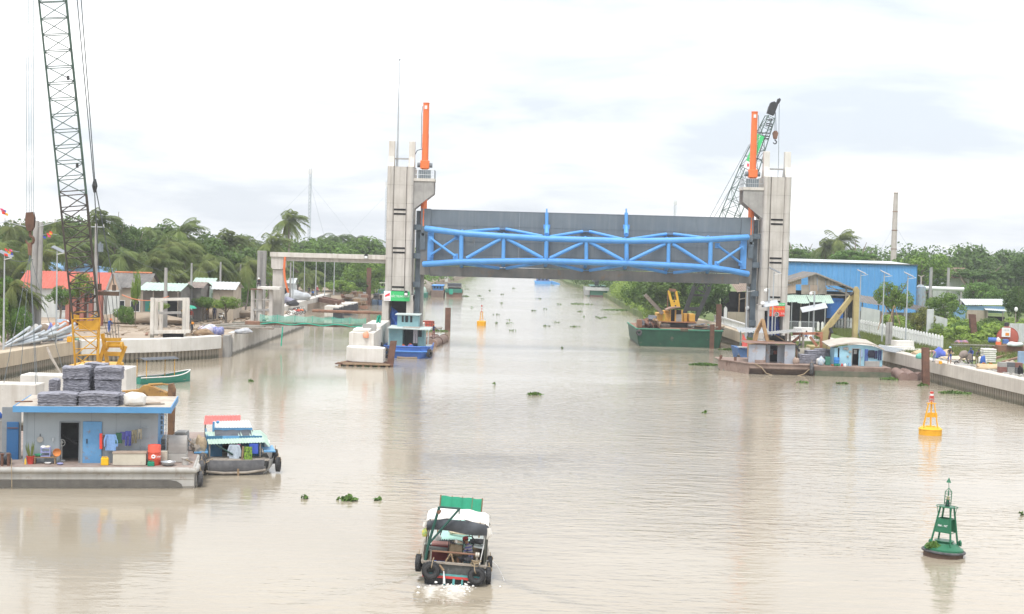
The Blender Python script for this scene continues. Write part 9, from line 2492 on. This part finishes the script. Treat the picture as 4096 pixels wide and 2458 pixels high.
for lab,xa,ya,xb,yb,Y,r_ in(('long rusty pipe spanning from the quay to the left tower',1250,1244,1556,1254,188,.2),):
 slo('steel_pipe',MB().tube([D(xa,ya,Y),D(xb,yb,Y)],r_,10),rL,lab,'pipe',sm=1)
for lab,xa,ya,xb,yb,Y0,Y1,w_ in(('rusty steel beam sloping from the quay lamps to the caissons',1233,1191,1358,1214,255,232,.7),('thin rusty rail above the sloping steel beam',1268,1185,1375,1207,256,236,.3)):
 slo('steel_beam',MB().beam(D(xa,ya,Y0),D(xb,yb,Y1),w_,w_),rY,lab,'beam')
heapW('tarp_heap','violet grey tarpaulin heap behind the side span column','tarpaulin',1152,1205,2.2,(1.1,.8,.55),mat('violet_grey',(.33,.33,.42),(.24,.24,.32)),222)
heapW('tarp_heap','black tarpaulin heap right of the violet grey one','tarpaulin',1170,1210,2.2,(.9,.7,.5),rbb,214)
heapW('rebar_heap','heap of grey steel meshes behind the side span','steel',1190,1195,2.2,(2.2,1.4,1.0),mat('steel_heap',(.5,.52,.54),(.38,.4,.42)),232)
for i,(lab,x0_,x1_,y0_,y1_,Y,dep)in enumerate((('nearest pale concrete caisson with black rubber side behind the netting',1298,1362,1225,1265,222,4),('middle concrete caisson with black rubber side',1341,1395,1216,1256,232,4),('rear concrete caisson with black rubber side',1362,1421,1211,1250,242,4))):
 a,b=D(x0_,y0_,Y),D(x1_,y1_,Y);o=TH('caisson',lab,'caisson',((a.x+b.x)/2,Y+dep/2,0))
 pa('block',MB().box(((a.x+b.x)/2,Y+dep/2,(a.z)/2),(b.x-a.x,dep,a.z)),cp,o,bv=.05)
 mb=MB();mb.box((b.x+.06,Y+.6,a.z*.46),(.5,1.9,a.z*.92));mb.box((b.x-.55,Y-.06,a.z*.42),(1.2,.1,a.z*.84));pa('rubber_pad',mb,mat('pad_black',(.05,.052,.058),(.03,.03,.035)),o)
o=TH('brick_stack','long low stack of brown weathered timber crates floating behind the caissons','crates',(D(1400,1210,262).x,262,0))
rs=random.Random(3)
for i in range(40):
 x=lr(1372,1460,rs.random());Y=rs.uniform(252,275);b_=D(x,1200,Y);zz=rs.choice((.4,1.0,1.6,2.1))
 pa('crate',MB().box((b_.x,Y,zz),(rs.uniform(.8,1.5),1.2,.5)),(rL,wd_,wg)[i%3],o)
pa('float_deck',MB().box((D(1405,1215,264).x,264,.15),(5,24,.3)),wd_,o)
def shedboat(label,x0_,x1_,yt,yd,yb,Y,dep,hullm,roofm,wallm,cat='boat',name='house_boat'):
 a,b,d_=D(x0_,yd,Y),D(x1_,yd,Y),D(x0_,yt,Y)
 o=TH(name,label,cat,((a.x+b.x)/2,Y+dep/2,0));w_=b.x-a.x
 pa('hull',MB().ext([(a.x,Y,a.z),(b.x,Y,a.z),(b.x-w_*.06,Y,-.3),(a.x+w_*.06,Y,-.3)],(0,dep,0)),hullm,o,bv=.08)
 pa('cabin',MB().box(((a.x+b.x)/2,Y+dep/2,(a.z+d_.z)/2),(w_*.75,dep*.7,d_.z-a.z)),wallm,o)
 pa('roof',MB().box(((a.x+b.x)/2,Y+dep/2,d_.z+.06),(w_*.9,dep*.85,.12)),roofm,o,bv=.03)
 for k in range(3):
  pa('window',MB().box((lr(a.x,b.x,.28+.22*k),Y+dep*.15-.02,(a.z*.4+d_.z*.6)),(w_*.12,.06,(d_.z-a.z)*.4)),window_dark,o)
 return o,a,b,d_
dk=mat('boat_brown',(.22,.16,.13),(.15,.11,.09),ro=.8)
grn=mat('boat_green2',(.04,.2,.15),(.03,.16,.12),ro=.6)
shedboat('grey roofed floating shed behind the tall brown pile',1418,1462,1176,1200,1215,275,8,dk,mat('grey_roof2',(.38,.38,.37),(.3,.3,.3)),wg)
shedboat('dark blue roofed work raft right of the tall brown pile',1488,1512,1180,1200,1216,272,6,mat('raft_blue',(.1,.16,.24)),tarp_grey,wg)
shedboat('cluttered brown work raft beside the left tower edge',1513,1546,1182,1202,1212,270,6,mat('raft_navy',(.05,.1,.2)),wg,dk)
shedboat('cream and green houseboat half hidden by the left tower',1512,1560,1134,1160,1190,292,9,mat('boat_teal2',(.08,.25,.24)),mat('cream2',(.62,.62,.5)),mat('cream3',(.55,.54,.42)))
GBt,a,b,d_=shedboat('green fishing boat with a brown hull at the far left bank',1783,1848,1150,1162,1188,318,9,mat('hull_brown_g',(.24,.15,.11),(.18,.11,.08)),mat('thatch',(.3,.28,.25),(.2,.19,.17)),black)
pa('bulwark',MB().box(((a.x+b.x)/2,318-.1,a.z-.05),(b.x-a.x+.2,.3,.85)),grn,GBt)
pa('hung_cloth',MB().box(((a.x+b.x)/2-.6,317.7,a.z-.3),(.8,.1,1.1)),net_green,GBt)
pa('upper_roof',MB().box(((a.x+b.x)/2,321,d_.z+.5),(3.0,3,.7)),tarp_grey,GBt)
shedboat('low brown barge with a bright blue tarpaulin cover at the far left',1722,1776,1144,1162,1186,316,8,dk,tarp_blue if 0 else mat('tarp_bright',(.12,.36,.78),(.1,.31,.7)),MATS['tarp_bright'])
o=he('junk_heap','heap of grey timber and nets between the far left boats','timber',(D(1705,1170,318).x,318,.3),(2.0,2,1.9),wg)
o=TH('round_roof_boat','boat with a rounded mint canopy behind the left gate guide','boat',(D(1680,1180,312).x,314,0))
q=D(1679,1150,312)
pa('canopy',MB().lathe([(1.4,0),(1.35,.7),(1.0,1.2),(.4,1.45),(0,1.5)],18,(q.x,314,q.z-1.2),sy=1.8),roof_mint,o,sm=1)
pa('hull',MB().box((q.x,314,(q.z-1.2)/2),(3.2,6,q.z-1.15)),grn,o,bv=.1)
o=TH('white_marker','small white hut post on the far left bank by the water','hut',(D(1786,1130,420).x,420,.8))
mb=MB();q=D(1786,1112,420);mb.box((q.x,420,(q.z+.5)/2),(.9,.9,q.z-.3));pa('body',mb,wp,o);pa('cap',MB().box((q.x,420,q.z+.1),(1.1,1.1,.2)),wp,o)
BL,a,b,d_=shedboat('bright blue boat under way far up the canal',2138,2206,1114,1126,1138,438,9,mat('far_blue',(.12,.38,.76),(.1,.33,.68)),MATS['far_blue']if 'far_blue' in MATS else tarp_blue,mat('far_cabin',(.18,.28,.55),(.4,.44,.55),sc=3))
mb=MB();p0,p1=D(2206,1124,440),D(2240,1136,440);mb.ext([(p0 .x,440,p0 .z),(p1 .x,440,p1 .z),(p1 .x,440,0),(p0 .x,440,0)],(0,4,0));pa('stern_deck',mb,MATS['far_blue'],BL)
GW,a,b,d_=shedboat('grey white barge with a green band moored by the right bank scrub',2358,2432,1146,1156,1188,345.7,12,mat('hull_green_band',(.06,.21,.14),(.045,.17,.11)),mat('gw_roof',(.1,.22,.17)),mat('gw_wall',(.4,.42,.42)))
pa('white_bulwark',MB().box(((a.x+b.x)/2-.4,345.5,a.z+.0),(b.x-a.x+1.2,.4,.75)),mat('gw_white',(.55,.57,.56),(.45,.47,.46)),GW)
pa('bow_side',MB().ext([(a.x,345.4,.4),(a.x,345.4,a.z+.4),(a.x-1.3,350,a.z+.5),(a.x-1.1,350,.0)],(.1,.4,0)),mat('gw_side',(.4,.42,.42),(.32,.33,.33)),GW)
pa('waterline_band',MB().box(((a.x+b.x)/2,345.55,.18),(b.x-a.x-.3,.3,.4)),mat('antifoul',(.14,.08,.07)),GW)
mb=MB();q=D(2388,1128,347);mb.box((q.x,348,q.z+.25),(2.0,2,.6));mb.box((q.x,348,q.z-.6),(1.0,1,1.2));pa('wheelhouse',mb,tarp_grey,GW)
# WORKERS on the left bank
def at(x,y,Y,z=2.1):return Vr((D(x,y,Y).x,Y,z))
pe('worker in a white helmet and pale shirt behind the blue drum',W(255,1345,2.1)+Vr((0,.5,0)),'lean',(.5,.55,.75),(.1,.1,.12),(.8,.82,.82),1,rz=R(80))
mb=MB();q=W(232,1335,2.1);mb.box((q.x,q.y+1.2,3.0),(.9,.1,1.0));slo('cement_sign',mb,mat('sack_bluewhite',(.65,.65,.68),(.2,.5,.8),sc=.9),'white and blue sack board beside the white helmeted worker','board')
pe('worker in an orange helmet and blue overalls behind the yellow boom foot',at(436,1325,147),'lean',(.05,.13,.45),(.06,.14,.45),(.8,.2,.05),1,rz=R(60))
pe('worker in dark clothes holding an orange bag by the concrete frame',at(767,1318,148.5),'walk',(.04,.06,.06),(.05,.055,.07),(.05,.08,.06),1,rz=R(30))
he('bag','orange bag in the hands of the worker by the concrete frame','bag',at(771,1290,148.2,3.2),(.16,.12,.16),mat('bag_orange',(.75,.28,.03)))
pe('worker in a yellow helmet and navy clothes standing on the soil',at(858,1258,176),'stand',(.05,.06,.12),(.05,.06,.11),(.75,.5,.05),1)
pe('first of three workers clustered left of the frame column, in dark green',at(712,1246,168),'stand',(.04,.09,.07),(.06,.07,.08),(.05,.1,.08),1,rz=R(-40))
pe('middle worker of the cluster, with a green vest and yellow helmet',at(730,1248,167),'lean',(.06,.35,.14),(.05,.06,.1),(.8,.5,.05),1)
pe('right worker of the cluster, in red beside a green umbrella',at(764,1246,168),'stand',(.55,.1,.07),(.5,.45,.42),(.65,.62,.58),1,rz=R(20))
pe('worker in black with a white helmet crouching on the landing frame',at(1036,1148,164.6,D(1036,1148,164.6).z),'crouch',(.03,.03,.04),(.05,.06,.1),(.75,.75,.72),1)
pe('worker with a white helmet crouching at the foot of the side span',at(1058,1262,165),'crouch',(.04,.05,.06),(.1,.11,.13),(.75,.75,.72),1)
pe('brown clad worker with a yellow helmet near the striped tarpaulin',at(830,1262,172),'lean',(.22,.16,.12),(.15,.12,.1),(.8,.5,.05),1)
o=TH('umbrella','open green umbrella over the cluster of workers','umbrella',at(762,1240,167,2.1))
pa('canopy',MB().lathe([(.75,1.75),(.5,2.0),(0,2.12)],12,cap=0),mat('umbrella_green',(.05,.42,.28)),o,lc=1)
pa('stick',MB().cyl((0,0,0),(0,0,2.1),.015,n=6),ds,o,lc=1)
def motorbike(label,p,rz,col):
 o=TH('motorbike',label,'motorbike',p,rz)
 for y in(-.6,.6):
  mb=MB();mb.torus((0,y,.28),(1,0,0),.24,.045,18,6);mb.cyl((-.03,y,.28),(.03,y,.28),.08,n=8);pa('wheel',mb,rbb,o,lc=1)
 pa('body',MB().tube([(0,-.55,.45),(0,-.2,.5),(0,.1,.4),(0,.5,.6)],[.08,.14,.12,.08],8),col,o,lc=1)
 pa('seat',MB().box((0,.25,.76),(.24,.75,.1)),black,o,lc=1,bv=.03)
 mb=MB();mb.tube([(0,-.6,.28),(0,-.45,.95)],.03,6);mb.tube([(-.33,-.38,1.0),(0,-.45,.98),(.33,-.38,1.0)],.018,6);pa('handlebar',mb,ds,o,lc=1)
 pa('headlight',MB().ball((0,-.56,.85),(.1,.08,.1),8,5),wp,o,lc=1)
motorbike('motorbike parked beside the yellow helmeted worker',at(886,1256,175),R(35),wp)
motorbike('red motorbike parked at the far end of the left abutment',at(1188,1250,190,2.25),R(60),red_paint)
motorbike('second motorbike at the far end of the left abutment',at(1202,1248,192,2.25),R(60),orange)
motorbike('white motorbike on the left of the red ones on the abutment',at(1170,1252,188,2.25),R(70),wp)
pe('worker in blue sitting beside the quay lamps',at(1252,1180,250,2.3),'crouch',(.06,.2,.55),(.08,.08,.1),None)
pe('worker in a red striped shirt standing by the quay lamps',at(1268,1182,252,2.3),'stand',(.5,.12,.14),(.1,.1,.12),(.7,.7,.7),1)
pe('worker in dark clothes beside a stick by the quay lamps',at(1236,1180,252,2.3),'lean',(.05,.05,.07),(.06,.07,.09),None)
# RIGHT BANK WORK
pe('worker in pale blue helmet and blue shorts holding a tool on the right quay',at(3798,1462,136),'tool',(.025,.025,.03),(.06,.12,.45),(.45,.62,.78),1,shorts=1,h=1.68)
mb=MB();q=at(3798,1462,135.7);mb.tube([q+Vr((-.25,-.05,.55)),q+Vr((.12,-.05,1.35))],.035,6);slo('shovel_handle',mb,wd_,'wooden tool held by the worker in blue shorts','tool')
pe('worker in a pink checked shirt bending over on the right quay',at(3735,1452,138.5),'bend',(.62,.40,.38),(.2,.3,.42),(.65,.5,.4),0,rz=R(-60),h=1.65)
pe('worker in blue bending behind the concrete mixer',at(3884,1458,137.5),'lean',(.06,.09,.35),(.05,.06,.15),(.05,.08,.15),0,rz=R(-30))
pe('worker in a grey shirt and olive trousers right of the concrete mixer',at(3906,1462,135),'lean',(.13,.125,.13),(.22,.21,.1),(.06,.06,.06),0,rz=R(20),h=1.7)
pe('worker in blue crouching by the white box right of the tower',at(3225,1322,168),'crouch',(.1,.22,.55),(.3,.32,.36),None)
MX=TH('concrete_mixer','mud covered concrete mixer among the workers on the right quay','concrete mixer',at(3855,1470,135.5))
mx_m=mat('mixer_mud',(.30,.25,.22),(.2,.165,.145),ro=.95,sc=3,bump=.5)
mb=MB();M=Matrix.Rotation(R(55),3,'Y')@Matrix.Rotation(.4,3,'Z')
mb.lathe([(.22,-.5),(.45,-.25),(.52,.1),(.4,.4),(.26,.62),(.22,.62),(.34,.38),(0,.2)],18);mb.v=[tuple(M@(Vr(v)*.72)+Vr((-.1,0,1.0)))for v in mb.v];pa('drum',mb,mx_m,MX,lc=1,sm=1)
for(a,b)in(((-.7,-.3,0),(.1,0,1.1)),((.6,-.3,0),(0,0,1.1)),((-.7,.4,0),(.1,.1,1.1)),((.6,.4,0),(0,.1,1.1))):
 pa('frame_leg',MB().beam(a,b,.07,.07),mx_m,MX,lc=1)
for x in(-.7,.6):
 pa('wheel',MB().torus((x,0,.2),(0,1,0),.17,.05,14,6),rbb,MX,lc=1)
pa('engine',MB().box((.45,.1,.85),(.5,.4,.5)),mx_m,MX,lc=1)
he('wet_mix','pile of wet grey mortar under the concrete mixer','mortar',at(3848,1478,134.6,2.1),(.8,.5,.14),cg)
def rh(label,x,Y,r_,m,name='heap',cat='heap',z=2.1,y=1440):return he(name,label,cat,at(x,y,Y,z),r_,m)
rh('bright blue tarpaulin draped behind the bending worker',3757,144,(.6,.5,.62),mat('tarp_violet',(.12,.18,.62),(.09,.13,.5)),'tarpaulin','tarpaulin')
rh('brown sand heap behind the blue tarpaulin',3775,146,(.9,.7,.45),sand,'sand_heap','sand')
rh('tan sand heap left of the standing pile',3680,147,(.9,.7,.32),sand,'sand_heap','sand')
rh('large sand heap at the right before the brick stack',3985,131,(2.0,1.0,.36),sand,'sand_heap','sand')
rh('pale sand heap behind the workers',3850,142,(2.4,1.2,.25),mat('sand_pale',(.66,.55,.40),(.55,.44,.31)),'sand_heap','sand')
for k in range(7):
 mb=MB();q=at(3952,1440,140,2.12+k*.19);mb.box((q.x,q.y,q.z+.09),(1.25+jit(.08),1.0,.17),rz=jit(.06));slo('cement_sack',mb,tw,('bottom layer of the white cement sack stack','second layer from the bottom of the white cement sack stack','third layer from the bottom of the white cement sack stack','middle layer of the white cement sack stack','third layer from the top of the white cement sack stack','second layer from the top of the white cement sack stack','topmost layer of the white cement sack stack')[k],'cement sacks','stack of white cement sacks',bv=.05)
rh('loose white sack at the foot of the cement stack',3927,138,(.5,.4,.4),tw,'sack','sack')
rh('blue sack beside the cement stack',3932,137,(.25,.2,.55),tarp_blue,'sack','sack')
for lab,x,y in(('orange basket lying left on the sand at the right quay',3926,1462),('orange basket lying right on the sand at the right quay',3954,1468)):
 p_=at(x,y,133,2.25);bowl(lab,p_,.28,mat('basket_orange',(.85,.40,.02)),h=.34,name='basket',tilt=(R(70),0,.5))
jc('white and orange box at the feet of the bending worker',at(3752,1455,136.6),mat('box_white',(.7,.62,.55)),(.62,.4,.35))
jc('orange can right of the white box on the right quay',at(3762,1456,136.2),MATS['can_orange'],(.26,.26,.24))
rh('turquoise net heap on the quay beam left of the pile',3679,141,(.42,.35,.32),mat('turq',(.15,.5,.42)),'net_heap','netting',2.2)
o=TH('brick_stack','stack of dark red and grey paving bricks at the right edge','bricks',at(4040,1480,127))
for k in range(3):
 for j in range(5):
  pa('brick',MB().box((-.7+k*.68,0,.12+j*.2),(.64,.7,.185)),(mat('brick_red',(.26,.12,.1)),cg,mat('brick_dark',(.15,.15,.16)))[(k+(j>2))%3],o,lc=1)
rh('tan overturned chute piece above the brick stack',4040,130,(.5,.35,.62),mat('chute_tan',(.45,.38,.3),(.35,.29,.23)),'chute','chute')
rh('white and red sacks at the far right edge',4075,127,(.4,.35,.5),mat('sack_redwhite',(.65,.62,.58),(.5,.15,.12),sc=2),'sack','sack')
rh('dark figure shaped bundle of black plastic at the right edge',4084,126,(.25,.25,.5),black,'bundle','bundle')
mb=MB();q=at(4090,1400,131);mb.box((q.x,q.y,3.3),(.7,.4,1.1));slo('blue_crate',mb,mat('crate_paleblue',(.3,.42,.6)),'pale blue crate standing at the far right edge','crate')
rb_=random.Random(11)
mb=MB()
for k in range(420):
 Y=rb_.uniform(112,142);xq=np.interp(Y,[112,120,130,140],[43.4,43.0,41.9,41.0])+.9+abs(rb_.gauss(0,1.2));s_=rb_.uniform(.06,.2)
 mb.ball((xq,Y,2.1+s_*.4),(s_,s_,s_*.7),6,4,.25)
slo('rubble',mb,mat('rubble_grey',(.40,.38,.35),(.28,.26,.24),ro=.95),'grey broken stone along the edge of the right quay','rubble',kind='stuff',loc=(0,0,0))
q0=at(3590,1385,152)
for k,(x,Y,w_,h_,z,r_)in enumerate(((3560,151,4.2,.25,2.1,.5),(3590,152,3.4,.3,2.36,.35),(3610,153,2.0,.55,2.66,.2),(3640,152,3.0,.3,2.1,.25))):
 mb=MB();q=at(x,1385,Y,z);mb.box((q.x,Y,z+h_/2),(w_,1.3,h_),rz=r_);slo('concrete_slab',mb,cw if k!=1 else tw,('longest white slab in the pile behind the light blue cabin','wrapped white slab on the slab pile behind the cabin','topmost white block on the slab pile','white slab right of the slab pile')[k],'slab',bv=.03)
for k in range(4):
 q=at(3530+k*9,1378,149+k*.3,2.15+k*.08);slo('steel_pipe',MB().tube([q+Vr((-1.3,-1,.5)),q+Vr((1.6,.6,0))],.1,8),gv,'galvanised pipe leaning on the white slabs behind the light blue cabin','pipe','galvanised pipes on the white slabs',sm=1)
mb=MB();q=at(3215,1330,170);mb.box((q.x,170,2.75),(2.3,1.0,1.3));slo('white_box',mb,wp,'white cabinet box behind the grass right of the right tower','box',bv=.03)
for k,(xa,ya,xb,yb)in enumerate(((3512,1320,3530,1255),(3560,1330,3575,1225),(3600,1300,3578,1225),(3555,1290,3577,1222))):
 mb=MB();a_,b_=D(xa,ya,162),D(xb,yb,163);a_.z=max(a_.z,2.05);mb.tube([a_,b_],.05,6);slo('tree_stake',mb,wd_,('leftmost','second','rightmost','hindmost')[k]+' bamboo stake propping the street tree','stake','bamboo stakes of the street tree')
for x,lab in((3551,'left'),(3564,'right')):
 t_=D(x,1290,158);slo('concrete_post',MB().box((t_.x,158,(t_.z+2.05)/2),(.3,.25,t_.z-2.05)),cg,lab+' grey concrete post in the gap of the picket fence','post')
q=D(4030,1350,168)
RTK=TH('fuel_tank','big rusty red fuel tank with a white notice at the right edge','tank',(q.x,168,2.1))
tank_m=mat('tank_red',(.52,.13,.09),(.42,.10,.07),ro=.65,sc=1.2,rust=.25,rC=(.3,.13,.08),sk=.25)
r_=1.22;zc=D(4030,1350,168).z
M=Matrix.Rotation(R(-22),3,'Z')@Matrix.Rotation(R(90),3,'X')
mb=MB();mb.lathe([(r_*.98,0),(r_,.05),(r_,-2.4),(r_*.97,-2.45),(0,-2.5)],30,cap=0);mb.lathe([(r_*.98,0),(r_*.6,.12),(0,.16)],30,cap=0)
mb.v=[tuple(M@Vr(v)+Vr((0,0,zc-2.1)))for v in mb.v];pa('shell',mb,tank_m,RTK,lc=1,sm=1)
for y in(.5,1.9):
 pa('saddle',MB().box((.3,y,.12),(1.8,.3,.3)),rY,RTK,lc=1)
pa('manhole',MB().cyl((.1,.8,zc-2.1+r_),(.1,.8,zc-2.1+r_+.45),.26,n=12),ds,RTK,lc=1)
a,b=D(4024,1314,166.3),D(4056,1352,166.3)
mb=MB();mb.box(((a.x+b.x)/2,167.6,(a.z+b.z)/2),(b.x-a.x,.03,a.z-b.z),rz=R(-8));nb=pa('notice_board',mb,sw,RTK)
pa('orange_panel',MB().box(((a.x+b.x)/2+.12,167.55,(a.z+b.z)/2-.22),(.42,.02,.32),rz=R(-8)),mat('notice_orange',(.85,.3,.04)),RTK)
ltr('lettering','CẤM LỬA',.16,mat('ink_grey',(.35,.33,.36)),RTK,((a.x+b.x)/2-q.x,-.46,(a.z+b.z)/2-2.1+.25),depth=.003,fit=.6)
o=drum('orange and white banded drum left of the red tank',at(3993,1395,158),mat('drum_orange',(.75,.16,.05),(.65,.13,.04)),h=.95,r=.3)
pa('white_band',MB().cyl((0,0,.3),(0,0,.6),.305,n=22),wp,o,lc=1)
he('sack','white bag on the orange and white banded drum','bag',at(3994,1360,158,3.04),(.24,.2,.3),tw)
jc('blue plastic canister in front of the red tank',at(4022,1375,160,2.75),mat('canister_blue',(.1,.2,.5)),(.6,.4,.45))
mb=MB();q2=at(4022,1385,160);mb.box((q2 .x,160,2.42),(.8,.6,.66));slo('pallet',mb,wd_,'wooden crate under the blue plastic canister','crate')
drum('blue drum lying on the planks left of the red tank',at(3952,1385,166,2.45),mat('drum_blue2',(.08,.17,.48),(.06,.13,.4)),h=1.0,r=.3,lying=R(80))
jc('orange can behind the dark pile',at(3920,1372,170),mat('can_orange2',(.7,.3,.04)),(.5,.4,.5))
for k in range(7):
 q=at(3890+(k%3)*14,1395,158+(k//3)*1.2,2.1+(k//3)*.14);slo('paving_slab',MB().box((q.x,q.y,q.z+.07),(4.2+jit(.5),.9,.13),rz=.1+jit(.08)),cg if k%2 else cp,'pale concrete plank in the stack left of the rusty box beam','slab','stack of pale concrete planks')
for lab,xa,xb,y0_,y1_,Y in(('long rusty box beam lying before the red tank',3992,4130,1382,1404,152),('short rusty plate end left of the box beam',3978,4022,1386,1402,153.2)):
 a,b=D(xa,y0_,Y),D(xb,y1_+8,Y);slo('box_beam',MB().box(((a.x+b.x)/2,Y+.4,(a.z+2.1)/2),(b.x-a.x,.8,a.z-2.1)),rL if 'long' in lab else rY,lab,'beam')
for lab,xa,ya,xb,yb in(('rust coloured angle bar lying in the grass',3960,1440,4096,1402),('second rusty bar by the right edge',4010,1450,4096,1425)):
 a,b=W(xa,ya,2.2),W(xb,yb,2.2);slo('steel_bar',MB().beam(a,b,.25,.2),rL,lab,'bar')
he('bag_heap','heap of white plastic bags before the red tank','bags',at(4060,1390,151.8,3.0),(.9,.4,.28),mat('bag_white',(.7,.74,.74),(.55,.6,.6),sc=5))
he('junk_heap','blue red and yellow junk heap left of the dark pile','junk',at(3846,1375,166,2.1),(.8,.5,.35),mat('junk',(.55,.2,.1),(.08,.14,.4),sc=2.2))
q=D(4063,1245,176)
o=TH('lamp_post','small bright lamp on a post above the red tank','lamp',(q.x,176,2.1))
pa('post',MB().tube([(q.x,176,2.1),(q.x,176,q.z)],.06,7),wg,o)
pa('lamp',MB().ball((q.x,175.9,q.z+.2),(.22,.15,.3),10,6),sw,o)
# HAZE
mb=MB();mb.box((0,700,23.5),(3360,1980,52))
hm=bpy.data.materials.new('haze_air');hm.use_nodes=1
nt=hm.node_tree;nt.nodes.remove(nt.nodes['Principled BSDF'])
pv=nt.nodes.new('ShaderNodeVolumePrincipled');pv.inputs['Density'].default_value=0.00034;pv.inputs['Color'].default_value=(.93,.95,.98,1);pv.inputs['Anisotropy'].default_value=0.0
nt.links.new(pv.outputs[0],nt.nodes['Material Output'].inputs['Volume'])
slo('haze',mb,hm,'pale humid air over the canal','haze',kind='stuff',loc=(0,0,0))
